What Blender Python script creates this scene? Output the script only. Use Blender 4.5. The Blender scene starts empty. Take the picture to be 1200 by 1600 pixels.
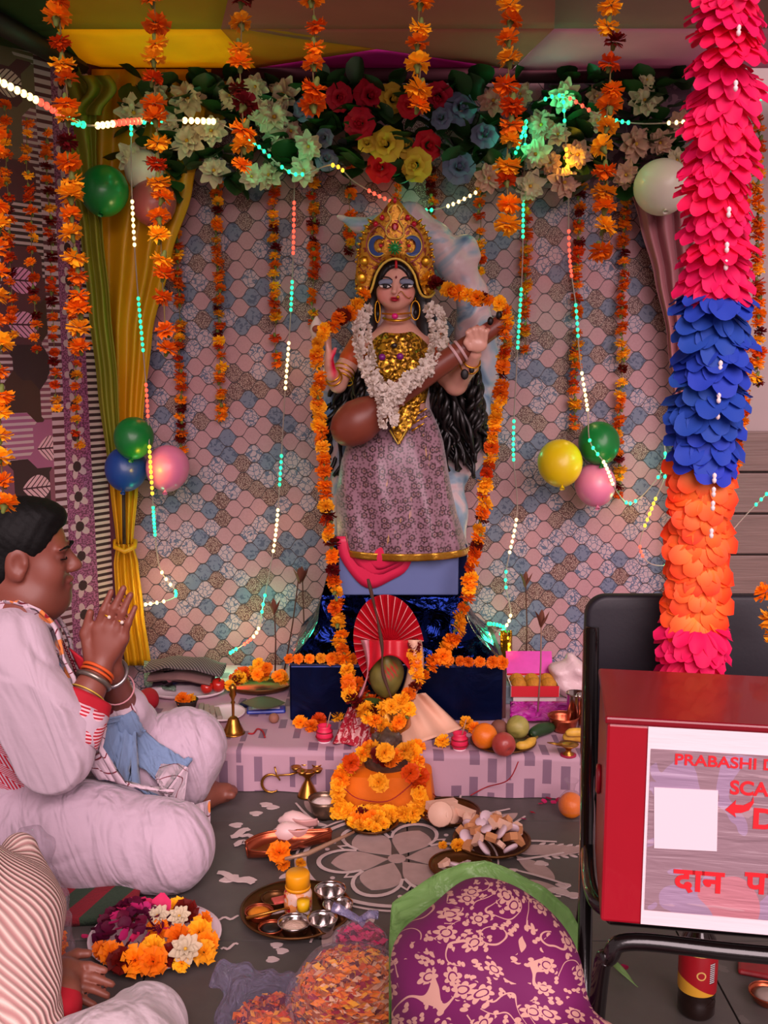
import bpy, bmesh, math, random
import numpy as np
from mathutils import Vector, Matrix, Euler, noise, Quaternion

SC = bpy.context.scene
COL = SC.collection

# ------------------------------------------------------------------ camera
PITCH = math.radians(8.5); CAMZ = 1.2; FPX = 1600.0
cam_data = bpy.data.cameras.new('camera'); cam = bpy.data.objects.new('camera', cam_data); COL.objects.link(cam)
cam.location = (0, 0, CAMZ); cam.rotation_euler = (math.radians(90) - PITCH, 0, 0)
cam_data.sensor_fit = 'VERTICAL'; cam_data.sensor_height = 36.0; cam_data.lens = 36.0
cam_data.clip_start = 0.02; cam_data.clip_end = 100
SC.camera = cam

# ------------------------------------------------------------------ world, daylight, exposure
world = bpy.data.worlds.new('world'); SC.world = world; world.use_nodes = True
wb = world.node_tree.nodes['Background']
wb.inputs['Color'].default_value = (1.0, 0.71, 0.74, 1); wb.inputs['Strength'].default_value = .43
sun_d = bpy.data.lights.new('daylight', 'SUN'); sun = bpy.data.objects.new('daylight', sun_d); COL.objects.link(sun)
sun_d.energy = 4.5; sun_d.angle = math.radians(50); sun_d.color = (1.0, 0.77, 0.81)
sun.rotation_euler = (math.radians(59), 0, math.radians(10)); sun.location = (1, -3, 4)
SC.view_settings.view_transform = 'Standard'; SC.view_settings.look = 'None'
SC.view_settings.exposure = 0.1; SC.view_settings.gamma = 1.0; SC.view_settings.use_curve_mapping = False

# ------------------------------------------------------------------ layout helpers
CP, SP = math.cos(PITCH), math.sin(PITCH)
def P(px, py, Y):
    dx = (px - 600) / FPX; dy = (800 - py) / FPX
    d = Vector((dx, CP + dy * SP, -SP + dy * CP)); t = Y / d.y
    return Vector((0, 0, CAMZ)) + d * t
def F(px, py, z=0.0):
    dx = (px - 600) / FPX; dy = (800 - py) / FPX
    d = Vector((dx, CP + dy * SP, -SP + dy * CP)); t = (z - CAMZ) / d.z
    return Vector((0, 0, CAMZ)) + d * t

def lin(h):
    if isinstance(h, (tuple, list)): return tuple(h)[:3]
    h = h.lstrip('#'); c = [int(h[i:i + 2], 16) / 255 for i in (0, 2, 4)]
    return tuple(v / 12.92 if v <= 0.04045 else ((v + 0.055) / 1.055) ** 2.4 for v in c)

# ------------------------------------------------------------------ node helpers
class NT:
    def __init__(s, name):
        s.m = bpy.data.materials.new(name); s.m.use_nodes = True; s.t = s.m.node_tree
        s.b = s.t.nodes['Principled BSDF']; s.out = s.t.nodes['Material Output']
    def n(s, typ, **kw):
        x = s.t.nodes.new(typ)
        for k, v in kw.items(): setattr(x, k, v)
        return x
    def put(s, sock, v):
        if hasattr(v, 'is_linked') or isinstance(v, bpy.types.NodeSocket): s.t.links.new(v, sock)
        else:
            if isinstance(v, (tuple, list)) and len(v) == 3 and sock.type == 'RGBA': v = tuple(v) + (1,)
            sock.default_value = v
    def m_(s, op, a, b=None, c=None):
        x = s.n('ShaderNodeMath', operation=op); s.put(x.inputs[0], a)
        if b is not None: s.put(x.inputs[1], b)
        if c is not None: s.put(x.inputs[2], c)
        return x.outputs[0]
    def mix(s, f, a, b, blend='MIX'):
        x = s.n('ShaderNodeMix', data_type='RGBA', blend_type=blend)
        s.put(x.inputs['Factor'], f); s.put(x.inputs[6], a); s.put(x.inputs[7], b); return x.outputs[2]
    def obj(s): return s.n('ShaderNodeTexCoord').outputs['Object']
    def xyz(s, v):
        x = s.n('ShaderNodeSeparateXYZ'); s.put(x.inputs[0], v); return x.outputs
    def vec(s, a, b, c=0.0):
        x = s.n('ShaderNodeCombineXYZ')
        for i, v in enumerate((a, b, c)): s.put(x.inputs[i], v)
        return x.outputs[0]
    def noise(s, v, scale, detail=2.0, dist=0.0, out='Fac'):
        x = s.n('ShaderNodeTexNoise'); s.put(x.inputs['Vector'], v); x.inputs['Scale'].default_value = scale
        x.inputs['Detail'].default_value = detail; x.inputs['Distortion'].default_value = dist; return x.outputs[out]
    def vor(s, v, scale, feature='F1', dims='3D', rnd=1.0, metric='EUCLIDEAN'):
        x = s.n('ShaderNodeTexVoronoi', feature=feature, voronoi_dimensions=dims)
        if feature != 'DISTANCE_TO_EDGE': x.distance = metric
        s.put(x.inputs['Vector'], v); x.inputs['Scale'].default_value = scale; x.inputs['Randomness'].default_value = rnd
        return x
    def wnoise(s, v, dims='3D'):
        x = s.n('ShaderNodeTexWhiteNoise', noise_dimensions=dims); s.put(x.inputs['Vector'], v); return x.outputs
    def ramp(s, f, stops, const=False):
        x = s.n('ShaderNodeValToRGB'); e = x.color_ramp.elements
        if const: x.color_ramp.interpolation = 'CONSTANT'
        while len(e) < len(stops): e.new(0.5)
        for el, (p, c) in zip(e, stops):
            el.position = p; c = lin(c); el.color = (*c, 1)
        s.put(x.inputs[0], f); return x.outputs[0]
    def bump(s, h, strength=0.3, dist=0.01):
        x = s.n('ShaderNodeBump'); s.put(x.inputs['Height'], h); x.inputs['Strength'].default_value = strength
        x.inputs['Distance'].default_value = dist; s.t.links.new(x.outputs[0], s.b.inputs['Normal'])
    def base(s, c): s.put(s.b.inputs['Base Color'], c)
    def lt(s, a, b): return s.m_('LESS_THAN', a, b)
    def gt(s, a, b): return s.m_('GREATER_THAN', a, b)
    def mul(s, a, b): return s.m_('MULTIPLY', a, b)
    def add(s, a, b): return s.m_('ADD', a, b)
    def sub(s, a, b): return s.m_('SUBTRACT', a, b)

MATS = {}
def mat(name, color, rough=0.6, metal=0.0, var=0.0, vscale=20, bump=0.0, bscale=40, bdist=0.004, emit=0.0, trans=0.0,
        ior=1.45, sss=0.0, alpha=1.0, coat=0.0, rnd=0.0, spec=0.5, translucent=0.0):
    if name in MATS: return MATS[name]
    N = NT(name); c = lin(color); b = N.b
    b.inputs['Roughness'].default_value = rough; b.inputs['Metallic'].default_value = metal
    b.inputs['Specular IOR Level'].default_value = spec; b.inputs['IOR'].default_value = ior
    col = (*c, 1)
    if var > 0:
        nz = N.noise(N.obj(), vscale, 3)
        col = N.mix(nz, tuple(x * (1 - var) for x in c), tuple(min(1, x * (1 + var)) for x in c))
    if rnd > 0:
        oi = N.n('ShaderNodeObjectInfo').outputs['Random']
        f = N.m_('MULTIPLY_ADD', oi, 2 * rnd, 1 - rnd)
        hsv = N.n('ShaderNodeHueSaturation'); N.put(hsv.inputs['Value'], f); N.put(hsv.inputs['Color'], col)
        h = N.m_('MULTIPLY_ADD', oi, rnd * .12, .5 - rnd * .06); N.put(hsv.inputs['Hue'], h); col = hsv.outputs[0]
    N.base(col)
    if bump > 0: N.bump(N.noise(N.obj(), bscale, 4), bump, bdist)
    if emit > 0:
        b.inputs['Emission Color'].default_value = (*c, 1); b.inputs['Emission Strength'].default_value = emit
    b.inputs['Transmission Weight'].default_value = trans; b.inputs['Alpha'].default_value = alpha
    b.inputs['Coat Weight'].default_value = coat
    if sss: b.inputs['Subsurface Weight'].default_value = sss; b.inputs['Subsurface Radius'].default_value = (.02, .008, .005)
    if translucent:
        tr = N.n('ShaderNodeBsdfTranslucent'); N.put(tr.inputs[0], col)
        mx = N.n('ShaderNodeMixShader'); mx.inputs[0].default_value = translucent
        N.t.links.new(b.outputs[0], mx.inputs[1]); N.t.links.new(tr.outputs[0], mx.inputs[2]); N.t.links.new(mx.outputs[0], N.out.inputs[0])
    MATS[name] = N.m; return N.m
def film(name, tint, dens=0.25, rough=0.15):
    """thin clear plastic film: mostly see-through, glossy creases"""
    if name in MATS: return MATS[name]
    N = NT(name); c = lin(tint)
    N.base((*c, 1)); N.b.inputs['Roughness'].default_value = rough; N.b.inputs['Specular IOR Level'].default_value = 0.9
    nz = N.noise(N.obj(), 28, 4, 1.5); N.bump(nz, 0.9, 0.02)
    tr = N.n('ShaderNodeBsdfTransparent'); tr.inputs[0].default_value = (*[0.88 + 0.12 * x for x in c], 1)
    lw = N.n('ShaderNodeLayerWeight'); lw.inputs[0].default_value = 0.35
    f = N.m_('ADD', N.mul(lw.outputs['Facing'], 0.3), dens)
    mx = N.n('ShaderNodeMixShader'); N.put(mx.inputs[0], f)
    N.t.links.new(tr.outputs[0], mx.inputs[1]); N.t.links.new(N.b.outputs[0], mx.inputs[2]); N.t.links.new(mx.outputs[0], N.out.inputs[0])
    MATS[name] = N.m; return N.m
def vcol_mat(name, rough=0.5, sss=0.0, bump=0.0, bscale=60, spec=0.5, coat=0.0, var=0.0):
    if name in MATS: return MATS[name]
    N = NT(name); a = N.n('ShaderNodeVertexColor', layer_name='Col'); col = a.outputs[0]
    if var: col = N.mix(N.mul(N.noise(N.obj(), 25, 4), var), col, (.1, .02, .01))
    N.base(col)
    N.b.inputs['Roughness'].default_value = rough; N.b.inputs['Specular IOR Level'].default_value = spec; N.b.inputs['Coat Weight'].default_value = coat
    if sss: N.b.inputs['Subsurface Weight'].default_value = sss; N.b.inputs['Subsurface Radius'].default_value = (.012, .005, .003)
    if bump: N.bump(N.noise(N.obj(), bscale, 3), bump, 0.003)
    MATS[name] = N.m; return N.m

# ------------------------------------------------------------------ object helpers
WL = {}
def props(o, label=None, cat=None, group=None, kind=None):
    if label: o['label'] = label
    if cat: o['category'] = cat
    if group: o['group'] = group
    if kind: o['kind'] = kind
    return o
def root(name, label, cat, loc, group=None, kind=None):
    o = bpy.data.objects.new(name, None); COL.objects.link(o); o.location = loc; o.empty_display_size = 0.05
    WL[o.name] = Vector(loc); return props(o, label, cat, group, kind)
def place(name, me, parent, loc, rot=None, scale=1.0, label=None, cat=None, group=None, kind=None):
    """instance of mesh data at a world location (roots carry no rotation)"""
    o = bpy.data.objects.new(name, me); COL.objects.link(o); loc = Vector(loc)
    if parent is not None: o.parent = parent; o.location = loc - WL[parent.name]
    else: o.location = loc
    if rot is not None:
        if isinstance(rot, Quaternion): o.rotation_euler = rot.to_euler()
        elif isinstance(rot, Matrix): o.rotation_euler = rot.to_euler()
        else: o.rotation_euler = rot
    o.scale = (scale,) * 3 if isinstance(scale, (int, float)) else scale
    WL[o.name] = loc; return props(o, label, cat, group, kind)
def mesh_data(name, verts, faces, mats, fm=None, smooth=True, cols=None):
    me = bpy.data.meshes.new(name); me.from_pydata([tuple(v) for v in verts] if not isinstance(verts, np.ndarray) else verts.tolist(), [], faces if not isinstance(faces, np.ndarray) else faces.tolist())
    if not isinstance(mats, (list, tuple)): mats = [mats]
    for m in mats: me.materials.append(m)
    n = len(me.polygons)
    if fm is not None: me.polygons.foreach_set('material_index', fm)
    me.polygons.foreach_set('use_smooth', [smooth] * n)
    if cols is not None:
        a = me.color_attributes.new('Col', 'FLOAT_COLOR', 'POINT'); c = np.ones((len(me.vertices), 4), np.float32); c[:, :3] = cols; a.data.foreach_set('color', c.ravel())
    me.update(); return me
def make(name, verts, faces, mats, parent=None, label=None, cat=None, group=None, kind=None, fm=None, smooth=True, cols=None, bevel=0.0, solid=0.0, subsurf=0, weighted=False):
    V = np.array([tuple(v) for v in verts], float) if not isinstance(verts, np.ndarray) else verts
    if parent is not None: org = WL[parent.name]
    else:
        lo, hi = V.min(0), V.max(0); org = Vector(((lo[0] + hi[0]) / 2, (lo[1] + hi[1]) / 2, lo[2]))
    me = mesh_data(name, V - np.array(org), faces, mats, fm, smooth, cols)
    o = bpy.data.objects.new(name, me); COL.objects.link(o)
    if parent is not None: o.parent = parent
    else: o.location = org
    WL[o.name] = Vector(org)
    if solid: md = o.modifiers.new('solid', 'SOLIDIFY'); md.thickness = solid; md.offset = 0
    if bevel: md = o.modifiers.new('bevel', 'BEVEL'); md.width = bevel; md.segments = 2; md.limit_method = 'ANGLE'
    if subsurf: md = o.modifiers.new('sub', 'SUBSURF'); md.levels = md.render_levels = subsurf
    return props(o, label, cat, group, kind)

def frame_from(d, up=Vector((0, 0, 1))):
    d = Vector(d).normalized()
    if abs(d.dot(up)) > 0.98: up = Vector((0, 1, 0))
    x = up.cross(d).normalized(); y = d.cross(x); return x, y, d
class MB:
    def __init__(s): s.v = []; s.f = []; s.fm = []
    def _f(s, f, m=0): s.f.append(f); s.fm.append(m)
    def box(s, c, size, rot=None, m=0):
        i = len(s.v); c = Vector(c); h = [x / 2 for x in size]
        for x in (-1, 1):
            for y in (-1, 1):
                for z in (-1, 1):
                    p = Vector((x * h[0], y * h[1], z * h[2]))
                    if rot is not None: p = rot @ p
                    s.v.append(c + p)
        for q in ((0, 1, 3, 2), (4, 6, 7, 5), (0, 4, 5, 1), (2, 3, 7, 6), (0, 2, 6, 4), (1, 5, 7, 3)): s._f([i + k for k in q], m)
        return s
    def tube(s, pts, r, seg=8, m=0, closed=False, caps=True, flat=1.0):
        pts = [Vector(p) for p in pts]; n = len(pts); i0 = len(s.v)
        rr = r if isinstance(r, (list, tuple)) else [r] * n
        nx = None
        for k, p in enumerate(pts):
            a = pts[(k - 1) % n] if (closed or k > 0) else pts[0]; b = pts[(k + 1) % n] if (closed or k < n - 1) else pts[-1]
            d = (b - a)
            if d.length < 1e-9: d = Vector((0, 0, 1))
            d.normalize()
            if nx is None: nx, ny, _ = frame_from(d)
            else:
                nx = (nx - d * nx.dot(d))
                nx = nx.normalized() if nx.length > 1e-6 else frame_from(d)[0]
                ny = d.cross(nx)
            for j in range(seg):
                t = 2 * math.pi * j / seg; s.v.append(p + nx * (rr[k] * math.cos(t)) + ny * (rr[k] * flat * math.sin(t)))
        for k in range(n if closed else n - 1):
            a = i0 + k * seg; b = i0 + ((k + 1) % n) * seg
            for j in range(seg): s._f([a + j, a + (j + 1) % seg, b + (j + 1) % seg, b + j], m)
        if caps and not closed:
            s._f([i0 + j for j in range(seg)][::-1], m); s._f([i0 + (n - 1) * seg + j for j in range(seg)], m)
        return s
    def lathe(s, prof, c=(0, 0, 0), seg=24, m=0, R=None, sx=1, sy=1, cap=False):
        """prof: (radius, z) list"""
        c = Vector(c); i0 = len(s.v); n = len(prof)
        for r, z in prof:
            for j in range(seg):
                t = 2 * math.pi * j / seg; p = Vector((r * math.cos(t) * sx, r * math.sin(t) * sy, z))
                s.v.append(c + (R @ p if R is not None else p))
        for k in range(n - 1):
            a = i0 + k * seg; b = a + seg
            for j in range(seg): s._f([a + j, a + (j + 1) % seg, b + (j + 1) % seg, b + j], m)
        if cap: s._f([i0 + j for j in range(seg)][::-1], m); s._f([i0 + (n - 1) * seg + j for j in range(seg)], m)
        return s
    def ball(s, c, r, seg=12, rings=8, m=0, R=None):
        r = (r, r, r) if isinstance(r, (int, float)) else r
        c = Vector(c); i0 = len(s.v)
        for k in range(rings + 1):
            ph = math.pi * k / rings
            for j in range(seg):
                t = 2 * math.pi * j / seg; p = Vector((r[0] * math.sin(ph) * math.cos(t), r[1] * math.sin(ph) * math.sin(t), -r[2] * math.cos(ph)))
                s.v.append(c + (R @ p if R is not None else p))
        for k in range(rings):
            a = i0 + k * seg; b = a + seg
            for j in range(seg): s._f([a + j, a + (j + 1) % seg, b + (j + 1) % seg, b + j], m)
        return s
    def grid(s, fn, nu, nv, m=0, closed=False):
        i0 = len(s.v); w = nu + (0 if closed else 1)
        for j in range(nv + 1):
            for i in range(w): s.v.append(Vector(fn(i / nu, j / nv)))
        for j in range(nv):
            for i in range(nu):
                a = i0 + j * w + i; b = i0 + j * w + (i + 1) % w; s._f([a, b, b + w, a + w], m)
        return s
    def poly(s, pts, m=0):
        i0 = len(s.v); s.v += [Vector(p) for p in pts]; s._f(list(range(i0, i0 + len(pts))), m); return s
    def prism(s, pts, d, m=0, ms=None):
        """polygon pts extruded by vector d"""
        i0 = len(s.v); n = len(pts); d = Vector(d); s.v += [Vector(p) for p in pts]; s.v += [Vector(p) + d for p in pts]
        s._f(list(range(i0, i0 + n)), m); s._f([i0 + n + k for k in range(n)][::-1], m)
        for k in range(n): s._f([i0 + k, i0 + (k + 1) % n, i0 + n + (k + 1) % n, i0 + n + k][::-1], m if ms is None else ms)
        return s
    def build(s, name, mats, parent=None, **kw): return make(name, s.v, s.f, mats, parent, fm=s.fm, **kw)
    def data(s, name, mats, smooth=True): return mesh_data(name, s.v, s.f, mats, s.fm, smooth)

def spline(pts, n):
    """Catmull-Rom through points"""
    pts = [Vector(p) for p in pts]
    if len(pts) == 2: return [pts[0].lerp(pts[1], k / n) for k in range(n + 1)]
    out = []; m = len(pts) - 1
    for k in range(n + 1):
        t = k / n * m; i = min(int(t), m - 1); f = t - i
        p0 = pts[max(i - 1, 0)]; p1 = pts[i]; p2 = pts[i + 1]; p3 = pts[min(i + 2, m)]
        out.append(0.5 * ((2 * p1) + (p2 - p0) * f + (2 * p0 - 5 * p1 + 4 * p2 - p3) * f * f + (3 * p1 - p0 - 3 * p2 + p3) * f ** 3))
    return out
def resample(pts, step):
    L = [0.0]
    for a, b in zip(pts, pts[1:]): L.append(L[-1] + (b - a).length)
    n = max(1, int(L[-1] / step)); out = []; j = 0
    for k in range(n + 1):
        d = L[-1] * k / n
        while j < len(L) - 2 and L[j + 1] < d: j += 1
        f = (d - L[j]) / max(1e-9, L[j + 1] - L[j]); p = pts[j].lerp(pts[j + 1], f); out.append((p, (pts[j + 1] - pts[j]).normalized()))
    return out
def quat(axis, spin=0.0): return Vector(axis).to_track_quat('Z', 'Y') @ Quaternion((0, 0, 1), spin)

# ------------------------------------------------------------------ smooth-union solids (organic shapes)
class SDF:
    def __init__(s, lo, hi, h):
        s.lo = np.minimum(lo, hi).astype(float); hi = np.maximum(lo, hi); s.h = h
        s.n = np.ceil((hi - s.lo) / h).astype(int) + 2; s.g = np.full(s.n, 1.0, np.float32)
    def _sub(s, lo, hi, m):
        a = np.clip(np.floor((np.array(lo) - m - s.lo) / s.h).astype(int), 0, s.n); b = np.clip(np.ceil((np.array(hi) + m - s.lo) / s.h).astype(int) + 1, 0, s.n)
        ax = [(s.lo[i] + s.h * np.arange(a[i], b[i])).astype(np.float32) for i in range(3)]
        return tuple(slice(a[i], b[i]) for i in range(3)), *np.meshgrid(*ax, indexing='ij')
    def _comb(s, sl, d, k, op):
        g = s.g[sl]
        if g.size == 0: return
        if op == 'sub': g, d = -g, d
        k = max(k, 1e-5); h = np.clip(0.5 + 0.5 * (d - g) / k, 0, 1); r = d + (g - d) * h - k * h * (1 - h)
        s.g[sl] = -r if op == 'sub' else r
    def cap(s, a, b, ra, rb=None, k=0.02, op='add', disp=None, flat=None):
        a = np.array(a, float); b = np.array(b, float); rb = ra if rb is None else rb; R = max(ra, rb)
        sl, X, Y, Z = s._sub(np.minimum(a, b) - R, np.maximum(a, b) + R, k + 3 * s.h)
        ab = b - a; L = max(float(ab @ ab), 1e-9)
        t = np.clip(((X - a[0]) * ab[0] + (Y - a[1]) * ab[1] + (Z - a[2]) * ab[2]) / L, 0, 1)
        d = np.sqrt((X - a[0] - t * ab[0]) ** 2 + (Y - a[1] - t * ab[1]) ** 2 + (Z - a[2] - t * ab[2]) ** 2) - (ra + (rb - ra) * t)
        if disp is not None: d = d + disp(X, Y, Z)
        s._comb(sl, d, k, op); return s
    def chain(s, pts, rs, k=0.02, **kw):
        for i in range(len(pts) - 1): s.cap(pts[i], pts[i + 1], rs[i], rs[i + 1], k, **kw)
        return s
    def ell(s, c, r, R=None, k=0.02, op='add', disp=None):
        c = np.array(c, float); r = (r, r, r) if isinstance(r, (int, float)) else r; m = max(r)
        sl, X, Y, Z = s._sub(c - m, c + m, k + 3 * s.h); x, y, z = X - c[0], Y - c[1], Z - c[2]
        if R is not None:
            M = np.array(R.to_3x3() if hasattr(R, 'to_3x3') else R).T; x, y, z = [M[i][0] * x + M[i][1] * y + M[i][2] * z for i in range(3)]
        k0 = np.sqrt((x / r[0]) ** 2 + (y / r[1]) ** 2 + (z / r[2]) ** 2); k1 = np.sqrt((x / r[0] ** 2) ** 2 + (y / r[1] ** 2) ** 2 + (z / r[2] ** 2) ** 2)
        d = k0 * (k0 - 1) / np.maximum(k1, 1e-6)
        if disp is not None: d = d + disp(X, Y, Z)
        s._comb(sl, d, k, op); return s
    def cut(s, p, n, k=0.005):
        """remove everything on the +n side of the plane"""
        n = np.array(Vector(n).normalized()); sl, X, Y, Z = s._sub(s.lo, s.lo + s.h * s.n, 0)
        s._comb(sl, -((X - p[0]) * n[0] + (Y - p[1]) * n[1] + (Z - p[2]) * n[2]), k, 'sub'); return s
    def warp(s, fn):
        sl, X, Y, Z = s._sub(s.lo, s.lo + s.h * s.n, 0); s.g[sl] += fn(X, Y, Z); return s
    def mesh(s, smooth=1):
        g = s.g; g[0] = g[-1] = 1; g[:, 0] = g[:, -1] = 1; g[:, :, 0] = g[:, :, -1] = 1
        neg = (g < 0); c = np.zeros(np.array(g.shape) - 1, np.int8)
        for o in np.ndindex(2, 2, 2): c += neg[o[0]:g.shape[0] - 1 + o[0], o[1]:g.shape[1] - 1 + o[1], o[2]:g.shape[2] - 1 + o[2]]
        mask = (c > 0) & (c < 8); cells = np.argwhere(mask); idx = np.full(c.shape, -1, np.int64); idx[mask] = np.arange(len(cells))
        acc = np.zeros((len(cells), 3)); cnt = np.zeros(len(cells))
        for ax in range(3):
            for o in np.ndindex(2, 2):
                a = np.zeros(3, int); a[[i for i in range(3) if i != ax]] = o; b = a.copy(); b[ax] = 1
                v1 = g[tuple((cells + a).T)]; v2 = g[tuple((cells + b).T)]; cr = (v1 < 0) != (v2 < 0)
                t = np.where(cr, v1 / np.where(cr, v1 - v2, 1), 0); pp = a + t[:, None] * (b - a); acc += np.where(cr[:, None], pp, 0); cnt += cr
        V = s.lo + s.h * (cells + acc / cnt[:, None]); faces = []
        for ax in range(3):
            n1 = neg[tuple(slice(0, -1) if i == ax else slice(None) for i in range(3))]; n2 = neg[tuple(slice(1, None) if i == ax else slice(None) for i in range(3))]
            u, w = [(1, 2), (2, 0), (0, 1)][ax]
            for sgn in (0, 1):
                e = np.argwhere((n1 & ~n2) if sgn == 0 else (~n1 & n2)); 
                if not len(e): continue
                eu = np.zeros(3, int); eu[u] = 1; ew = np.zeros(3, int); ew[w] = 1
                q = [idx[tuple(x.T)] for x in (e - eu - ew, e - ew, e, e - eu)]
                q = np.stack(q if sgn == 0 else q[::-1], 1); faces.append(q)
        Fc = np.concatenate(faces)
        for _ in range(smooth):
            A = np.zeros_like(V); C = np.zeros(len(V))
            for i in range(4):
                for j in ((i + 1) % 4, (i - 1) % 4): np.add.at(A, Fc[:, i], V[Fc[:, j]]); np.add.at(C, Fc[:, i], 1)
            V = 0.5 * V + 0.5 * A / C[:, None]
        return V, Fc
    def build(s, name, mats, parent=None, color=None, smooth=1, **kw):
        V, Fc = s.mesh(smooth); cols = color(V) if color is not None else None
        return make(name, V, Fc, mats, parent, cols=cols, **kw)
def sdf_for(pts, r, h):
    A = np.array([tuple(p) for p in pts]); return SDF(A.min(0) - r, A.max(0) + r, h)

# ================================================================== SETTING
WALLY = 3.55; PLZ = 0.12
rnd = random.Random(5)
# ---- floor: dark stone slabs
N = NT('slate_stone'); o = N.obj(); n1 = N.noise(o, 3.0, 5); n2 = N.noise(o, 26, 5, .5)
c = N.mix(n1, lin('4a4442'), lin('625b57')); c = N.mix(N.mul(n2, .5), c, lin('38332f'))
ob = N.n('ShaderNodeObjectInfo').outputs['Random']; c = N.mix(N.mul(ob, .25), c, lin('565250'))
dust = N.m_('SMOOTHSTEP' if False else 'GREATER_THAN', N.noise(o, 9, 6, .3), .66); c = N.mix(N.mul(dust, .18), c, lin('8f8480'))
N.base(c); N.b.inputs['Roughness'].default_value = .55; N.bump(n2, .25, .003); slate = N.m
grout = mat('floor_joint', '26221f', .9)
fl = MB().box((0.2, 1.7, -.03), (6.4, 6.0, .04)).build('floor', grout, kind='structure', smooth=False)
TS = .56; tile_me = MB().box((0, 0, 0), (TS - .004, TS - .004, .01)).data('floor_tile', slate, False)
for i in range(-4, 6):
    for j in range(-1, 7):
        x = -.47 + (i + .5) * TS - (0.0 if j % 2 else 0.03); y = 1.42 + (j - .5) * TS
        place('tile', tile_me, fl, (x, y, -.005 + rnd.uniform(-.0006, .0004)))

# ---- printed ogee backdrop on the back wall
N = NT('ogee_backdrop_print'); ox, oy, oz = N.xyz(N.obj()); ca, sa = math.cos(.075), math.sin(.075)
W_, H_ = .0432, .0625
u = N.m_('DIVIDE', N.add(N.mul(ox, ca), N.mul(oz, sa)), W_); v = N.m_('DIVIDE', N.sub(N.mul(oz, ca), N.mul(ox, sa)), H_)
fi = N.m_('FLOOR', u); f = N.sub(u, fi); s0 = N.m_('MULTIPLY_ADD', N.m_('COSINE', N.mul(f, math.pi)), .5, .5); ss = N.mul(N.mul(s0, s0), N.sub(3.0, N.mul(s0, 2.0))); s_ = N.add(N.mul(s0, .35), N.mul(ss, .65))
par = N.m_('FLOORED_MODULO', fi, 2.0); off = N.mul(par, .5); dv = N.sub(v, off); k0 = N.m_('ROUND', dv); e = N.m_('ABSOLUTE', N.sub(dv, k0))
hs = N.mul(s_, .5); ina = N.lt(e, hs); off1 = N.mul(N.sub(1.0, par), .5); k1 = N.m_('ROUND', N.sub(v, off1))
colid = N.add(fi, N.sub(1.0, ina)); rowid = N.add(N.mul(ina, k0), N.mul(N.sub(1.0, ina), k1))
idv = N.vec(colid, rowid, 3.7); rv = N.wnoise(idv)[0]
flatv = N.vec(ox, oz, 0.0); shifted = N.vec(N.add(ox, N.mul(rv, 3.0)), oz, N.mul(rv, 7.0))
dist = N.m_('ABSOLUTE', N.sub(e, hs)); line = N.lt(dist, .032)
pink = N.mix(N.noise(shifted, 180, 3), lin('94686f'), lin('ac7d84'))
ve = N.vor(shifted, 210, 'DISTANCE_TO_EDGE').outputs['Distance']; net = N.lt(ve, .17)
brown = N.mix(net, lin('a88a80'), lin('522a28'))
blue = N.mix(N.m_('GREATER_THAN', N.noise(shifted, 75, 4, 1.0), .56), lin('60647a'), lin('3d455e'))
vb = N.vor(shifted, 60, 'DISTANCE_TO_EDGE').outputs['Distance']; nb = N.noise(shifted, 55, 4, 1.0)
br = N.m_('MAXIMUM', N.lt(vb, .055), N.gt(nb, .60)); branch = N.mix(br, lin('a38891'), lin('4b536c'))
cc = N.mix(N.gt(rv, .43), pink, brown); cc = N.mix(N.gt(rv, .61), cc, branch); cc = N.mix(N.gt(rv, .81), cc, blue)
cc = N.mix(N.mul(line, .92), cc, lin('2c181e')); N.base(cc); N.b.inputs['Roughness'].default_value = .55; ogee = N.m
xl = P(170, 600, WALLY).x - .1; xr = P(1078, 600, WALLY).x
wb_ = MB().box(((xl + xr) / 2, WALLY + .012, 1.06), (xr - xl, .02, 2.12)).build('wall_back', ogee, kind='structure', smooth=False)
# ---- plain pale wall and dark timber cladding to the right of the backdrop
plaster = mat('pale_plaster', '9c8a88', .9, var=.08, vscale=8)
MB().box((xr + 1.2, WALLY + .13, 1.3), (2.6, .06, 2.6)).build('wall_right', plaster, kind='structure', smooth=False)
N = NT('weathered_board'); o = N.obj(); x, y, z = N.xyz(o); g = N.noise(N.vec(N.mul(x, 1.2), y, N.mul(z, 26)), 4, 6, .6)
oi = N.n('ShaderNodeObjectInfo').outputs['Random']; c = N.mix(g, lin('4c3a35'), lin('8a7069')); c = N.mix(N.mul(oi, .5), c, lin('5b4038')); N.base(c); N.bump(g, .3, .004)
board_m = N.m
cl = root('timber_cladding', 'dark brown horizontal timber boards behind the black chair', 'cladding', (xr + .62, WALLY + .06, 0))
bt = P(1160, 672, WALLY + .06).z; bh = .148
for k in range(8):
    z = bt - bh * (k + .5)
    if z < .06: break
    bd = MB().box((xr + .78, WALLY + .06, z), (1.5, .03, bh - .008)).build('board', board_m, cl, smooth=False, bevel=.003)

# ---- left hanging with a patchwork print
N = NT('patchwork_print'); uvn = N.n('ShaderNodeUVMap'); uvn.uv_map = 'UVMap'; U, V, _ = N.xyz(uvn.outputs[0])
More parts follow.
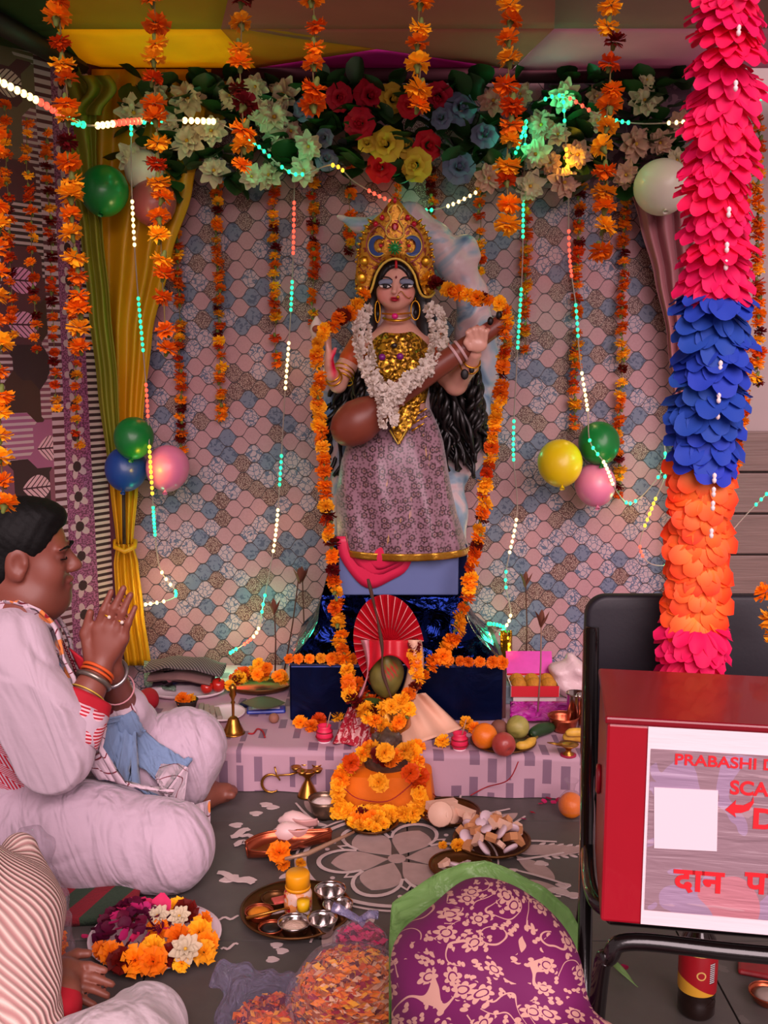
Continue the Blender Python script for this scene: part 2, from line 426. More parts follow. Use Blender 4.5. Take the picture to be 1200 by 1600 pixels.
# U in metres from the right hem, V metres up
bk = N.vor(N.vec(N.mul(U, 1.25), V, 0.0), 7.5, 'F1', '2D', .75, 'CHEBYCHEV'); idc = N.xyz(bk.outputs['Color']); r1, r2, r3 = idc[0], idc[1], idc[2]
pos = N.xyz(bk.outputs['Position']); lx = N.m_('MULTIPLY', N.sub(N.mul(U, 1.25), N.m_('DIVIDE', pos[0], 1.0)), 7.5); ly = N.m_('MULTIPLY', N.sub(V, pos[1]), 7.5)
basec = N.ramp(r1, [(0, '2e1418'), (.2, '4b2028'), (.4, '6f3a4a'), (.55, '3a1d14'), (.7, '5e4a3a'), (.85, '8a4a6a')], True)
strp = N.gt(N.m_('SINE', N.mul(V, 330.)), .1); strpm = N.mul(strp, N.gt(r2, .62)); c = N.mix(strpm, basec, lin('a98c90'))
ax_ = N.m_('ABSOLUTE', lx); ay = N.m_('ABSOLUTE', ly)
leaf = N.lt(ay, N.mul(.3, N.sub(1.0, N.mul(N.mul(lx, lx), 5.5)))); vein = N.lt(N.m_('ABSOLUTE', N.sub(N.m_('FLOORED_MODULO', N.add(lx, ay), .14), .07)), .018); vein = N.m_('MAXIMUM', vein, N.lt(ay, .02))
leafm = N.mul(leaf, N.mul(N.lt(r2, .5), N.gt(r3, .25))); leafc = N.mix(vein, N.mix(r3, lin('c565a0'), lin('b9a095')), lin('3a1020')); c = N.mix(leafm, c, leafc)
edge = N.vor(N.vec(N.mul(U, 1.25), V, 0.0), 7.5, 'DISTANCE_TO_EDGE', '2D', .75).outputs['Distance']
def band(a, b): return N.mul(N.gt(U, a), N.lt(U, b))
lad1 = N.mix(N.gt(N.m_('SINE', N.mul(V, 300.)), 0.0), lin('2c0f14'), lin('b29a92')); lad2 = N.mix(N.gt(N.m_('SINE', N.mul(V, 240.)), -.2), lin('4a1c26'), lin('a98a94'))
lvx = N.m_('DIVIDE', N.sub(U, .165), .045); lvy = N.m_('DIVIDE', N.sub(N.m_('FLOORED_MODULO', V, .1), .05), .05)
rr = N.m_('SQRT', N.add(N.mul(lvx, lvx), N.mul(lvy, lvy))); an = N.m_('ARCTAN2', lvy, lvx); star = N.lt(rr, N.m_('MULTIPLY_ADD', N.m_('ABSOLUTE', N.m_('COSINE', N.mul(an, 2.5))), .6, .25))
orn = N.mix(star, N.mix(N.gt(N.noise(uvn.outputs[0], 160, 3), .5), lin('8d4a70'), lin('5a2440')), N.mix(N.gt(rr, .35), lin('2a0a12'), lin('a8888e')))
c = N.mix(band(-1, .065), c, lin('4a1426')); c = N.mix(band(.065, .115), c, lad1); c = N.mix(band(.115, .215), c, orn); c = N.mix(band(.215, .275), c, lad2)
N.base(c); N.b.inputs['Roughness'].default_value = .85; patch_m = N.m
# hanging sheet: bottom corner points in plan, gentle waves
pa = P(183, 600, 3.5); pb = Vector((-1.55, 2.62, 0))
def hang(u, v):
    x = pa.x + (pb.x - pa.x) * u; y = pa.y + (pb.y - pa.y) * u; wv = .012 * math.sin(u * 26 + v * 2)
    return (x + wv * .6 - .03 * v * u, y + wv, .1 + 2.08 * v)
mb = MB().grid(hang, 60, 24); hw = mb.build('wall_left', patch_m, kind='structure', solid=.003)
L_ = math.hypot(pa.x - pb.x, pa.y - pb.y); uvl = hw.data.uv_layers.new(name='UVMap'); 
for lp in hw.data.loops:
    i = lp.vertex_index; uvl.data[lp.index].uv = ((i % 61) / 60 * L_, (i // 61) / 24 * 2.08)

# ---- canopy: dyed cloth panels stretched overhead
def cloth(name, col, tl=.35): return mat(name, col, .85, var=.15, vscale=6, bump=.15, bscale=30, translucent=tl)
ceil = root('ceiling', None, None, (0, 2.3, 2.15), kind='structure')
def panel(pts, m, sag=.02, n=8, name='cloth_panel', label=None):
    a, b, c_, d = [Vector(p) for p in pts]
    def fn(u, v):
        p = a.lerp(b, u).lerp(d.lerp(c_, u), v); p.z += -sag * math.sin(math.pi * u) * math.sin(math.pi * v) + .006 * math.sin(u * 40 + v * 9) * math.sin(math.pi * u) * math.sin(math.pi * v); return p
    MB().grid(fn, n, n).build(name, m, ceil, solid=.002, label=label)
def A(px, py, Y): return P(px, py, Y)
yel = cloth('canopy_yellow', 'f0c80a', .5); olive = cloth('canopy_olive', 'b08c10', .4); dkg = cloth('canopy_green', '26360c', .2); ochre = cloth('canopy_ochre', 'c88410', .3)
mauve = cloth('canopy_mauve', 'a8645a', .3); magen = cloth('canopy_magenta', 'b00c7c', .25); pinkc = cloth('canopy_pink', 'c98fa6', .4); pgrey = cloth('canopy_rose', '9a6f70', .3); maroon = cloth('canopy_maroon', '3a0616', .1)
panel([A(89, 45, 3.1), A(345, 45, 3.1), A(400, 106, 3.5), A(135, 106, 3.5)], yel)
panel([A(60, -60, 2.7), A(370, -60, 2.7), A(345, 45, 3.1), A(89, 45, 3.1)], olive, .0)
panel([A(-260, -60, 2.6), A(60, -60, 2.7), A(89, 45, 3.1), A(-60, 60, 3.1)], dkg, .0)
panel([A(-60, 60, 3.1), A(89, 45, 3.1), A(135, 106, 3.5), A(40, 106, 3.5)], dkg, .0)
panel([A(345, 45, 3.1), A(450, 45, 3.1), A(590, 76, 3.35), A(400, 106, 3.5)], ochre, .0)
panel([A(370, -60, 2.7), A(870, -60, 2.7), A(866, 44, 3.1), A(345, 45, 3.1)], mauve, .02)
panel([A(345, 45, 3.1), A(866, 44, 3.1), A(800, 108, 3.45), A(590, 76, 3.35)], mauve, .0)
panel([A(400, 106, 3.51), A(590, 75, 3.36), A(790, 106, 3.5), A(600, 112, 3.53)], magen, .0)
panel([A(866, 44, 3.1), A(1110, 44, 3.1), A(1110, 106, 3.5), A(800, 110, 3.46)], pinkc, .0)
panel([A(870, -60, 2.7), A(1400, -60, 2.7), A(1400, 44, 3.1), A(866, 44, 3.1)], pgrey, .02)
panel([A(1110, 44, 3.1), A(1400, 44, 3.1), A(1420, 106, 3.5), A(1110, 106, 3.5)], pinkc, .0)
z0 = A(600, -60, 2.7).z; CANF = 1.0
xs = [A(-260, -60, 2.6).x, A(60, -60, 2.7).x, A(370, -60, 2.7).x, A(870, -60, 2.7).x, A(1400, -60, 2.7).x]
for i, m_ in enumerate((dkg, olive, mauve, pgrey)):
    panel([(xs[i] * 1.0, CANF, z0 + .16), (xs[i + 1], CANF, z0 + .16), (xs[i + 1], 2.7, z0), (xs[i], 2.7, z0)], m_, .04)
dark_beam = mat('dark_beam', '140c0a', .6)
MB().tube([A(128, 116, 3.5), A(400, 118, 3.5), A(760, 118, 3.5), A(1130, 118, 3.5)], .024, 8).build('trim_1', maroon, kind='structure')
MB().tube([A(-60, 4, 2.72), A(135, 112, 3.5)], .03, 8).build('trim_2', dark_beam, kind='structure')

# ---- curtains
def curtain(name, label, rows, m, folds, amp, nx=70, ny=60, parent=None, Y=3.45):
    """rows: (py, px_left, px_right)"""
    def fn(u, v):
        t = v * (len(rows) - 1); i = min(int(t), len(rows) - 2); f = t - i; f2 = f * f * (3 - 2 * f)
        py = rows[i][0] + (rows[i + 1][0] - rows[i][0]) * f; l = rows[i][1] + (rows[i + 1][1] - rows[i][1]) * (.5 * f + .5 * f2); r = rows[i][2] + (rows[i + 1][2] - rows[i][2]) * (.5 * f + .5 * f2)
        uu = u + .012 * math.sin(v * 9 + u * 20); w = (r - l)
        a = amp * (.35 + .65 * min(1, w / 120))
        y = Y + a * math.sin(uu * folds * 2 * math.pi + .8 * math.sin(u * 7) + v * 1.3) + .4 * a * math.sin(uu * folds * 5.3 + 2)
        return P(l + (r - l) * u, py, y)
    return MB().grid(fn, nx, ny).build(name, m, parent, solid=.002)
yc = mat('yellow_satin_curtain', 'd0960e', .45, var=.12, vscale=4, bump=.2, bscale=14, translucent=.25)
cr = root('curtain', 'yellow satin curtain tied back at the left edge of the backdrop', 'curtain', (P(200, 1030, 3.45).x, 3.45, .12))
curtain('drape', '', [(108, 130, 330), (200, 128, 318), (300, 130, 300), (400, 138, 268), (520, 148, 238), (650, 160, 224), (760, 172, 216), (850, 182, 208)], yc, 4, .013, parent=cr)
curtain('skirt', '', [(850, 182, 208), (880, 178, 216), (950, 182, 224), (1040, 196, 236)], yc, 4, .012, 40, 24, parent=cr)
MB().tube([P(180, 855, 3.40), P(195, 862, 3.39), P(210, 855, 3.40), P(212, 846, 3.47), P(195, 842, 3.49), P(178, 846, 3.47)], .008, 8, closed=True).build('tieback', yc, cr)
MB().tube([P(193, 758, 3.415), P(194, 850, 3.41)], .006, 6).build('dark_cord', mat('dark_cord', '2a1406', .8), cr)
gc = mat('olive_swag_cloth', '7c7a16', .6, var=.15, vscale=5, bump=.2, bscale=14, translucent=.2)
curtain('curtain', '', [(95, 42, 120), (170, 62, 150), (250, 104, 150), (360, 126, 160), (480, 138, 172), (600, 152, 184), (740, 170, 190)], gc, 2.5, .014, 36, 50, Y=3.38)
props(bpy.data.objects['curtain.001'], 'olive green swag cloth hanging down left of the yellow curtain', 'curtain')
kn = MB().grid(lambda u, v: P(125 + 45 * u + 12 * math.sin(v * 5), 118 + 62 * v, 3.36 - .02 * math.sin(u * 9.5)), 16, 10); kn.build('curtain_knot', gc, label='knotted yellow green cloth bunch at the top corner of the curtain', cat='cloth', solid=.004)
top_c = curtain('curtain_pelmet', '', [(118, 128, 420), (150, 130, 410), (200, 130, 330), (262, 135, 312)], mat('amber_pelmet_cloth', 'a8730c', .55, var=.15, vscale=5, translucent=.2), 5, .008, 60, 16, Y=3.5)
props(top_c, 'amber cloth strip stretched behind the white flowers above the left curtain', 'cloth')
pc = mat('pink_satin_curtain', 'b5737a', .45, var=.1, vscale=5, bump=.15, bscale=14, translucent=.3)
pk = curtain('curtain', '', [(290, 985, 1092), (350, 1000, 1092), (430, 1022, 1090), (520, 1042, 1088), (640, 1054, 1084), (800, 1058, 1080), (1000, 1052, 1082)], pc, 4, .016, 50, 50, Y=3.46)
props(pk, 'pink satin curtain gathered at the right edge of the backdrop', 'curtain')
# violet printed cloth behind the right flowers
vp = NT('violet_floral_cloth'); N = vp; c = N.mix(N.gt(N.noise(N.obj(), 26, 3, .6), .54), lin('5a3a4c'), lin('8a6274')); N.base(c)
MB().grid(lambda u, v: P(850 + 270 * u, 124 + 170 * v, 3.53 - .004 * math.sin(u * 20)), 20, 6).build('valance_cloth', N.m, label='dusky violet printed cloth behind the pale flowers at top right', cat='cloth', solid=.002)

# ---- altar platform under a printed cloth
N = NT('purple_dash_cloth'); uvn = N.n('ShaderNodeUVMap'); uvn.uv_map = 'UVMap'; U, V, _ = N.xyz(uvn.outputs[0])
cu = N.m_('DIVIDE', U, .05); ci = N.m_('FLOOR', cu); fu = N.sub(cu, ci); rc = N.wnoise(N.vec(ci, 2.0, 0.0))[0]
vv = N.add(N.m_('DIVIDE', V, .1), N.mul(rc, 3.0)); vi = N.m_('FLOOR', vv); fv = N.sub(vv, vi); rr2 = N.wnoise(N.vec(ci, vi, 5.0))
mark = N.mul(N.mul(N.gt(fu, .22), N.lt(fu, N.m_('MULTIPLY_ADD', rr2[0], .35, .5))), N.mul(N.gt(fv, N.mul(rr2[0], .35)), N.lt(fv, .92))); mark = N.mul(mark, N.gt(N.xyz(rr2[1])[1], .28))
bg = N.mix(N.noise(N.obj(), 3, 2), lin('ad8796'), lin('bf9aa8')); N.base(N.mix(N.mul(mark, .8), bg, lin('6a4f66'))); N.b.inputs['Roughness'].default_value = .75
N.bump(N.noise(N.obj(), 14, 3), .3, .006); dash = N.m
fL = F(200, 1232); fR = F(1200, 1257); 
def plat(u, v):
    e_ = fL.lerp(fR, u); e_.z = 0
    if v < .3: t = v / .3; return (e_.x, e_.y + .004 * math.sin(u * 60) * (1 - t), .002 + (PLZ - .002) * t)
    t = (v - .3) / .7; y = e_.y + (3.53 - e_.y) * t; return (e_.x, y, PLZ + .0015 * math.sin(u * 70 + t * 8))
mb = MB().grid(plat, 80, 30)
pf = root('altar_platform', 'low platform covered by white cloth with purple dashes under the idol', 'platform', (0, 3.1, 0))
pl = mb.build('cloth_cover', dash, pf)
uvl = pl.data.uv_layers.new(name='UVMap'); Lx = (fR - fL).length
for lp in pl.data.loops:
    i = lp.vertex_index; u_ = (i % 81) / 80; v_ = (i // 81) / 30
    uvl.data[lp.index].uv = (u_ * Lx, (v_ / .3 * PLZ) if v_ < .3 else PLZ + (v_ - .3) / .7 * .85)
MB().prism([(fL.x, fL.y + .012, .0), (fR.x, fR.y + .012, 0), (fR.x, 3.53, 0), (fL.x, 3.53, 0)][::-1], (0, 0, PLZ - .004)).build('wooden_base', mat('platform_wood', '5a4030', .8), pf, smooth=False)

# ================================================================== FLOWERS, GARLANDS, LIGHTS
def petal_mat(name, a, b=None, rough=.6, rn=.18, tl=.25):
    return mat(name, a, rough, rnd=rn, translucent=tl, spec=.25)
MO = petal_mat('marigold_orange', 'fa8512'); MY = petal_mat('marigold_yellow', 'ffb420'); MD = petal_mat('marigold_deep', 'e45a0c'); MM = petal_mat('marigold_maroon', '6a0f0c', rn=.1)
CALYX = mat('green_calyx', '5f6a28', .7, rnd=.2)
def marigold_data(pm, seed, layers=5, n0=10):
    r = random.Random(seed); mb = MB()
    for L in range(layers):
        n = n0 - L; tilt = math.radians(-22 + 25 * L); ln = (1.0, 1.08, 1.0, .84, .66)[L]
        for k in range(n):
            a = 2 * math.pi * (k + .5 * (L % 2) + r.uniform(-.2, .2)) / n; t = tilt + r.uniform(-.2, .2); l = ln * r.uniform(.85, 1.08); w = (2 * math.pi / n) * .72
            def pt(rad, da, lift=0.0):
                h = rad * math.sin(t) + lift + .2; q = rad * math.cos(t); return Vector((q * math.cos(a + da), q * math.sin(a + da), h))
            i = len(mb.v); mb.v += [pt(.1, 0), pt(.6 * l, -w * .75, -.04), pt(.62 * l, 0, .07), pt(.6 * l, w * .75, -.04), pt(l * .95, -w * .7, r.uniform(-.14, .16)), pt(l * .9, -w * .1, r.uniform(-.05, .2)), pt(l, w * .55, r.uniform(-.16, .12))]
            for f in ((0, 1, 2), (0, 2, 3), (1, 4, 5, 2), (2, 5, 6, 3)): mb._f([i + j for j in f], 0)
    mb.lathe([(.05, -.6), (.16, -.5), (.2, -.25), (.34, -.02), (.2, .1)], seg=6, m=1)
    return mb.data('marigold', [pm, CALYX], True)
MG = {}
for key, m_ in (('o', MO), ('y', MY), ('d', MD), ('m', MM)): MG[key] = [marigold_data(m_, 10 * i + ord(key)) for i in range(3)]
STRING = mat('garland_string', '6b5a30', .9)
def pick(rn, mixs):
    t = rn.random() * sum(w for _, w in mixs)
    for k, w in mixs:
        t -= w
        if t <= 0: return k
    return mixs[0][0]
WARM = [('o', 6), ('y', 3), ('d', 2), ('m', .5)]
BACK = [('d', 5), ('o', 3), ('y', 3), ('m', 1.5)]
def garland(label, pts, r, step, mixs=WARM, seed=0, name='marigold_garland', group=None, jit=.35, gap=0.0, side=None, closed=False, wide=1.0, face=None, data=None, part='marigold'):
    rn = random.Random(seed); path = [Vector(p) for p in pts]
    g = root(name, label, 'garland', path[0] if path[0].z < path[-1].z else path[-1], group)
    MB().tube(path, max(.0012, r * .06), 5).build('string', STRING, g)
    for i, (p, d) in enumerate(resample(path, step)):
        if rn.random() < gap: continue
        k = pick(rn, mixs); s = 1 if rn.random() < .5 else -1
        ax = d * s
        if face is not None: ax = (ax * (1 - face[1]) + Vector(face[0]) * face[1])
        ax = (ax + Vector((rn.uniform(-jit, jit), rn.uniform(-jit, jit), rn.uniform(-jit, jit)))).normalized()
        off = Vector((rn.uniform(-1, 1), rn.uniform(-1, 1), 0)) * r * .22 * wide
        src = (data or MG)[k]; place(part, rn.choice(src), g, p + off, quat(ax, rn.uniform(0, 6.3)), r * rn.uniform(.85, 1.15))
    return g
def hangline(px0, py0, px1, py1, Y, n=10, sway=3, seed=0):
    rn = random.Random(seed); a = P(px0, py0, Y); b = P(px1, py1, Y)
    return [a.lerp(b, t / n) + Vector((math.sin(t * 1.7 + seed) * sway * .0008, math.cos(t * 1.1 + seed) * .004, 0)) for t in range(n + 1)]
# ---- row of seven hanging close to the viewer
FG = 'marigold garlands hanging in front of the altar'
for i, (x0, x1, ye, lab, mx) in enumerate([
    (94, 126, 545, 'long orange marigold garland hanging over the patchwork cloth, leftmost of the front row', WARM),
    (239, 258, 548, 'long orange marigold garland hanging in front of the yellow curtain', WARM),
    (374, 379, 262, 'short marigold garland crossing the white flowers at top left', WARM),
    (492, 490, 166, 'short marigold garland ending in a yellow flower above the idol, left of its crown', [('o', 6), ('d', 2), ('y', 1)]),
    (653, 655, 168, 'short marigold garland ending in two yellow flowers above the red roses', [('o', 5), ('y', 3), ('m', 1)]),
    (797, 793, 345, 'medium marigold garland hanging right of the blue roses', [('o', 5), ('y', 3), ('d', 2)]),
    (958, 942, 388, 'medium marigold garland hanging over the pale flowers at top right', [('o', 6), ('y', 3), ('d', 2), ('m', 1)])]):
    garland(lab, hangline(x0 - (x1 - x0) * .25, -130, x1, ye, 1.95, seed=i * 3 + 1), .0235, .034, mx, seed=i + 40, group=FG, gap=.1)
garland('orange marigold garland cut off by the left edge of the picture', hangline(-12, 200, 4, 790, 1.7, seed=3), .022, .036, [('o', 6), ('y', 2)], seed=77, group=FG)
# ---- garlands pinned on the backdrop
for i, (x0, y0, x1, y1, lab) in enumerate([
    (275, 270, 284, 700, 'long dim marigold garland along the inner edge of the yellow curtain'),
    (338, 290, 345, 648, 'marigold garland on the backdrop, second from the yellow curtain'),
    (428, 290, 431, 566, 'marigold garland on the backdrop under the left white flowers'),
    (490, 275, 489, 500, 'marigold garland on the backdrop left of the raised hand'),
    (547, 262, 546, 390, 'short marigold garland on the backdrop just left of the crown'),
    (624, 262, 618, 310, 'very short marigold garland directly above the crown tip'),
    (674, 262, 674, 345, 'short marigold garland on the backdrop just right of the crown'),
    (751, 290, 750, 436, 'short marigold garland behind the blue painted wave'),
    (822, 290, 822, 548, 'marigold garland on the backdrop right of the lute'),
    (906, 280, 898, 664, 'long marigold garland on the backdrop ending above the yellow balloon'),
    (978, 300, 966, 770, 'longest marigold garland on the backdrop, passing behind the green balloon')]):
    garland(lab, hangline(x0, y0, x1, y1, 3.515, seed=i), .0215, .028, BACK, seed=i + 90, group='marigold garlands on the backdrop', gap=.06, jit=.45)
# ---- garlands on the patchwork cloth at left
for i, (x0, y0, x1, y1, Y, lab) in enumerate([
    (8, 165, 20, 520, 2.95, 'dim marigold garland on the patchwork cloth, nearest the left picture edge'),
    (40, 190, 57, 548, 3.0, 'dim marigold garland on the patchwork cloth, second from the left picture edge'),
    (72, 205, 88, 640, 3.1, 'dim marigold garland on the patchwork cloth beside the front garland'),
    (112, 300, 120, 692, 3.2, 'dim marigold garland over the leaf border of the patchwork cloth')]):
    garland(lab, hangline(x0, y0, x1, y1, Y, seed=i), .019, .034, [('d', 5), ('o', 2), ('y', 1.5), ('m', 1)], seed=i + 120, group='marigold garlands on the patchwork cloth', jit=.45)  # mix heavy on deep tones: the wall's shade put into the flower colours
for i, (x0, y0, x1, y1, lab) in enumerate([
    (1162, 190, 1160, 655, 'dim marigold garland right of the pink paper garland, inner one'),
    (1186, 190, 1184, 600, 'dim marigold garland right of the pink paper garland, outer one'),
    (1160, 655, 1142, 745, 'short marigold strand dangling over the dark timber boards')]):
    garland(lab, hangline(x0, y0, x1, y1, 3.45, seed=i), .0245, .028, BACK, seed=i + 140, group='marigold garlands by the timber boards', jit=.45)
garland('few marigolds hanging before the black chair back at the right edge', hangline(1204, 930, 1206, 990, 1.55, 4), .02, .03, [('o', 2), ('y', 2)], seed=7)

# ---- artificial flower bushes along the top of the backdrop
def rose_data(m, seed, n=(4, 5, 6), open_=1.0):
    r = random.Random(seed); mb = MB()
    for L, k in enumerate(n):
        for j in range(k):
            a = 2 * math.pi * (j + .5 * L) / k + r.uniform(-.2, .2); rad = .28 + .3 * L; tl = (1.15 - .42 * L) * (1.1 - .1 * open_); hgt = .75 - .12 * L; w = .95 * 2 * math.pi / k * .62
            def fn(u, v):
                da = (u - .5) * 2 * w; q = rad * (.35 + .65 * v) + .12 * v * v * L * open_; z = hgt * math.sin(min(1.0, v) * math.pi / 2) * (1.1 - .25 * L) - .28 * v ** 3 * L * open_ * .5
                z -= .16 * abs(2 * u - 1) ** 2 * v; q += .08 * math.cos(u * 9 + j) * v
                return Vector((q * math.cos(a + da), q * math.sin(a + da), z))
            mb.grid(fn, 4, 3)
    mb.ball((0, 0, .38), (.2, .2, .3), 6, 4)
    return mb.data('rose', m)
def lily_data(m, mc, seed, n=8):
    r = random.Random(seed); mb = MB()
    for L in range(3):
        for j in range(n - L):
            a = 2 * math.pi * (j + .5 * L) / n + r.uniform(-.15, .15); l = (1.08 - .24 * L) * r.uniform(.85, 1.1); up = .05 + .28 * L
            def fn(u, v):
                w = .34 * math.sin(math.pi * min(.97, v * .9 + .06)) ** .7; x = l * v; y = (u - .5) * 2 * w * (1 - .25 * L); z = up * math.sin(v * 2.2) + .14 * abs(2 * u - 1) * v + .06 * math.sin(u * 12 + v * 5) * v
                return Vector((x * math.cos(a) - y * math.sin(a), x * math.sin(a) + y * math.cos(a), z))
            mb.grid(fn, 4, 3)
    mb.ball((0, 0, .22), (.13, .13, .16), 6, 4, m=1)
    return mb.data('blossom', [m, mc])
def leaf_data(m, seed):
    r = random.Random(seed); cv = r.uniform(.1, .35)
    return MB().grid(lambda u, v: ((u - .5) * .9 * math.sin(math.pi * min(.98, .06 + v * .92)) ** .8, v, cv * math.sin(v * 2.6) * .6 - .18 * (1 - abs(2 * u - 1)) * math.sin(math.pi * v)), 4, 5).data('leaf', m)
LEAFM = mat('artificial_leaf', '1f3a16', .45, rnd=.35, spec=.5); LEAFS = [leaf_data(LEAFM, i) for i in range(3)]
cream = petal_mat('cream_petal', 'd8c8a8', rn=.08); blush = petal_mat('blush_petal', 'd0a08c', rn=.08); heart = mat('flower_heart', 'cfa030', .7)
redp = petal_mat('red_rose_petal', 'c0142c', rn=.15); yelp = petal_mat('yellow_rose_petal', 'd8b43a', rn=.08); bluep = petal_mat('dusty_blue_petal', '6c7590', rn=.1); bluep2 = mat('violet_rose_rim', '7a5068', .6)
RO = {'r': [rose_data(redp, i) for i in (1, 2)], 'y': [rose_data(yelp, i) for i in (3, 4)], 'b': [rose_data(bluep, i) for i in (5, 6)]}
LI = {'c': [lily_data(cream, heart, i) for i in (1, 2)], 'p': [lily_data(blush, heart, i) for i in (3, 4)]}
WIRE = mat('bush_stem_wire', '2e3a1a', .8)
def bush(label, flowers, box, nleaf, seed):
    rn = random.Random(seed); xa, xb, ya, yb = box; Y = 3.44
    g = root('artificial_flower_bush', label, 'flowers', P((xa + xb) / 2, yb, Y), 'artificial flower bushes along the top of the backdrop')
    MB().tube(spline([P(xa + (xb - xa) * t, (ya + yb) / 2 + rn.uniform(-25, 25), Y + .05) for t in (0, .2, .4, .6, .8, 1)], 24), .008, 6).build('stem', WIRE, g)
    for k in range(nleaf):
        px = rn.uniform(xa, xb); py = rn.uniform(ya, yb); d = Vector((rn.uniform(-1, 1), rn.uniform(-1.0, -.1), rn.uniform(-1, .8))).normalized()
        q = d.to_track_quat('Y', 'Z'); place('leaf', rn.choice(LEAFS), g, P(px, py, Y + rn.uniform(-.03, .05)), q, rn.uniform(.06, .1))
    for (px, py, k, r_) in flowers:
        ax = Vector((rn.uniform(-.5, .5), -1, rn.uniform(-.5, .4))); dd = (RO if k in 'ryb' else LI)[k]
        nm = 'rose' if k in 'ryb' else 'blossom'
        place(nm, rn.choice(dd), g, P(px, py, Y - .05 + rn.uniform(-.03, .03)), quat(ax, rn.uniform(0, 6)), r_ * .93 * (Y / FPX))
bush('cream artificial blossoms with green leaves at top left, above the yellow curtain', [
    (208, 178, 'c', 28), (207, 246, 'c', 26), (245, 150, 'c', 24), (293, 158, 'c', 30), (294, 222, 'c', 27), (330, 205, 'c', 24), (335, 267, 'c', 24), (362, 150, 'c', 24), (392, 275, 'c', 20), (262, 190, 'c', 20),
    (428, 185, 'c', 30), (444, 148, 'c', 26), (412, 176, 'c', 26), (435, 212, 'c', 26), (482, 228, 'c', 22), (474, 268, 'c', 24), (423, 275, 'c', 24), (400, 135, 'c', 20), (455, 205, 'p', 22)], (190, 500, 118, 285), 150, 1)
bush('red, yellow and dusty blue artificial roses with dark leaves above the idol', [
    (530, 152, 'r', 20), (578, 150, 'r', 24), (562, 193, 'r', 22), (595, 262, 'r', 22), (685, 152, 'r', 22), (668, 228, 'r', 22), (640, 165, 'r', 18), (476, 170, 'b', 18),
    (613, 156, 'y', 24), (604, 226, 'y', 26), (650, 258, 'y', 24), (632, 230, 'y', 18), (574, 225, 'y', 14),
    (720, 170, 'b', 24), (757, 212, 'b', 20), (717, 262, 'b', 24), (690, 185, 'b', 16), (507, 215, 'b', 14), (510, 250, 'b', 17)], (480, 770, 132, 278), 190, 2)
bush('blush and cream artificial blossoms with green leaves at top right', [
    (772, 160, 'p', 25), (812, 150, 'p', 22), (762, 278, 'p', 24), (880, 150, 'c', 25), (846, 195, 'p', 24), (838, 240, 'c', 24), (828, 290, 'c', 24), (880, 285, 'p', 26), (902, 240, 'p', 24), (872, 212, 'p', 20), (930, 150, 'p', 18), (932, 190, 'c', 20),
    (1006, 160, 'c', 26), (990, 225, 'p', 28), (1032, 222, 'p', 22), (1064, 195, 'p', 24), (978, 272, 'p', 22), (1058, 250, 'c', 18), (860, 255, 'p', 20), (1010, 125, 'c', 14)], (770, 1080, 120, 290), 150, 3)

# ---- balloons
def balloon(px, py, r, Y, col, label, tilt=0.0, rz=1.06, spin=0.0):
    m = mat('balloon_' + col, {'green': '0f6a2c', 'white': 'cfc3b4', 'rose': '9a4a4c', 'blue': '163a7c', 'pink': 'd07296', 'yellow': 'd9b90e'}[col], .34, coat=.1, spec=.4)
    c = P(px, py, Y); R_ = r * (Y / FPX) * 1.0; rot = Euler((math.radians(-35), tilt, spin)).to_matrix()
    g = root('balloon', label, 'balloon', c, 'balloons beside the curtains')
    prof = []
    for k in range(19):
        t = math.pi * k / 18; z = -math.cos(t); rr_ = math.sin(t) * (1 + .03 * z); prof.append((max(rr_, .0) * R_, z * R_ * rz * (1.08 if z < 0 else 1)))
    MB().lathe(prof, c, 32, R=rot).build('skin', m, g)
    kn = c + rot @ Vector((0, 0, -R_ * rz * 1.08)); MB().lathe([(.002, 0.0), (.004, -.004), (.008, -.012), (.009, -.014)], kn, 10, R=rot).build('knot', m, g)
balloon(163, 298, 36, 3.32, 'green', 'dark green balloon alone on the yellow curtain at upper left')
balloon(225, 266, 29, 3.42, 'white', 'whitish balloon behind the front garland at upper left')
balloon(240, 316, 34, 3.40, 'rose', 'dull rose balloon behind the front garland at upper left')
balloon(209, 684, 31, 3.30, 'green', 'green balloon on top of the left cluster of three')
balloon(197, 732, 33, 3.36, 'blue', 'blue balloon at lower left of the left cluster')
balloon(262, 731, 34, 3.34, 'pink', 'pink balloon in the left cluster beside the blue one')
balloon(1034, 292, 42, 3.35, 'white', 'large off-white balloon at the top of the pink curtain', rz=.95)
balloon(1082, 262, 34, 3.44, 'white', 'off-white balloon half hidden behind the pink paper garland')
balloon(875, 723, 35, 3.36, 'yellow', 'yellow balloon in the right cluster of three')
balloon(936, 692, 32, 3.42, 'green', 'green balloon on top of the right cluster')
balloon(930, 757, 32, 3.42, 'pink', 'pink balloon at the bottom of the right cluster')

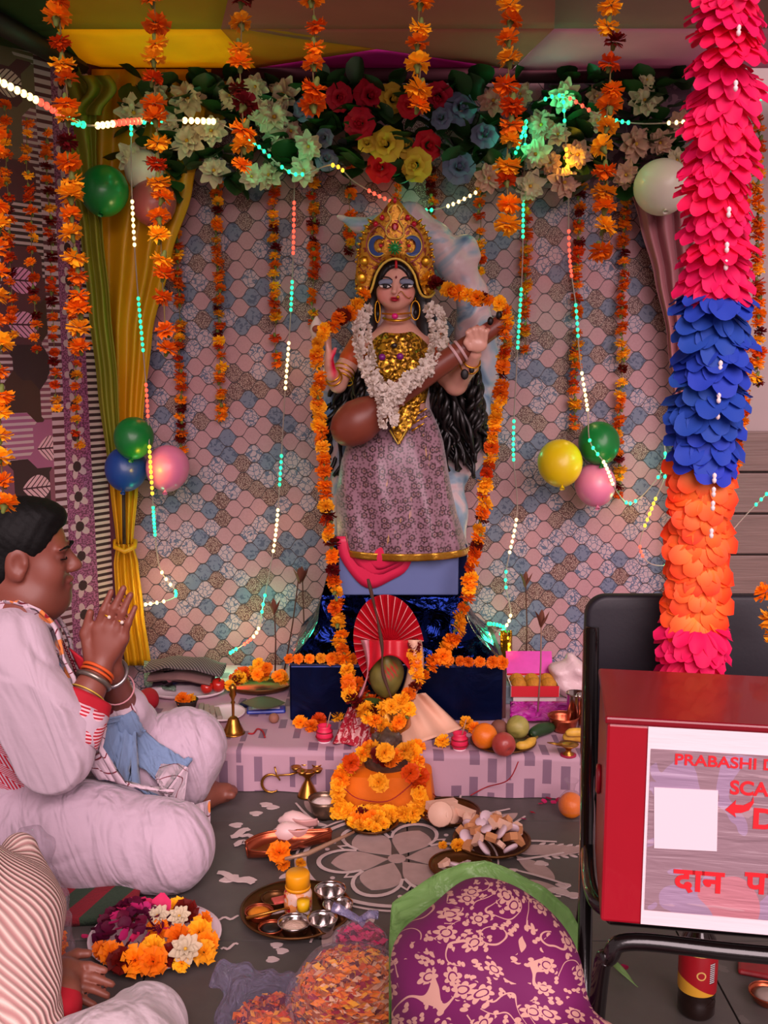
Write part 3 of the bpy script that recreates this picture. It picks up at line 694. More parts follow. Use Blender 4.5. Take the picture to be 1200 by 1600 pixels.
# ---- LED rope lights
LED = {'g': ((.02, .78, .33), 1.7), 'w': ((1.0, .74, .3), 2.6), 'r': ((1.0, .07, .04), 2.0), 'y': ((1.0, .62, .03), 2.0)}
LEDM = {k: mat('led_' + {'g': 'green', 'w': 'warm', 'r': 'red', 'y': 'yellow'}[k], c_, .4, emit=s_) for k, (c_, s_) in LED.items()}
TUBE = mat('clear_led_tube', 'a8948c', .3, alpha=.75)
def rope(label, pts, leds, Y=3.46, r=.004):
    """pts: image-measured (px,py[,Y]) along the strand; leds: (t0, t1, colour[, light power])"""
    pw = [P(p[0], p[1], p[2] if len(p) > 2 else Y) for p in pts]; path = spline(pw, 12 * len(pw))
    g = root('led_string_light', label, 'string light', min(path, key=lambda p: p.z), 'led strands around the backdrop')
    MB().tube(path, r * .55, 6).build('clear_tube', TUBE, g)
    n = len(path) - 1
    def at_(t): f = max(0, min(.9999, t)) * n; i = int(f); return path[i].lerp(path[i + 1], f - i)
    for led in leds:
        t0, t1, k = led[:3]; L = sum((at_(t0 + (t1 - t0) * q / 4) - at_(t0 + (t1 - t0) * (q + 1) / 4)).length for q in range(4)); cnt = max(3, int(L / .015)); mb = MB()
        for q in range(cnt): mb.ball(at_(t0 + (t1 - t0) * q / max(1, cnt - 1)), (r * 1.4, r * 1.4, r * 1.7), 8, 6)
        mb.build('led', LEDM[k], g)
        pw_ = 2.3 * (led[3] if len(led) > 3 else .05)
        if pw_ > 0:
            ld = bpy.data.lights.new('led_glow', 'POINT'); lo = bpy.data.objects.new('led_glow', ld); COL.objects.link(lo)
            lo.parent = g; lo.location = at_((t0 + t1) / 2) + Vector((0, -.03, 0)) - WL[g.name]; ld.energy = pw_; ld.color = LED[k][0]; ld.shadow_soft_size = .015
rope('upper left rope light running from the picture edge to the white flowers', [(-30, 112, 2.6), (60, 158, 2.75), (130, 195, 2.9), (205, 190, 3.1), (270, 188, 3.2), (340, 190, 3.3)], [(.07, .19, 'w', .08), (.21, .31, 'r', .03), (.33, .40, 'g', .06), (.46, .52, 'w', .05), (.53, .64, 'r', .03), (.66, .74, 'g', .18), (.85, .97, 'w', .1)], r=.006)
rope('rope light dipping through the white flowers to the left of the roses', [(340, 190, 3.32), (395, 222, 3.3), (460, 272, 3.3), (520, 258, 3.32), (555, 285, 3.4), (600, 310, 3.47), (650, 328, 3.47), (700, 322, 3.47), (760, 290, 3.46), (800, 250, 3.4), (822, 190, 3.3)], [(.08, .14, 'g', .1), (.17, .22, 'g', .16), (.30, .34, 'y', .03), (.45, .52, 'r', .05), (.56, .65, 'g', .2), (.70, .77, 'w', .04), (.92, .98, 'g', .14)])
rope('left rope light falling past the balloon cluster to the floor pile', [(205, 195, 3.25), (206, 300, 3.25), (214, 440, 3.3), (228, 600, 3.35), (236, 740, 3.25), (248, 880, 3.46), (275, 930, 3.47), (225, 945, 3.4)], [(.0, .03, 'g', .04), (.16, .23, 'w', .08), (.31, .38, 'g', .05), (.43, .48, 'r', .02), (.53, .60, 'y', .16), (.62, .66, 'g', .16), (.74, .79, 'w', .05), (.83, .86, 'g', .05), (.92, .99, 'w', .22)])
rope('rope light hanging straight down left of the idol', [(460, 275, 3.46), (458, 400), (453, 510), (445, 620), (438, 740), (430, 840), (412, 940), (400, 990), (360, 1020)], [(.05, .12, 'r', .02), (.17, .22, 'g', .05), (.28, .36, 'w', .08), (.47, .52, 'g', .06), (.57, .65, 'w', .08), (.735, .78, 'g', .3), (.85, .89, 'w', .03), (.905, .93, 'r', .16), (.965, 1.0, 'g', .25)])
rope('rope light hanging down right of the lute', [(822, 190, 3.35), (818, 300), (816, 420), (808, 560), (802, 700), (808, 800), (790, 900), (798, 960), (782, 990)], [(.0, .05, 'g', .12), (.12, .2, 'g', .05), (.28, .36, 'g', .06), (.46, .52, 'g', .06), (.64, .7, 'w', .05), (.74, .78, 'g', .05), (.88, .93, 'w', .08), (.95, 1.0, 'g', .18)])
rope('rope light from the top right corner flower to the green balloon', [(880, 150, 3.35), (884, 220, 3.36), (888, 290, 3.4), (890, 400), (900, 480), (906, 560), (918, 640, 3.44), (922, 690, 3.32), (945, 725, 3.3), (965, 770, 3.4), (990, 785, 3.46), (1035, 735, 3.46), (1038, 690)], [(.0, .05, 'g', .14), (.1, .17, 'y', .12), (.22, .28, 'r', .05), (.33, .38, 'g', .04), (.44, .5, 'w', .06), (.58, .63, 'g', .06), (.66, .72, 'w', .06), (.80, .84, 'g', .08), (.9, .96, 'g', .08)])
rope('short rope light crossing the blush flowers at upper right', [(840, 160, 3.3), (880, 150, 3.28), (940, 182, 3.25), (1000, 193, 3.2), (1080, 190, 3.1)], [(.1, .22, 'g', .06), (.3, .42, 'r', .03), (.52, .68, 'g', .05), (.88, .98, 'w', .08)])
rope('rope light looping low on the backdrop left of the orange paper flowers', [(1038, 690, 3.47), (1040, 740), (1020, 790), (1000, 850), (1015, 880), (1050, 884)], [(.1, .22, 'g', .06), (.36, .5, 'y', .12), (.62, .7, 'r', .03), (.93, .99, 'g', .04)])
rope('rope light slanting over the timber boards at the right edge', [(1135, 840, 3.4), (1170, 800, 3.4), (1230, 740, 3.38)], [(.02, .2, 'r', .03), (.6, .78, 'g', .05)])
rope('rope light by the gold foil at the right of the pedestal', [(782, 990, 3.4), (760, 975, 3.42), (792, 985, 3.3), (795, 1040, 3.28)], [(.4, .6, 'g', .06), (.75, .95, 'y', .08)])
rope('bit of rope light at the upper right picture edge', [(1186, 155, 3.0), (1215, 140, 3.0)], [(.1, .6, 'g', .05)])

# ================================================================== PEDESTAL AND IDOL
# crumpled blue foil
N = NT('crumpled_blue_foil'); o = N.obj(); vz = N.vor(o, 9, 'F1').outputs['Distance']; nz = N.noise(o, 14, 3, 1.2)
N.base(N.mix(nz, lin('0a1238'), lin('10205c'))); N.b.inputs['Metallic'].default_value = 1.0; N.b.inputs['Roughness'].default_value = .14
N.bump(N.add(vz, N.mul(nz, .25)), 1.0, .05); foil = N.m
N = NT('dark_blue_foil_paper'); o = N.obj(); nz = N.noise(o, 9, 4, 1.0); N.base(N.mix(nz, lin('03061a'), lin('0b1e54'))); N.b.inputs['Metallic'].default_value = .75; N.b.inputs['Roughness'].default_value = .28
N.bump(nz, .35, .01); foil2 = N.m
slateblue = mat('slate_blue_paint', '5b6a9a', .5, var=.06)
PB = 2.96                       # front plane of the pedestal
pd = root('foil_pedestal', 'pedestal box wrapped in dark blue foil with a crumpled sloping top', 'pedestal', (P(620, 1125, PB).x, 3.2, PLZ))
bl, br_ = P(453, 1125, PB), P(785, 1125, PB); bz = P(600, 1040, PB).z
MB().box(((bl.x + br_.x) / 2, (PB + 3.44) / 2, (PLZ + bz) / 2 + .001), (br_.x - bl.x, 3.44 - PB, bz - PLZ)).build('box', foil2, pd, smooth=False, bevel=.006)
MB().box((br_.x + .006, (PB + 3.44) / 2, (PLZ + bz) / 2), (.012, 3.4 - PB, bz - PLZ - .006)).build('side_board', mat('brown_side_board', '4a2320', .6), pd, smooth=False)
uz = P(620, 930, 3.06).z
def slope(u, v):
    # wrapped skirt between the box rim and the upper block, crumpled
    pts0 = [(bl.x, PB), (br_.x, PB), (br_.x, 3.44), (bl.x, 3.44)]; tl, tr = P(503, 930, 3.06), P(722, 930, 3.06); pts1 = [(tl.x, 3.06), (tr.x, 3.06), (tr.x, 3.40), (tl.x, 3.40)]
    t = u * 4; i = int(t) % 4; f = t - int(t)
    a = Vector(pts0[i]).lerp(Vector(pts0[(i + 1) % 4]), f); b = Vector(pts1[i]).lerp(Vector(pts1[(i + 1) % 4]), f); w = v + .12 * math.sin(v * math.pi) * -1
    p = a.lerp(b, v); nzv = noise.noise(Vector((u * 22, v * 3, 1))); bul = math.sin(math.pi * v)
    cx = Vector(((bl.x + br_.x) / 2, 3.2)); dirv = (p - cx).normalized(); p = p + dirv * (.014 * nzv * bul - .03 * bul)
    return (p.x, p.y, bz + (uz - bz) * v + .01 * nzv * bul)
MB().grid(slope, 96, 14, closed=True).build('foil_skirt', foil, pd, solid=.001)
MB().tube([P(453, 1038, PB - .003), P(785, 1040, PB - .003)], .0035, 6).build('foil_edge', mat('bright_foil_edge', '8090c8', .25, 1.0), pd)
ub_z = P(620, 858, 3.06).z; tl, tr = P(530, 930, 3.06), P(716, 930, 3.06)

IY = 3.17
def I(px, py, dy=0.0): return P(px, py, IY + dy)
st = root('goddess_statue', 'painted goddess statue with gold crown playing a lute, in a flowered skirt', 'statue', (I(620, 900).x, IY, uz))
MB().box(((tl.x + tr.x) / 2, 3.23, (uz + ub_z) / 2), (tr.x - tl.x, .34, ub_z - uz), m=0).build('painted_block', slateblue, st, smooth=False, bevel=.004)
MB().box(((tl.x + tr.x) / 2 - .0, 3.25, (uz + ub_z) / 2 - .002), (tr.x - tl.x + .06, .30, ub_z - uz + .02)).build('block_side_foil', foil2, st, smooth=False, bevel=.006)

# ---- backing wave: white, blue and blush swirls
N = NT('painted_wave'); o = N.obj(); wn = N.noise(N.vec(*N.xyz(o)), 7, 3, 1.5)
N.base(N.ramp(wn, [(.3, '4d7090'), (.43, '8fa6b4'), (.52, 'c9b4b4'), (.62, 'c0a2a4'), (.75, '6f90a4')])); N.b.inputs['Roughness'].default_value = .4; wave_m = N.m
S_ = sdf_for([I(505, 300), I(790, 300), I(505, 900), I(790, 900), I(600, 600, .17), I(600, 600, .05)], .05, .007)
def wav(pts, rs, dy=.12, k=.03):
    for (a, b), (ra, rb) in zip(zip(pts, pts[1:]), zip(rs, rs[1:])): S_.cap(I(*a, dy), I(*b, dy), ra * .00198, rb * .00198, k)
wav([(528, 338), (560, 352), (600, 352), (640, 345)], [4, 9, 16, 26]); wav([(640, 345), (680, 375), (712, 415), (738, 460)], [26, 24, 26, 22])
wav([(738, 460), (742, 520), (752, 580), (748, 640), (735, 690), (722, 742)], [24, 30, 24, 16, 24, 12]); wav([(742, 400), (728, 385), (722, 398), (735, 440)], [10, 15, 9, 10]); wav([(745, 520), (765, 560), (762, 600)], [20, 12, 5])
wav([(735, 690), (750, 705), (742, 730)], [14, 12, 6]); wav([(520, 560), (515, 640), (530, 700), (540, 780), (540, 850)], [14, 14, 18, 20, 22]); wav([(700, 740), (700, 800), (700, 860)], [24, 30, 30]); wav([(620, 420), (620, 560), (620, 700), (620, 860)], [50, 60, 70, 80])
S_.g = S_.g
S_.cut(I(620, 600, .20), (0, 1, 0)); S_.build('backing_wave', wave_m, st)

# ---- body (skin) as one continuous figure
skin_col = np.array(lin('d9a08c'))
IH = 0.0045
B_ = sdf_for([I(490, 330), I(790, 330), I(490, 870), I(790, 870), I(600, 600, -.22), I(600, 600, .14)], .03, IH)
px_ = IY / FPX
def ip(px, py, dy=0): return I(px, py, dy)
def pr(r): return r * .00198
# head: turned slightly to the viewer's left
B_.ell(ip(620, 440, .015), (pr(33), pr(36), pr(42)), k=.01); B_.ell(ip(618, 452, -.012), (pr(26.5), pr(27), pr(31)), k=.02)
B_.ell(ip(617, 475, -.034), (pr(12), pr(13), pr(8)), k=.025)
B_.ell(ip(602, 460, -.033), (pr(12), pr(10), pr(13)), k=.02); B_.ell(ip(634, 460, -.033), (pr(12), pr(10), pr(13)), k=.02)
B_.cap(ip(618, 440, -.062), ip(616, 455.5, -.077), pr(2.4), pr(3.4), k=.008); B_.ell(ip(616, 456.5, -.075), (pr(5), pr(4), pr(2.6)), k=.006)
B_.ell(ip(617, 465.5, -.066), (pr(7), pr(4), pr(2.6)), k=.006); B_.ell(ip(617, 470.5, -.063), (pr(6), pr(4.2), pr(3)), k=.006)
B_.ell(ip(602, 446, -.066), (pr(8.5), pr(5), pr(5)), k=.006, op='sub'); B_.ell(ip(635, 446, -.066), (pr(8.5), pr(5), pr(5)), k=.006, op='sub')
B_.ell(ip(602, 446, -.048), (pr(10), pr(7), pr(7)), k=.004); B_.ell(ip(635, 446, -.048), (pr(10), pr(7), pr(7)), k=.004)
B_.ell(ip(585, 460, .01), (pr(3), pr(6), pr(9)), k=.006); B_.ell(ip(655, 460, .01), (pr(3), pr(6), pr(9)), k=.006)
# neck, shoulders, torso
B_.cap(ip(619, 475, .015), ip(622, 525, .03), pr(18), pr(22), k=.015); B_.cap(ip(575, 540, .03), ip(668, 540, .03), pr(24), pr(24), k=.04)
B_.chain([ip(622, 545, .02), ip(625, 600, .02), ip(630, 645, .02), ip(632, 690, .02)], [pr(40), pr(38), pr(32), pr(38)], k=.03)
B_.ell(ip(598, 575, -.035), pr(20), k=.03); B_.ell(ip(645, 575, -.035), pr(20), k=.03)
# seated hips, thighs and folded shins (below the skirt)
B_.chain([ip(600, 710, .0), ip(584, 745, -.04), ip(590, 820, -.02)], [pr(26), pr(14), pr(9)], k=.02); B_.chain([ip(650, 710, .0), ip(660, 745, -.04), ip(668, 820, -.02)], [pr(26), pr(14), pr(9)], k=.02)
B_.ell(ip(575, 868, -.075), (pr(20), pr(12), pr(7)), k=.01)
# viewer-left arm raised with open palm
B_.chain([ip(566, 540, .03), ip(540, 575, .0), ip(528, 600, -.03)], [pr(19), pr(15), pr(13)], k=.015); B_.chain([ip(528, 600, -.03), ip(518, 585, -.07), ip(514, 570, -.08)], [pr(13), pr(9), pr(8)], k=.012)
B_.ell(ip(514, 560, -.085), (pr(7), pr(11), pr(18)), k=.01)
for dx, top, dyy in ((-3, 525, -.095), (-1, 519, -.088), (1, 521, -.081), (3, 527, -.074)): B_.cap(ip(514 + dx * .5, 550, dyy), ip(512 + dx, top, dyy), pr(3.6), pr(2.6), k=.003)
B_.cap(ip(517, 560, -.1), ip(524, 545, -.105), pr(4), pr(3), k=.004)
# viewer-right arm bent up to the lute neck
B_.chain([ip(678, 540, .03), ip(700, 585, .0), ip(712, 600, -.03)], [pr(20), pr(18), pr(17)], k=.015); B_.chain([ip(712, 600, -.03), ip(732, 574, -.10), ip(742, 553, -.15)], [pr(17), pr(13), pr(10)], k=.012)
B_.ell(ip(746, 538, -.178), (pr(15), pr(6), pr(12)), k=.01)
for k_, (bx, by, mx_, my, tx, ty) in enumerate([(735, 528, 731, 518, 736, 513), (743, 525, 740, 513, 746, 509), (751, 524, 750, 512, 756, 509), (758, 528, 759, 516, 764, 514)]):
    B_.chain([ip(bx, by + 2, -.182), ip(mx_, my + 2, -.19), ip(tx, ty + 1, -.178)], [pr(4.2), pr(4), pr(3.2)], k=.003)
B_.chain([ip(734, 544, -.178), ip(728, 535, -.182), ip(731, 527, -.182)], [pr(4.6), pr(4.2), pr(3.4)], k=.004)
palm_c = np.array(ip(520, 568, -.09)); lipc = np.array(ip(617, 468, -.07)); chk = [np.array(ip(600, 461, -.05)), np.array(ip(637, 461, -.05))]
def idol_cols(V):
    C = np.tile(skin_col, (len(V), 1))
    def blend(c, r, col, amt): 
        d = np.linalg.norm((V - c) / np.array(r), axis=1); w = (np.clip(1.4 - d, 0, 1) * amt)[:, None]; C[:] = C * (1 - w) + np.array(lin(col)) * w
    for c in chk: blend(c, (.03, .03, .03), 'd8706a', .45)
    blend(lipc, (.016, .014, .006), 'b01030', 1.6)
    blend(palm_c + np.array((.006, -.012, 0)), (.012, .03, .05), 'e0104a', 1.3)
    for q in ((736, 513), (746, 509), (756, 509), (764, 514)): blend(np.array(ip(*q, -.178)), (.006, .008, .006), 'b01030', 1.2)
    return np.clip(C, 0, 1)
B_.build('body', vcol_mat('painted_clay_skin', .38, coat=.25), st, color=idol_cols)
# ---- face paint: eyes, brows, lids, forehead dot
GOLD = mat('gold_ornament', 'd39a2a', .3, .9, bump=.3, bscale=120, bdist=.002); GOLD2 = mat('pale_gold_trim', 'd8b64a', .45, .35); BLACK = mat('black_paint', '120a0a', .5); WHITE = mat('eye_white_paint', 'e8ddd4', .4)
LID = mat('grey_blue_lid_paint', '6d7488', .5); RED = mat('red_jewel', 'c01430', .25, .2); PINKJ = mat('pink_jewel', 'd81a78', .25, .1); BLUEJ = mat('blue_enamel', '24407a', .35); GREENJ = mat('green_jewel', '0f8a3c', .25); PURPJ = mat('purple_jewel', '7a1a7a', .3)
def flat_ell(mb, c, rx, rz, ry=.003, tilt=0.0): mb.ball(c, (rx, ry, rz), 14, 8, R=Euler((0, tilt, 0)).to_matrix())
for sx in (-1, 1):
    ex = 619 + sx * 16.5; e = root  # eye centre
    lid = MB(); flat_ell(lid, ip(ex, 441.0, -.0695), pr(11), pr(5.2), .0045, sx * .12); lid = lid.build('eyelid', LID, st)
    ey = MB(); flat_ell(ey, ip(ex, 446.5, -.0685), pr(9.5), pr(3.6), .004, sx * -.04); ey = ey.build('eye', WHITE, st)
    ir = MB(); flat_ell(ir, ip(ex - 1, 447, -.0735), pr(3.4), pr(3.4), .0022); ir.build('iris', BLACK, ey)
    MB().tube(spline([ip(ex - sx * 9, 448.5, -.070), ip(ex - sx * 4, 444.6, -.075), ip(ex + sx * 3, 444.2, -.0745), ip(ex + sx * 12.5, 446, -.063)], 12), [.001] + [.0022] * 11 + [.001], 6).build('upper_lash', BLACK, st)
    MB().tube(spline([ip(ex - sx * 9, 448, -.070), ip(ex, 450.4, -.072), ip(ex + sx * 11.5, 446, -.063)], 10), .0012, 6).build('lower_lash', BLACK, st)
    MB().tube(spline([ip(ex - sx * 10.5, 437.5, -.070), ip(ex - sx * 4, 433.5, -.0705), ip(ex + sx * 5, 433.5, -.066), ip(ex + sx * 13, 440, -.056)], 12), [.0016, .002, .0022, .0024, .0024, .0024, .0024, .0024, .0022, .002, .0018, .0014, .0008], 6).build('eyebrow', BLACK, st)
MB().ball(ip(619, 433, -.069), (.0028, .002, .004), 8, 6).build('forehead_dot', mat('dark_red_dot', '6a0a1a', .5), st)
MB().ball(ip(616.5, 465.2, -.0755), (.0115, .004, .0028), 10, 6).ball(ip(616.5, 469, -.075), (.009, .005, .0034), 10, 6).build('lips', mat('lip_paint', 'b01030', .3), st)
MB().tube(spline([ip(621, 461, -.08), ip(627, 455, -.07), ip(633, 462, -.066), ip(639, 466, -.058), ip(645, 462, -.04)], 14), .0012, 5).ball(ip(622, 464, -.084), (.005, .004, .005), 8, 6).build('nose_ring', GOLD, st)
# ---- hair
HAIR = mat('black_idol_hair', '0c0808', .38, spec=.6)
H_s = sdf_for([ip(560, 380), ip(680, 380), ip(560, 700), ip(680, 700), ip(600, 500, .12), ip(600, 500, -.07)], .06, .006)
H_s.ell(ip(619, 438, .012), (pr(38), pr(40), pr(44)), k=.02); H_s.chain([ip(585, 440, .01), ip(578, 490, .02), ip(572, 540, .02)], [pr(13), pr(14), pr(14)], k=.015); H_s.chain([ip(655, 440, .01), ip(664, 490, .02), ip(668, 540, .02)], [pr(13), pr(15), pr(15)], k=.015)
H_s.ell(ip(618, 463, -.07), (pr(25.5), pr(34), pr(44)), k=.006, op='sub'); H_s.ell(ip(618, 500, -.05), (pr(24), pr(34), pr(40)), k=.01, op='sub')
hr = H_s.build('hair', HAIR, st)
MB().tube([ip(619, 402, -.062), ip(619, 419, -.069)], [.003, .0045], 6).build('parting_mark', mat('vermilion', 'c01420', .6), st)
rn = random.Random(3)
def lock(px0, py0, px1, py1, dy):
    n = 46; ph = rn.uniform(0, 6); am = rn.uniform(3.5, 8); fr = rn.uniform(15, 24); pts = []
    for k in range(n + 1):
        t = k / n; w = am * (.25 + .75 * t); pts.append(ip(px0 + (px1 - px0) * t ** 1.2 + w * math.sin(ph + t * fr), py0 + (py1 - py0) * t, dy + .010 * math.cos(ph + t * fr)))
    return MB().tube(pts, [.006 + .004 * math.sin(math.pi * k / n) for k in range(n + 1)], 5)
for k in range(26): lock(572 + rn.uniform(-8, 8), 500 + rn.uniform(0, 30), rn.uniform(484, 532), rn.uniform(640, 745), .09 + rn.uniform(-.02, .02)).build('curl', HAIR, hr)
for k in range(8): lock(560 + rn.uniform(-6, 8), 560 + rn.uniform(0, 20), rn.uniform(545, 575), rn.uniform(640, 720), .02 + rn.uniform(-.02, .02)).build('curl', HAIR, hr)
for k in range(40): lock(672 + rn.uniform(-10, 8), 500 + rn.uniform(0, 40), rn.uniform(685, 764), rn.uniform(650, 750), .03 + rn.uniform(-.03, .05)).build('curl', HAIR, hr)
for k in range(16): lock(735 + rn.uniform(-8, 14), 570 + rn.uniform(0, 20), rn.uniform(735, 768), rn.uniform(660, 725), .03 + rn.uniform(-.02, .03)).build('curl', HAIR, hr)
# ---- blouse, sleeve, belt
N = NT('gold_brocade'); o = N.obj(); vz = N.vor(o, 70, 'F1').outputs['Distance']; N.base(N.mix(N.gt(N.noise(o, 60, 4, 1.2), .52), lin('7a5210'), lin('e0a830'))); N.b.inputs['Metallic'].default_value = .75; N.b.inputs['Roughness'].default_value = .35; N.bump(vz, .8, .006); BROC = N.m
L_s = sdf_for([ip(560, 500), ip(690, 500), ip(560, 660), ip(690, 660), ip(600, 600, .1), ip(600, 600, -.1)], .04, .005)
L_s.chain([ip(622, 548, .02), ip(625, 600, .02), ip(628, 628, .02)], [pr(43), pr(42), pr(36)], k=.03); L_s.ell(ip(598, 575, -.036), pr(23), k=.03); L_s.ell(ip(645, 575, -.036), pr(23), k=.03)
L_s.cap(ip(578, 545, .03), ip(665, 545, .03), pr(24), k=.03); L_s.ell(ip(621, 500, -.05), (pr(30), pr(40), pr(18)), k=.01, op='sub'); L_s.cut(ip(620, 514, 0), (0, 0, 1)); L_s.cut(ip(620, 632, 0), (0, 0, -1))
bl_o = L_s.build('blouse', BROC, st)
SLV = mat('orange_silk_sleeve', 'c4501a', .5, var=.2, vscale=60)
for a_, b_, r0, r1 in ((ip(566, 540, .03), ip(548, 562, .01), 22, 18), (ip(678, 540, .03), ip(697, 575, .005), 23, 20)):
    A_s = sdf_for([a_, b_], .06, .005); A_s.cap(a_, b_, pr(r0), pr(r1), k=.01); A_s.build('sleeve', SLV, st)
def ring(c, ax, r, t, n=20, name='bangle', m=GOLD, par=st):
    x, y, d = frame_from(ax); MB().tube([Vector(c) + x * (r * math.cos(a)) + y * (r * math.sin(a)) for a in [2 * math.pi * k / n for k in range(n)]], t, 6, closed=True).build(name, m, par)
for q in range(3): ring(ip(538 - q * 1.2, 578 + q * 7, -.002 - q * .008), ip(528, 600, -.03) - ip(540, 575, 0), pr(17), .0028)
for q in range(2): ring(ip(733 + q * 4, 572 - q * 8, -.105 - q * .019), ip(742, 553, -.15) - ip(732, 574, -.10), pr(14 - q), .003)
for q in range(2): ring(ip(522 - q * 2, 592 - q * 6, -.052 - q * .012), ip(518, 585, -.07) - ip(528, 600, -.03), pr(12.5 - q), .003)
MB().ball(ip(726, 585, -.128), (.012, .004, .016), 10, 6).ball(ip(737, 578, -.138), (.008, .004, .010), 10, 6).build('arm_ornament', BLACK, st)
# necklace, choker, earrings, jewels
MB().tube(spline([ip(599, 497, -.03), ip(608, 500, -.05), ip(620, 501, -.058), ip(632, 500, -.05), ip(641, 496, -.03)], 16), .004, 8).build('choker', GOLD, st)
MB().ball(ip(617, 494, -.062), (.010, .006, .009), 10, 6).build('choker_jewel', PINKJ, st)
MB().tube(spline([ip(597, 490, -.02), ip(618, 491, -.052), ip(642, 489, -.02)], 14), .003, 8).build('upper_choker', mat('orange_choker', 'c87820', .35, .6), st)
for a, b in ((597, 558), (625, 557)): MB().ball(ip(a, b, -.083), (.011, .007, .010), 10, 6).build('blouse_jewel', PURPJ, bl_o)
MB().ball(ip(616, 540, -.072), (.010, .005, .008), 10, 6).build('blouse_stone', mat('dark_stone', '2a2018', .3), bl_o)
for ex, ln in ((590, 34), (649, 30)):
    pts = [ip(ex + (7 if ex > 600 else 4) * math.sin(t), 470 + ln * .5 - ln * .5 * math.cos(t), -.012) for t in [2 * math.pi * k / 18 for k in range(18)]]
    er = MB().tube(pts, .0026, 6, closed=True).build('earring', GOLD, st)
    MB().ball(ip(ex, 470 + ln * .62, -.012), (.007, .004, .010), 8, 6).build('earring_stone', BLACK, er)
    MB().tube([ip(ex, 458, -.01), ip(ex, 471, -.012)], .002, 6).build('earring_hook', GOLD, er)
# gold waist plate with a pointed drop
bp = [(628, 610), (645, 622), (658, 612), (656, 640), (648, 660), (636, 676), (624, 696), (612, 672), (606, 652), (618, 640)]
wp = MB().prism([ip(a, b, -.098 - .0006 * (b - 610)) for a, b in bp], (0, .012, 0)).build('waist_plate', BROC, st, bevel=.003)
for k in range(11):
    t = k / 10; a = (640 + 18 * math.sin(t * 2.6) * (1 if k % 2 else .4), 615 + 58 * t); MB().tube([ip(*a, -.102 - .0006 * (a[1] - 610)), ip(a[0] + 10, a[1] - 6, -.108 - .0006 * (a[1] - 610))], [.004, .002], 6).build('gold_bead', GOLD, wp)
MB().tube([ip(609, 672, -.142), ip(622, 694, -.152), ip(635, 672, -.142)], .003, 6).build('drop_border', GOLD2, wp)

# ---- crown
def crown_y(px): return -.062 + .000009 * (px - 617) ** 2
outer = [(568, 463), (557, 456), (554, 440), (557, 415), (561, 392), (564, 372), (572, 352), (584, 342), (594, 334), (602, 324), (609, 314), (617, 306), (625, 314), (632, 324), (640, 334), (650, 342), (662, 352), (670, 372), (673, 392), (677, 415), (681, 440), (679, 458), (668, 463)]
inner = [(662, 458), (655, 440), (649, 424), (640, 412), (629, 405), (617, 402), (605, 405), (594, 412), (586, 424), (580, 440), (574, 458)]
mb = MB(); nO, nI = len(outer), len(inner)
def rs2(pl, n):
    pl = [Vector((a, b)) for a, b in pl]; return [p for p, _ in resample([Vector((p.x, p.y, 0)) for p in pl], sum((a - b).length for a, b in zip(pl, pl[1:])) / n)][:n + 1]
O2 = rs2(outer, 40); I2 = rs2(inner[::-1], 40); n2 = min(len(O2), len(I2)) - 1
def crown_fn(back):
    def fn(u, v):
        a = O2[round(u * n2)]; b = I2[round(u * n2)]; q = a.lerp(b, v); return ip(q.x, q.y, crown_y(q.x) + (.022 if back else -.006 * math.sin(math.pi * v)))
    return fn
N = NT('crown_gold_red'); o = N.obj(); N.base(N.mix(N.gt(N.noise(o, 70, 3, .8), .56), lin('c58a22'), lin('8a3a26'))); N.b.inputs['Metallic'].default_value = .55; N.b.inputs['Roughness'].default_value = .4; N.bump(N.noise(o, 90, 3), .5, .004)
mb.grid(crown_fn(False), n2, 8).grid(crown_fn(True), n2, 8)
i0 = (n2 + 1) * 9; w_ = n2 + 1
for u in range(n2):
    for row in (0, 8): a = row * w_ + u; mb._f([a, a + 1, i0 + a + 1, i0 + a] if row else [a + 1, a, i0 + a, i0 + a + 1])
cw = mb.build('crown', N.m, st)
def cy(px, py): return crown_y(px) - .012
def trim(pts, r=.0032, m=GOLD2, name='crown_trim', n=28, lift=0.0): MB().tube(spline([ip(a, b, cy(a, b) - lift) for a, b in pts], n), r, 6).build(name, m, cw)
trim([(566, 462), (575, 462), (582, 448), (588, 428), (600, 411), (617, 404), (634, 411), (647, 428), (653, 448), (660, 462), (672, 464), (679, 456)], .004)
trim([(613, 320), (606, 330), (611, 342), (603, 358), (606, 370), (617, 373), (628, 370), (631, 358), (623, 342), (628, 330), (621, 320)], .0026)
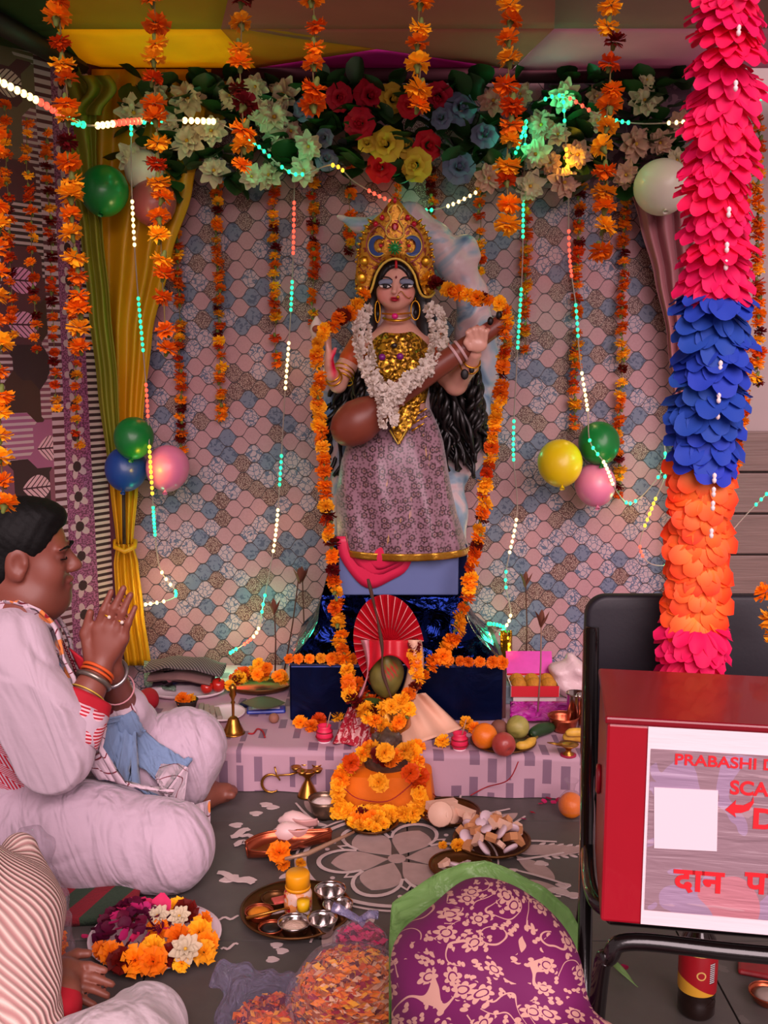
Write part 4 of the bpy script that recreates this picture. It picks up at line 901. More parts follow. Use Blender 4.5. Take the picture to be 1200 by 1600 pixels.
for sx in (-1, 1):
    trim([(617 + sx * 12, 366), (617 + sx * 24, 352), (617 + sx * 40, 366), (617 + sx * 44, 386), (617 + sx * 36, 402), (617 + sx * 24, 410)], .0026, mat('crown_rose_trim', 'a05048', .5, .2))
    cres = [(617 + sx * (27 + 15 * math.cos(t)), 384 - 17 * math.sin(t)) for t in [math.pi * (-.75 + 1.5 * k / 14) for k in range(15)]]; ins = [(617 + sx * (24 + 9 * math.cos(t)), 384 - 11 * math.sin(t)) for t in [math.pi * (-.62 + 1.24 * k / 14) for k in range(15)]]
    MB().prism([ip(a, b, cy(a, b) - .004) for a, b in (cres + ins[::-1])[::1 if sx > 0 else -1]], (0, .006, 0)).build('crescent_inlay', BLUEJ, cw, smooth=False)
    trim(cres, .0018, GOLD2, 'crescent_rim', lift=.004)
    for q in range(3): MB().ball(ip(617 + sx * (20 + 2 * q), 378 + 6 * q, cy(617, 0) - .006), (.006, .004, .005), 8, 6).build('inset_stone', [GOLD, RED, GOLD2][q], cw)
    for q in range(7):
        t = q / 6; a = (617 + sx * (34 + 20 * math.sin(t * 1.7)), 350 + 48 * t); b = (a[0] + sx * (9 - 2 * t), a[1] - 8 + 10 * t); MB().tube([ip(*a, cy(*a)), ip((a[0] + b[0]) / 2, (a[1] + b[1]) / 2, cy(*a) - .004), ip(*b, cy(*a))], [.002, .0055, .002], 7).build('gold_tongue', GOLD, cw)
    for (a, b, r_) in ((48, 408, 7), (52, 434, 8), (54, 452, 6), (30, 350, 4), (20, 340, 4)): MB().ball(ip(617 + sx * a, b, cy(617 + sx * a, b)), (pr(r_), .007, pr(r_ * 1.1)), 10, 6).build('boss', GOLD if r_ > 5 else RED, cw)
    for q in range(10): MB().ball(ip(617 + sx * (58 + 3 * math.sin(q)), 395 + 7 * q, cy(617 + sx * 58, 0) + .004), .004, 7, 5).build('rim_bead', GOLD, cw)
MB().lathe([(.0, .0), (.006, .001), (.011, -.004), (.004, -.012), (.0, -.012)], ip(617, 354, cy(617, 0)), 8, R=Euler((math.radians(-90), 0, 0)).to_matrix()).build('centre_drop', RED, cw)
MB().ball(ip(617, 355, cy(617, 0) - .012), (.005, .004, .009), 8, 6).build('drop_rose_stone', mat('rose_crystal', 'e07080', .15), cw)  # paler rose ball set on the front of the red drop
for k in range(12):
    a = 2 * math.pi * k / 12; MB().tube([ip(617, 387, cy(617, 0) - .008), ip(617 + 11 * math.cos(a), 387 + 11 * math.sin(a), cy(617, 0) - .008)], [.0035, .002], 6).build('rosette_petal', GREENJ, cw)
MB().ball(ip(617, 387, cy(617, 0) - .012), (.009, .006, .009), 10, 6).build('rosette_heart', GREENJ, cw)
MB().ball(ip(617, 313, cy(617, 0)), (.006, .005, .009), 8, 6).build('crown_finial', RED, cw)

# ---- skirt
N = NT('flowered_net_skirt'); o = N.obj(); x, y, z = N.xyz(o); p2 = N.vec(x, z, 0.0); vo = N.vor(p2, 34, 'F1', '2D', .8); dd = vo.outputs['Distance']
ps = N.xyz(vo.outputs['Position']); an = N.m_('ARCTAN2', N.sub(N.mul(z, 1.0), ps[1]), N.sub(x, ps[0])); wob = N.mul(N.m_('COSINE', N.mul(an, 6.0)), .05)
fl_ = N.lt(N.add(dd, wob), .34); ring_ = N.mul(fl_, N.gt(dd, .2)); core = N.lt(dd, .1)
sm = N.vor(p2, 95, 'F1', '2D', 1.0).outputs['Distance']; smm = N.lt(sm, .3)
c = N.mix(N.mul(smm, .75), lin('8f6b78'), lin('52333b')); c = N.mix(N.mul(ring_, .9), c, lin('35201f')); c = N.mix(core, c, lin('6b4a3a')); gl = N.gt(N.noise(N.vec(N.mul(x, 5), y, N.mul(z, .8)), 9, 4, 1.2), .68); c = N.mix(N.mul(gl, .6), c, lin('d8a860'))
N.base(c); N.b.inputs['Roughness'].default_value = .38; N.b.inputs['Sheen Weight'].default_value = .3; SK = N.m
rows_ = [(640, 596, 672), (665, 560, 684), (690, 544, 692), (720, 534, 697), (760, 527, 704), (800, 526, 713), (835, 527, 725), (857, 530, 735)]
def row_at(v):
    t = v * (len(rows_) - 1); i = min(int(t), len(rows_) - 2); f = t - i; a, b = rows_[i], rows_[i + 1]; return [a[k] + (b[k] - a[k]) * f for k in range(3)]
def skirt(u, v, lift=0.0):
    py, l, r = row_at(v); th = math.pi * (1.12 * u - .06); cx = (l + r) / 2; hw = (r - l) / 2
    fold = (.010 * v + .002) * math.sin(u * 34 + 2.2 * math.sin(v * 3 + u * 4)) + .006 * math.sin(u * 13 + v * 5)
    sn = math.sin(th); px = cx - hw * math.cos(th); dep = (.10 + .095 * math.sin(v * math.pi * .62)) * math.copysign(abs(sn) ** .45, sn) + fold * max(0, sn) ** .5 + lift
    dip = 18 * v ** 3 * math.sin(math.pi * u)
    return ip(px, py + dip, .03 - dep)
MB().grid(skirt, 110, 50).build('skirt', SK, st, solid=.003)
GB = mat('gold_hem_band', 'b8862a', .32, .7, bump=.5, bscale=60, bdist=.006)
MB().grid(lambda u, v: skirt(u, .955 + .055 * v, .004), 110, 4).build('hem_band', GB, st, solid=.003)
MB().grid(lambda u, v: skirt(.945 + .055 * u, .42 + .56 * v, .006), 3, 30).build('side_band', GB, st, solid=.003)
# lotus seat petals
LOT = mat('lotus_pink', 'd2264e', .45, var=.1, vscale=10)
def lotus(cx, cy_, w, h, dy):
    def fn(u, v):
        a = math.pi * (u * 1.0); r_ = v; px = cx - w * math.cos(a) * r_; py = cy_ + h * math.sin(a) * r_ * (1 + .06 * math.cos(u * 15)); return ip(px, py, dy - .02 * math.sin(a) * (1 - r_ * r_) - .015)
    return fn
for k, (cx, cyy, w, h, dy) in enumerate([(588, 838, 62, 78, -.100), (592, 842, 50, 56, -.107), (598, 848, 38, 40, -.114)]):
    MB().grid(lotus(cx, cyy, w, h, dy), 24, 8).build('lotus_petal', LOT, st, solid=.006)
# shell and bud held on the raised hand
MB().lathe([(.0, -.03), (.014, -.022), (.022, .0), (.017, .02), (.004, .04), (.0, .042)], ip(495, 516, -.07), 12).build('white_bud', mat('white_bud_paint', 'd2c0b4', .5), st)
MB().ball(ip(496, 514, -.095), (.016, .008, .012), 10, 6).build('brown_bud_centre', mat('brown_bud', '8a4028', .5), st)

# ---- lute
lt = root('lute', 'reddish brown wooden lute with a round gourd held across the statue', 'lute', ip(553, 685, -.15))
WOODL = mat('lute_brown', '7a3a2a', .4, var=.18, vscale=18, bump=.1)
ga, gb = ip(540, 672, -.15), ip(790, 500, -.14); ax = (gb - ga).normalized(); Rl = ax.to_track_quat('Z', 'Y').to_matrix(); ln = (gb - ga).length
prof = [(.0, -.045), (.03, -.036), (.052, -.012), (.064, .022), (.066, .05), (.058, .085), (.042, .12), (.033, .145), (.031, .15), (.031, ln)]
MB().lathe(prof[:9], ga, 28, R=Rl).build('gourd', WOODL, lt)
MB().lathe([(.036, .13), (.036, .2), (.033, .35), (.026, ln - .02), (.022, ln), (.0, ln)], ga, 20, R=Rl).build('neck', WOODL, lt)
for t in (.16, .178): MB().lathe([(.037, t), (.039, t + .003), (.037, t + .008)], ga, 20, R=Rl).build('white_band', mat('lute_white_band', 'c9a0a0', .5), lt)
for t in (.385, .405): MB().lathe([(.034, t), (.036, t + .003), (.034, t + .008)], ga, 20, R=Rl).build('white_band', MATS['lute_white_band'], lt)
for t in (.02, .05): MB().ball(gb - ax * t + Vector((-.005, -.02, .024)), (.009, .009, .013), 8, 6).build('tuning_peg', BLACK, lt)

# ---- white flower garland over the shoulders
JAS = petal_mat('jasmine_petal', 'efe2d6', rn=.06, tl=.3)
def jas(seed):
    r = random.Random(seed); mb = MB()
    for k in range(9):
        d = Vector((r.gauss(0, 1), r.gauss(0, 1), abs(r.gauss(0, .8)) + .1)).normalized(); x, y, z = frame_from(d); i = len(mb.v)
        mb.v += [Vector((0, 0, 0)), d * .7 + x * .32, d * 1.0, d * .7 - x * .32, d * .75 + y * .2]; mb._f([i, i + 1, i + 4]); mb._f([i + 1, i + 2, i + 4]); mb._f([i + 2, i + 3, i + 4]); mb._f([i + 3, i, i + 4])
    return mb.data('jasmine_flower', JAS)
JD = [jas(i) for i in range(4)]
wg = root('white_flower_garland', 'thick white jasmine garland around the neck of the statue', 'garland', ip(607, 662, -.16))
rn = random.Random(8)
path = spline([ip(566, 478, -.05), ip(566, 520, -.09), ip(572, 560, -.13), ip(585, 595, -.18), ip(602, 618, -.21), ip(622, 612, -.225), ip(645, 590, -.215), ip(668, 572, -.18), ip(685, 545, -.11), ip(684, 510, -.06), ip(676, 478, -.04)], 90)
tail = spline([ip(606, 605, -.215), ip(605, 630, -.22), ip(608, 662, -.222)], 20)
for pth, rad in ((path, .023), (tail, .023)):
    for p, d in resample(pth, .0066):
        for q in range(2):
            x, y, _ = frame_from(d); a = rn.uniform(-2.4, 2.4) - math.pi / 2; off = x * math.cos(a) + y * math.sin(a)
            if off.y > .6: off.y *= -1
            place('jasmine_flower', rn.choice(JD), wg, p + off * rad * .62, quat(off + d * rn.uniform(-.5, .5), rn.uniform(0, 6)), rn.uniform(.017, .024))
# ---- large marigold garland framing the statue
big = [(668, 438, -.06), (700, 452, -.10), (745, 466, -.13), (785, 480, -.15), (788, 540, -.16), (782, 600, -.17), (775, 660, -.18), (765, 720, -.19), (755, 780, -.20), (745, 850, -.21), (732, 920, -.22), (716, 975, -.25), (692, 1020, -.30), (660, 1052, -.33), (640, 1080, -.35), (622, 1098, -.36), (600, 1102, -.37), (578, 1095, -.36), (556, 1068, -.34), (542, 1040, -.30), (530, 980, -.25), (522, 920, -.22), (516, 850, -.21), (510, 780, -.20), (506, 720, -.19), (500, 650, -.18), (497, 580, -.17), (500, 530, -.15), (520, 505, -.13), (548, 485, -.09), (566, 462, -.06)]
garland('long marigold garland framing the statue from crown to pedestal front', spline([ip(*q) for q in big], 260), .0235, .0235, [('o', 5), ('y', 5), ('d', 2), ('m', 1.6)], seed=21, jit=.5, face=((0, -1, .1), .35))
garland('orange marigold string laid along the left rim of the foil pedestal', [P(452 + k * 11, 1029 + .4 * math.sin(k), PB - .01 + .002 * (k % 2)) for k in range(10)], .018, .03, [('o', 5), ('y', 2)], seed=31, face=((0, -1, .3), .8))
garland('orange marigold string laid along the right rim of the foil pedestal', [P(700 + k * 9.5, 1032 + .8 * k * .4, PB - .01) for k in range(10)], .018, .03, [('o', 5), ('d', 2)], seed=32, face=((0, -1, .3), .8))

# ================================================================== PEOPLE
from mathutils.bvhtree import BVHTree
def head_frame(f, up=(0, 0, 1)):
    f = Vector(f).normalized(); up = Vector(up); s = up.cross(f).normalized(); u = f.cross(s).normalized(); return f, s, u
def head_sdf(S, c, f, up=(0, 0, 1), sc=1.0, heavy=1.0):
    f, s, u = head_frame(f, up); c = Vector(c); R = Matrix((f, s, u)).transposed()
    def q(a, b, d): return c + (f * a + s * b + u * d) * sc
    def e(p, r, k=.015, **kw): S.ell(q(*p), tuple(x * sc for x in r), R=R, k=k, **kw)
    e((-.012, 0, .032), (.098, .079, .088)); e((.03, 0, -.03), (.066, .063, .085), .03); e((.022, 0, -.085), (.064, .062 * heavy, .042), .03)
    e((.073, 0, -.098), (.024, .026, .018), .02); e((.012, 0, -.108), (.062, .06 * heavy, .034), .03)
    for b in (-1, 1):
        e((.055, b * .043, -.035), (.034, .026, .036), .025); e((.083, b * .034, .004), (.017, .019, .013), .008, op='sub'); e((.076, b * .033, .002), (.015, .017, .013), .004)
        e((.083, b * .034, .022), (.012, .024, .008), .012)
        e((-.006, b * .079, -.006), (.026, .010, .036), .006); e((-.002, b * .09, -.006), (.015, .008, .022), .004, op='sub'); e((.0, b * .082, -.034), (.010, .008, .012), .006); e((.012, b * .08, -.008), (.007, .007, .011), .004)
        e((.101, b * .012, -.029), (.012, .009, .009), .006)
    S.cap(q(.088, 0, .012), q(.113, 0, -.022), .010 * sc, .0135 * sc, k=.012)
    e((.096, 0, -.056), (.013, .024, .008), .006); e((.093, 0, -.070), (.012, .021, .009), .006); e((.105, 0, -.063), (.008, .024, .0016), .002, op='sub')
    return q, R
SKINM = vcol_mat('human_skin', .5, sss=.08, var=.25)
def skin_fn(base, blobs):
    b = np.array(lin(base))
    def fn(V):
        C = np.tile(b, (len(V), 1))
        for c, r, col, amt in blobs:
            d = np.linalg.norm((V - np.array(c)) / np.array(r), axis=1); w = (np.clip(1.5 - d, 0, 1) * amt)[:, None]; C = C * (1 - np.clip(w, 0, 1)) + np.array(lin(col)) * np.clip(w, 0, 1)
        return C
    return fn
def cotton(name, col, bs=18, st=.35, extra=None):
    N = NT(name); o = N.obj(); x, y, z = N.xyz(o); c = N.mix(N.noise(o, 5, 3), tuple(v * .92 for v in lin(col)), lin(col))
    if extra: c = extra(N, o, c)
    N.base(c); N.b.inputs['Roughness'].default_value = .85; N.b.inputs['Specular IOR Level'].default_value = .2; N.b.inputs['Sheen Weight'].default_value = .2
    fv_ = N.vec(N.add(N.mul(x, 1.7 * bs), N.mul(z, .55 * bs)), N.mul(y, bs), N.mul(z, .22 * bs)); f1 = N.noise(fv_, 1.0, 2, .6)
    N.bump(N.add(N.mul(f1, 1.6), N.mul(N.noise(o, 60, 2), .12)), st * 1.9, .02); return N.m

# ------------------------------------------------------------------ praying man
MY_ = 2.4
mr = root('person', 'man in white clothes and printed scarf sitting cross-legged with palms joined in prayer', 'person', (P(60, 1330, 2.4).x, 2.42, 0))
def mp(px, py, Y=MY_): return P(px, py, Y)
BS = sdf_for([mp(-110, 770, 2.4), mp(400, 770, 2.4), mp(-110, 1400, 2.2), mp(400, 1200, 2.7), Vector((-1.3, 2.1, 0))], .06, .0046)
hc = mp(40, 866, 2.36); hf = Vector((.985, .17, -.06))
hq, hR = head_sdf(BS, hc, hf, (.0, 0, 1), 1.02, 1.25)
# neck, torso
BS.cap(hq(-.03, 0, -.06), mp(25, 985, 2.40), .074, .088, k=.03); BS.ell(hq(.03, 0, -.105), (.062, .066, .05), R=hR, k=.04); BS.chain([mp(10, 1030, 2.42), mp(15, 1130, 2.43), mp(20, 1220, 2.44)], [.12, .135, .14], k=.05); BS.cap(mp(18, 1008, 2.27), mp(5, 1000, 2.57), .062, k=.04)
# arms
sh_r, el_r, wr_r = mp(18, 1012, 2.25), mp(92, 1175, 2.20), mp(155, 1046, 2.31)
sh_l, el_l, wr_l = mp(8, 1004, 2.58), mp(205, 1140, 2.58), mp(172, 1046, 2.365)
BS.chain([sh_r, el_r, wr_r], [.05, .034, .031], k=.015); BS.cap(el_r.lerp(wr_r, .45), el_r.lerp(wr_r, .75), .037, .034, k=.02); BS.chain([sh_l, el_l, wr_l], [.055, .044, .031], k=.02)
# two hands, palms together
def pray(Yo, wr, back):
    k5 = [(152, 983), (167, 981), (182, 985), (193, 998)]; t5 = [(174, 924), (193, 919), (204, 929), (211, 949)]; rr_ = [.0095, .0098, .0095, .0085]
    for (a, b), (c, d), r_ in zip(k5, t5, rr_):
        m = ((a + c) / 2 - 1.5, (b + d) / 2); BS.chain([mp(a, b, Yo), mp(*m, Yo + back * .006), mp(c, d, Yo - back * .001)], [r_ * 1.1, r_, r_ * .78], k=.004)
        BS.cap(wr + (mp(a, b, Yo) - wr) * .15, mp(a, b, Yo), .016, .0135, k=.012)
    BS.ell(mp(166, 1012, Yo), (.034, .016, .044), R=Euler((0, math.radians(22), 0)).to_matrix(), k=.012)
    BS.chain([mp(142, 1030, Yo + back * .004), mp(133, 990, Yo), mp(141, 957, Yo)], [.017, .0125, .0092], k=.008)
pray(2.318, wr_r, -1); pray(2.352, wr_l, 1)
# legs, feet
hipr, knr, anr = mp(-5, 1290, 2.34), mp(250, 1322, 2.2), mp(165, 1352, 2.26)
hipl, knl, anl = mp(30, 1270, 2.52), mp(285, 1172, 2.6), mp(312, 1232, 2.6)
BS.chain([hipr, knr, anr], [.085, .06, .04], k=.03); BS.chain([hipl, knl, anl], [.085, .062, .04], k=.03)
BS.ell(mp(20, 1290, 2.43), (.16, .15, .1), k=.04)
fa = F(318, 1243, .045); fb = F(352, 1238, .04); BS.chain([anl, fa, fb], [.04, .036, .026], k=.015)
for k, (dx, dy_, r_) in enumerate([(0.02, -.022, .0125), (.026, -.006, .0095), (.026, .006, .009), (.022, .017, .0085), (.016, .027, .008)]): BS.cap(fb + Vector((-.006, dy_ * .8, 0)), fb + Vector((dx, dy_, .002)), r_ * 1.05, r_, k=.003)
for k in range(4): a = F(182 + k * 12, 1381, .016); BS.cap(a + Vector((-.0, .03, .01)), a, .013 - .001 * k, .011 - .0008 * k, k=.003)
BS.cap(anr, F(195, 1372, .035), .035, .024, k=.015)
lipm = hq(.1, 0, -.062); eyem = hq(.086, -.04, .002)
man_cols = skin_fn('7f4436', [(lipm, (.02, .035, .012), '6e3030', .8), (hq(.06, -.03, -.085), (.06, .05, .035), '5e3428', .5), (eyem, (.016, .02, .012), '5a2e26', .6), (hq(.085, 0, .065), (.03, .05, .03), 'a06420', .5), (fa, (.1, .08, .06), '7a4636', .6)])
BS.build('body', SKINM, mr, color=man_cols)
# hair
HAIRM = mat('black_hair', '050404', .65, spec=.25, bump=.4, bscale=140, bdist=.002)
HS = sdf_for([hc], .17, .005); f_, s_v, u_ = head_frame(hf)
HS.ell(hq(-.016, 0, .042), (.107, .088, .093), R=hR, k=.01); HS.ell(hq(-.05, 0, -.02), (.068, .084, .075), R=hR, k=.02); HS.ell(hq(.03, 0, .095), (.06, .06, .032), R=hR, k=.03)
HS.ell(hq(.105, 0, -.035), (.075, .13, .112), R=hR, k=.006, op='sub'); HS.ell(hq(.01, -.085, -.035), (.036, .04, .048), R=hR, k=.006, op='sub'); HS.ell(hq(.01, .085, -.035), (.036, .04, .048), R=hR, k=.006, op='sub')
HS.ell(hq(.07, -.08, -.08), (.07, .05, .075), R=hR, k=.006, op='sub')
HS.warp(lambda X, Y, Z: .0015 * np.sin(X * 260 + 90 * Z) * np.sin(Z * 210))
HS.build('hair', HAIRM, mr)
for b in (-1, 1):
    MB().tube(spline([hq(.097, b * .016, .021), hq(.098, b * .034, .027), hq(.083, b * .058, .022)], 8), [.003, .0045, .005, .005, .005, .004, .0035, .003, .002], 6, flat=.6).build('eyebrow', HAIRM, mr)
    MB().tube(spline([hq(.0925, b * .02, .0), hq(.0945, b * .033, -.002), hq(.085, b * .052, .0)], 8), .0016, 5).build('eyelash', HAIRM, mr)
# kurta
kc1 = mp(20, 1192, 2.28) - WL[mr.name]
def red_leaf(N, o, c):
    vx = N.n('ShaderNodeVectorMath', operation='DISTANCE'); N.put(vx.inputs[0], o); vx.inputs[1].default_value = kc1; m = N.lt(vx.outputs['Value'], .062)
    x, y, z = N.xyz(o); st_ = N.gt(N.m_('SINE', N.add(N.mul(N.m_('ABSOLUTE', N.sub(N.m_('FLOORED_MODULO', N.add(x, z), .05), .025)), 900.), N.mul(z, 500.))), -.1); return N.mix(N.mul(m, st_), c, lin('b0142c'))
KUR = cotton('white_kurta_cotton', 'bfa9b6', 13, .28, red_leaf)
KS = sdf_for([mp(-110, 930, 2.4), mp(230, 930, 2.4), mp(-110, 1300, 2.2), mp(230, 1300, 2.65)], .06, .006)
groove = lambda ph: np.exp(-np.sin(ph) ** 2 / .06)
fold = lambda X, Y, Z: .006 * groove(17 * Z + 22 * X + 3 * np.sin(9 * Y) + 2 * np.sin(14 * Z)) * (.5 + .5 * np.sin(11 * X + 7 * Z)) - .002
KS.chain([mp(8, 1030, 2.42), mp(15, 1130, 2.43), mp(30, 1240, 2.43)], [.142, .162, .175], k=.05, disp=fold); KS.cap(mp(18, 1010, 2.27), mp(5, 1002, 2.57), .08, k=.05, disp=fold)
KS.chain([sh_r, mp(60, 1120, 2.2), el_r + Vector((-.012, 0, -.008))], [.082, .086, .084], k=.03, disp=fold); KS.cap(el_r + Vector((-.01, 0, 0)), el_r.lerp(wr_r, .36), .074, .062, k=.03, disp=fold)
KS.chain([sh_l, el_l, el_l.lerp(wr_l, .35)], [.08, .07, .06], k=.03, disp=fold)
KS.cap(mp(26, 978, 2.40), mp(38, 930, 2.38), .087, .09, k=.008, op='sub'); KS.cap(mp(28, 990, 2.40), mp(60, 990, 2.36), .05, .055, k=.008, op='sub')
fd = (wr_r - el_r).normalized(); KS.cut
ca_ = el_r.lerp(wr_r, .36); KS.cap(ca_, ca_ + fd * .13, .048, .048, k=.004, op='sub')
ku = KS.build('kurta', KUR, mr)
def snap_tree(o):
    me = o.data; off = np.array(WL[o.name]); v = [Vector(x.co) + Vector(off) for x in me.vertices]; return BVHTree.FromPolygons(v, [list(p.vertices) for p in me.polygons])
# cuff
N = NT('red_leaf_cuff'); o = N.obj(); x, y, z = N.xyz(o); vz = N.vor(o, 28, 'F1'); c = N.mix(N.gt(N.m_('SINE', N.mul(N.add(x, N.mul(z, 1.6)), 520.)), 0.0), lin('b5122a'), lin('e0b8c0')); c = N.mix(N.gt(vz.outputs['Distance'], .62), c, lin('bfa9b6')); N.base(c); N.b.inputs['Roughness'].default_value = .8; LEAFCUFF = N.m
REDC = mat('red_cotton_band', 'a80c22', .8, bump=.2)
x_, y_, d_ = frame_from(fd)
def cuff(t0, t1, r0, r1, m, nm): 
    MB().grid(lambda u, v: ca_ + fd * (t0 + (t1 - t0) * v) + (x_ * math.cos(2 * math.pi * u) + y_ * math.sin(2 * math.pi * u)) * (r0 + (r1 - r0) * v + .003 * math.sin(u * 25)), 40, 4, closed=True).build(nm, m, mr, solid=.004)
cuff(-.04, .035, .073, .066, LEAFCUFF, 'printed_cuff'); cuff(.033, .062, .066, .060, REDC, 'red_cuff_edge')
# dhoti
DHO = cotton('white_dhoti_cotton', 'bda5b4', 12, .45)
DS = sdf_for([Vector((-1.35, 2.05, 0)), mp(360, 1090, 2.75), mp(-110, 1300, 2.2), mp(340, 1400, 2.1)], .04, .006)
lf = lambda X, Y, Z: .005 * groove(26 * X + 3.5 * np.sin(9 * Z + 5 * X) + 5 * Y) * (.55 + .45 * np.sin(9 * X + 25 * Z)) - .002
DS.chain([hipr, mp(130, 1305, 2.25), mp(262, 1318, 2.215)], [.125, .112, .098], k=.05, disp=lf); DS.cap(mp(265, 1330, 2.215), mp(90, 1345, 2.28), .086, .08, k=.05, disp=lf)
DS.chain([hipl, mp(180, 1205, 2.56), mp(288, 1168, 2.6)], [.125, .112, .10], k=.05, disp=lf); DS.cap(mp(292, 1172, 2.6), mp(285, 1225, 2.56), .092, .07, k=.05, disp=lf)
DS.ell(mp(50, 1275, 2.42), (.19, .19, .12), k=.06, disp=lf); DS.ell(mp(160, 1265, 2.4), (.15, .13, .08), k=.06, disp=lf)
DS.cut((0, 0, .004), (0, 0, -1)); 
dh = DS.build('dhoti', DHO, mr)
# scarf ribbons snapped over the clothes
def embroid(N, o, c):
    w = N.n('ShaderNodeTexWave', wave_type='RINGS'); N.put(w.inputs['Vector'], o); w.inputs['Scale'].default_value = 5.0; w.inputs['Distortion'].default_value = 9; w.inputs['Detail'].default_value = 1; w.inputs['Detail Scale'].default_value = 1.6
    ln_ = N.m_('ABSOLUTE', N.sub(w.outputs['Fac'], .5)); c = N.mix(N.lt(ln_, .07), c, lin('6a1426')); v = N.vor(o, 15, 'F1'); dd = v.outputs['Distance']
    c = N.mix(N.lt(dd, .3), c, lin('e08040')); c = N.mix(N.lt(dd, .12), c, lin('a01020')); return c
SCW = cotton('embroidered_white_scarf', 'c8b0ba', 20, .25, embroid); SCB = cotton('pale_blue_scarf', '7288a8', 20, .35)
tk, td = snap_tree(ku), snap_tree(dh)
def ribbon(name, pts, width, m, off=.010, side=Vector((.75, .15, .6)), trees=(tk, td), n=44, nw=8):
    path = spline([mp(*p) for p in pts], n); V = []; 
    for i, p in enumerate(path):
        d = (path[min(i + 1, n)] - path[max(i - 1, 0)]).normalized(); w = side - d * side.dot(d); w.normalize()
        for j in range(nw + 1):
            q = p + w * ((j / nw - .5) * width); best = None
            for t in trees:
                h, nn, _, dist = t.find_nearest(q)
                if h is not None and (best is None or dist < best[1]): best = (h + nn * (off + .004 * math.sin(j * 2.2 + i * .5)), dist)
            V.append(best[0] if best and best[1] < .12 else q)
    f = [[i * (nw + 1) + j, i * (nw + 1) + j + 1, (i + 1) * (nw + 1) + j + 1, (i + 1) * (nw + 1) + j] for i in range(n) for j in range(nw)]
    o_ = make(name, V, f, m, mr, solid=.004); return o_
ribbon('scarf', [(-10, 945, 2.3), (25, 960, 2.27), (58, 1005, 2.27), (85, 1055, 2.27), (105, 1100, 2.27), (150, 1160, 2.27), (190, 1200, 2.28), (235, 1228, 2.28), (270, 1238, 2.28)], .095, SCW, off=.014)
ribbon('scarf_blue_layer', [(60, 960, 2.38), (95, 1000, 2.36), (120, 1050, 2.34), (150, 1110, 2.34), (180, 1150, 2.36), (220, 1190, 2.38), (262, 1222, 2.36)], .085, SCB, off=.007)
ribbon('scarf_far_edge', [(88, 945, 2.46), (112, 975, 2.48), (135, 1010, 2.48), (160, 1060, 2.46), (190, 1120, 2.46)], .06, SCW, off=.012)
ribbon('scarf_fold', [(190, 1120, 2.42), (215, 1160, 2.44), (250, 1190, 2.44), (290, 1215, 2.42)], .07, SCB, off=.02)
MB().grid(lambda u, v: F(288 + 40 * u, 1262 + 60 * v - 12 * u, .10 - .085 * v + .01 * math.sin(u * 7)), 10, 8).build('scarf_corner', SCW, mr, solid=.003)
ribbon('scarf_end', [(245, 1218, 2.42), (275, 1225, 2.40), (298, 1240, 2.38), (302, 1262, 2.36)], .07, SCW, off=.024)
MB().grid(lambda u, v: mp(108 + 26 * u + 20 * v, 1012 + 42 * v + 20 * u, 2.33 - .01 * u), 6, 6).build('red_inner_placket', REDC, mr, solid=.003)
bd_path = resample(spline([mp(66, 945, 2.33), mp(88, 985, 2.31), mp(106, 1020, 2.29), mp(124, 1062, 2.30)], 30), .0075)
bdm = MB()
for p, d in bd_path: bdm.ball(p, .0042, 6, 5)
bdm.build('bead_necklace', mat('maroon_beads', '4a0a16', .35), mr)
# bracelets, thread and rings
def wrist_ring(t, r, th, m, nm, wr=wr_r, el=el_r, flat=1.0): 
    c = wr.lerp(el, t); x, y, d = frame_from(wr - el); MB().tube([c + x * (r * math.cos(a)) + y * (r * math.sin(a)) + d * (.004 * math.sin(a)) for a in [2 * math.pi * k / 24 for k in range(24)]], th, 6, closed=True).build(nm, m, mr)
wrist_ring(.02, .037, .004, mat('orange_thread', 'c8501a', .6), 'orange_thread'); wrist_ring(.07, .0375, .0035, MATS['orange_thread'], 'orange_thread'); wrist_ring(.14, .039, .0065, mat('steel_bracelet', '8a8278', .35, .8), 'steel_bracelet'); wrist_ring(.30, .0415, .0018, GOLD2, 'thin_bangle')
wrist_ring(.05, .037, .005, mat('watch_steel', 'a8a0a0', .3, .9), 'watch_strap', wr_l, el_l); wrist_ring(.3, .042, .0022, mat('white_red_thread', 'c88a90', .7), 'white_red_thread', wr_l, el_l)
for (a, b) in ((171, 961), (191, 969)):
    c = mp(a - 1, b, 2.317); d = mp(190, 920, 2.317) - mp(170, 980, 2.317); x, y, _ = frame_from(d); rg = MB().tube([c + x * (.0112 * math.cos(t)) + y * (.0112 * math.sin(t)) for t in [2 * math.pi * k / 16 for k in range(16)]], .0022, 6, closed=True).build('finger_ring', GOLD, mr)
    MB().ball(c + Vector((.004, -.0125, -.002)), .0045, 8, 6).build('ring_stone', mat('pearl', 'd8c8bc', .2), rg)

# ------------------------------------------------------------------ seated man cut by the left edge (ribbed sweater)
p2 = root('person', 'person in cream ribbed sweater and white trousers cut off by the lower left edge', 'person', (-.62, 1.55, 0))
P2 = SDF((-1.12, 1.15, -.01), (-.36, 1.8, .92), .0042)
h2 = Vector((-.86, 1.48, .74)); q2, R2 = head_sdf(P2, h2, (.9, .4, -.25), (0, 0, 1), .95)
P2.chain([q2(-.02, 0, -.08), (-.86, 1.46, .55), (-.82, 1.48, .40), (-.80, 1.46, .22), (-.78, 1.44, .12)], [.055, .07, .10, .12, .12], k=.04)
wl = P(96, 1556, 1.58); hb = wl + Vector((.035, .03, -.008))
sh2, el2 = Vector((-.76, 1.5, .46)), P(-20, 1690, 1.42)
P2.chain([sh2, el2, wl], [.05, .036, .028], k=.02); P2.cap(wl, P(100, 1522, 1.63), .028, .026, k=.02)
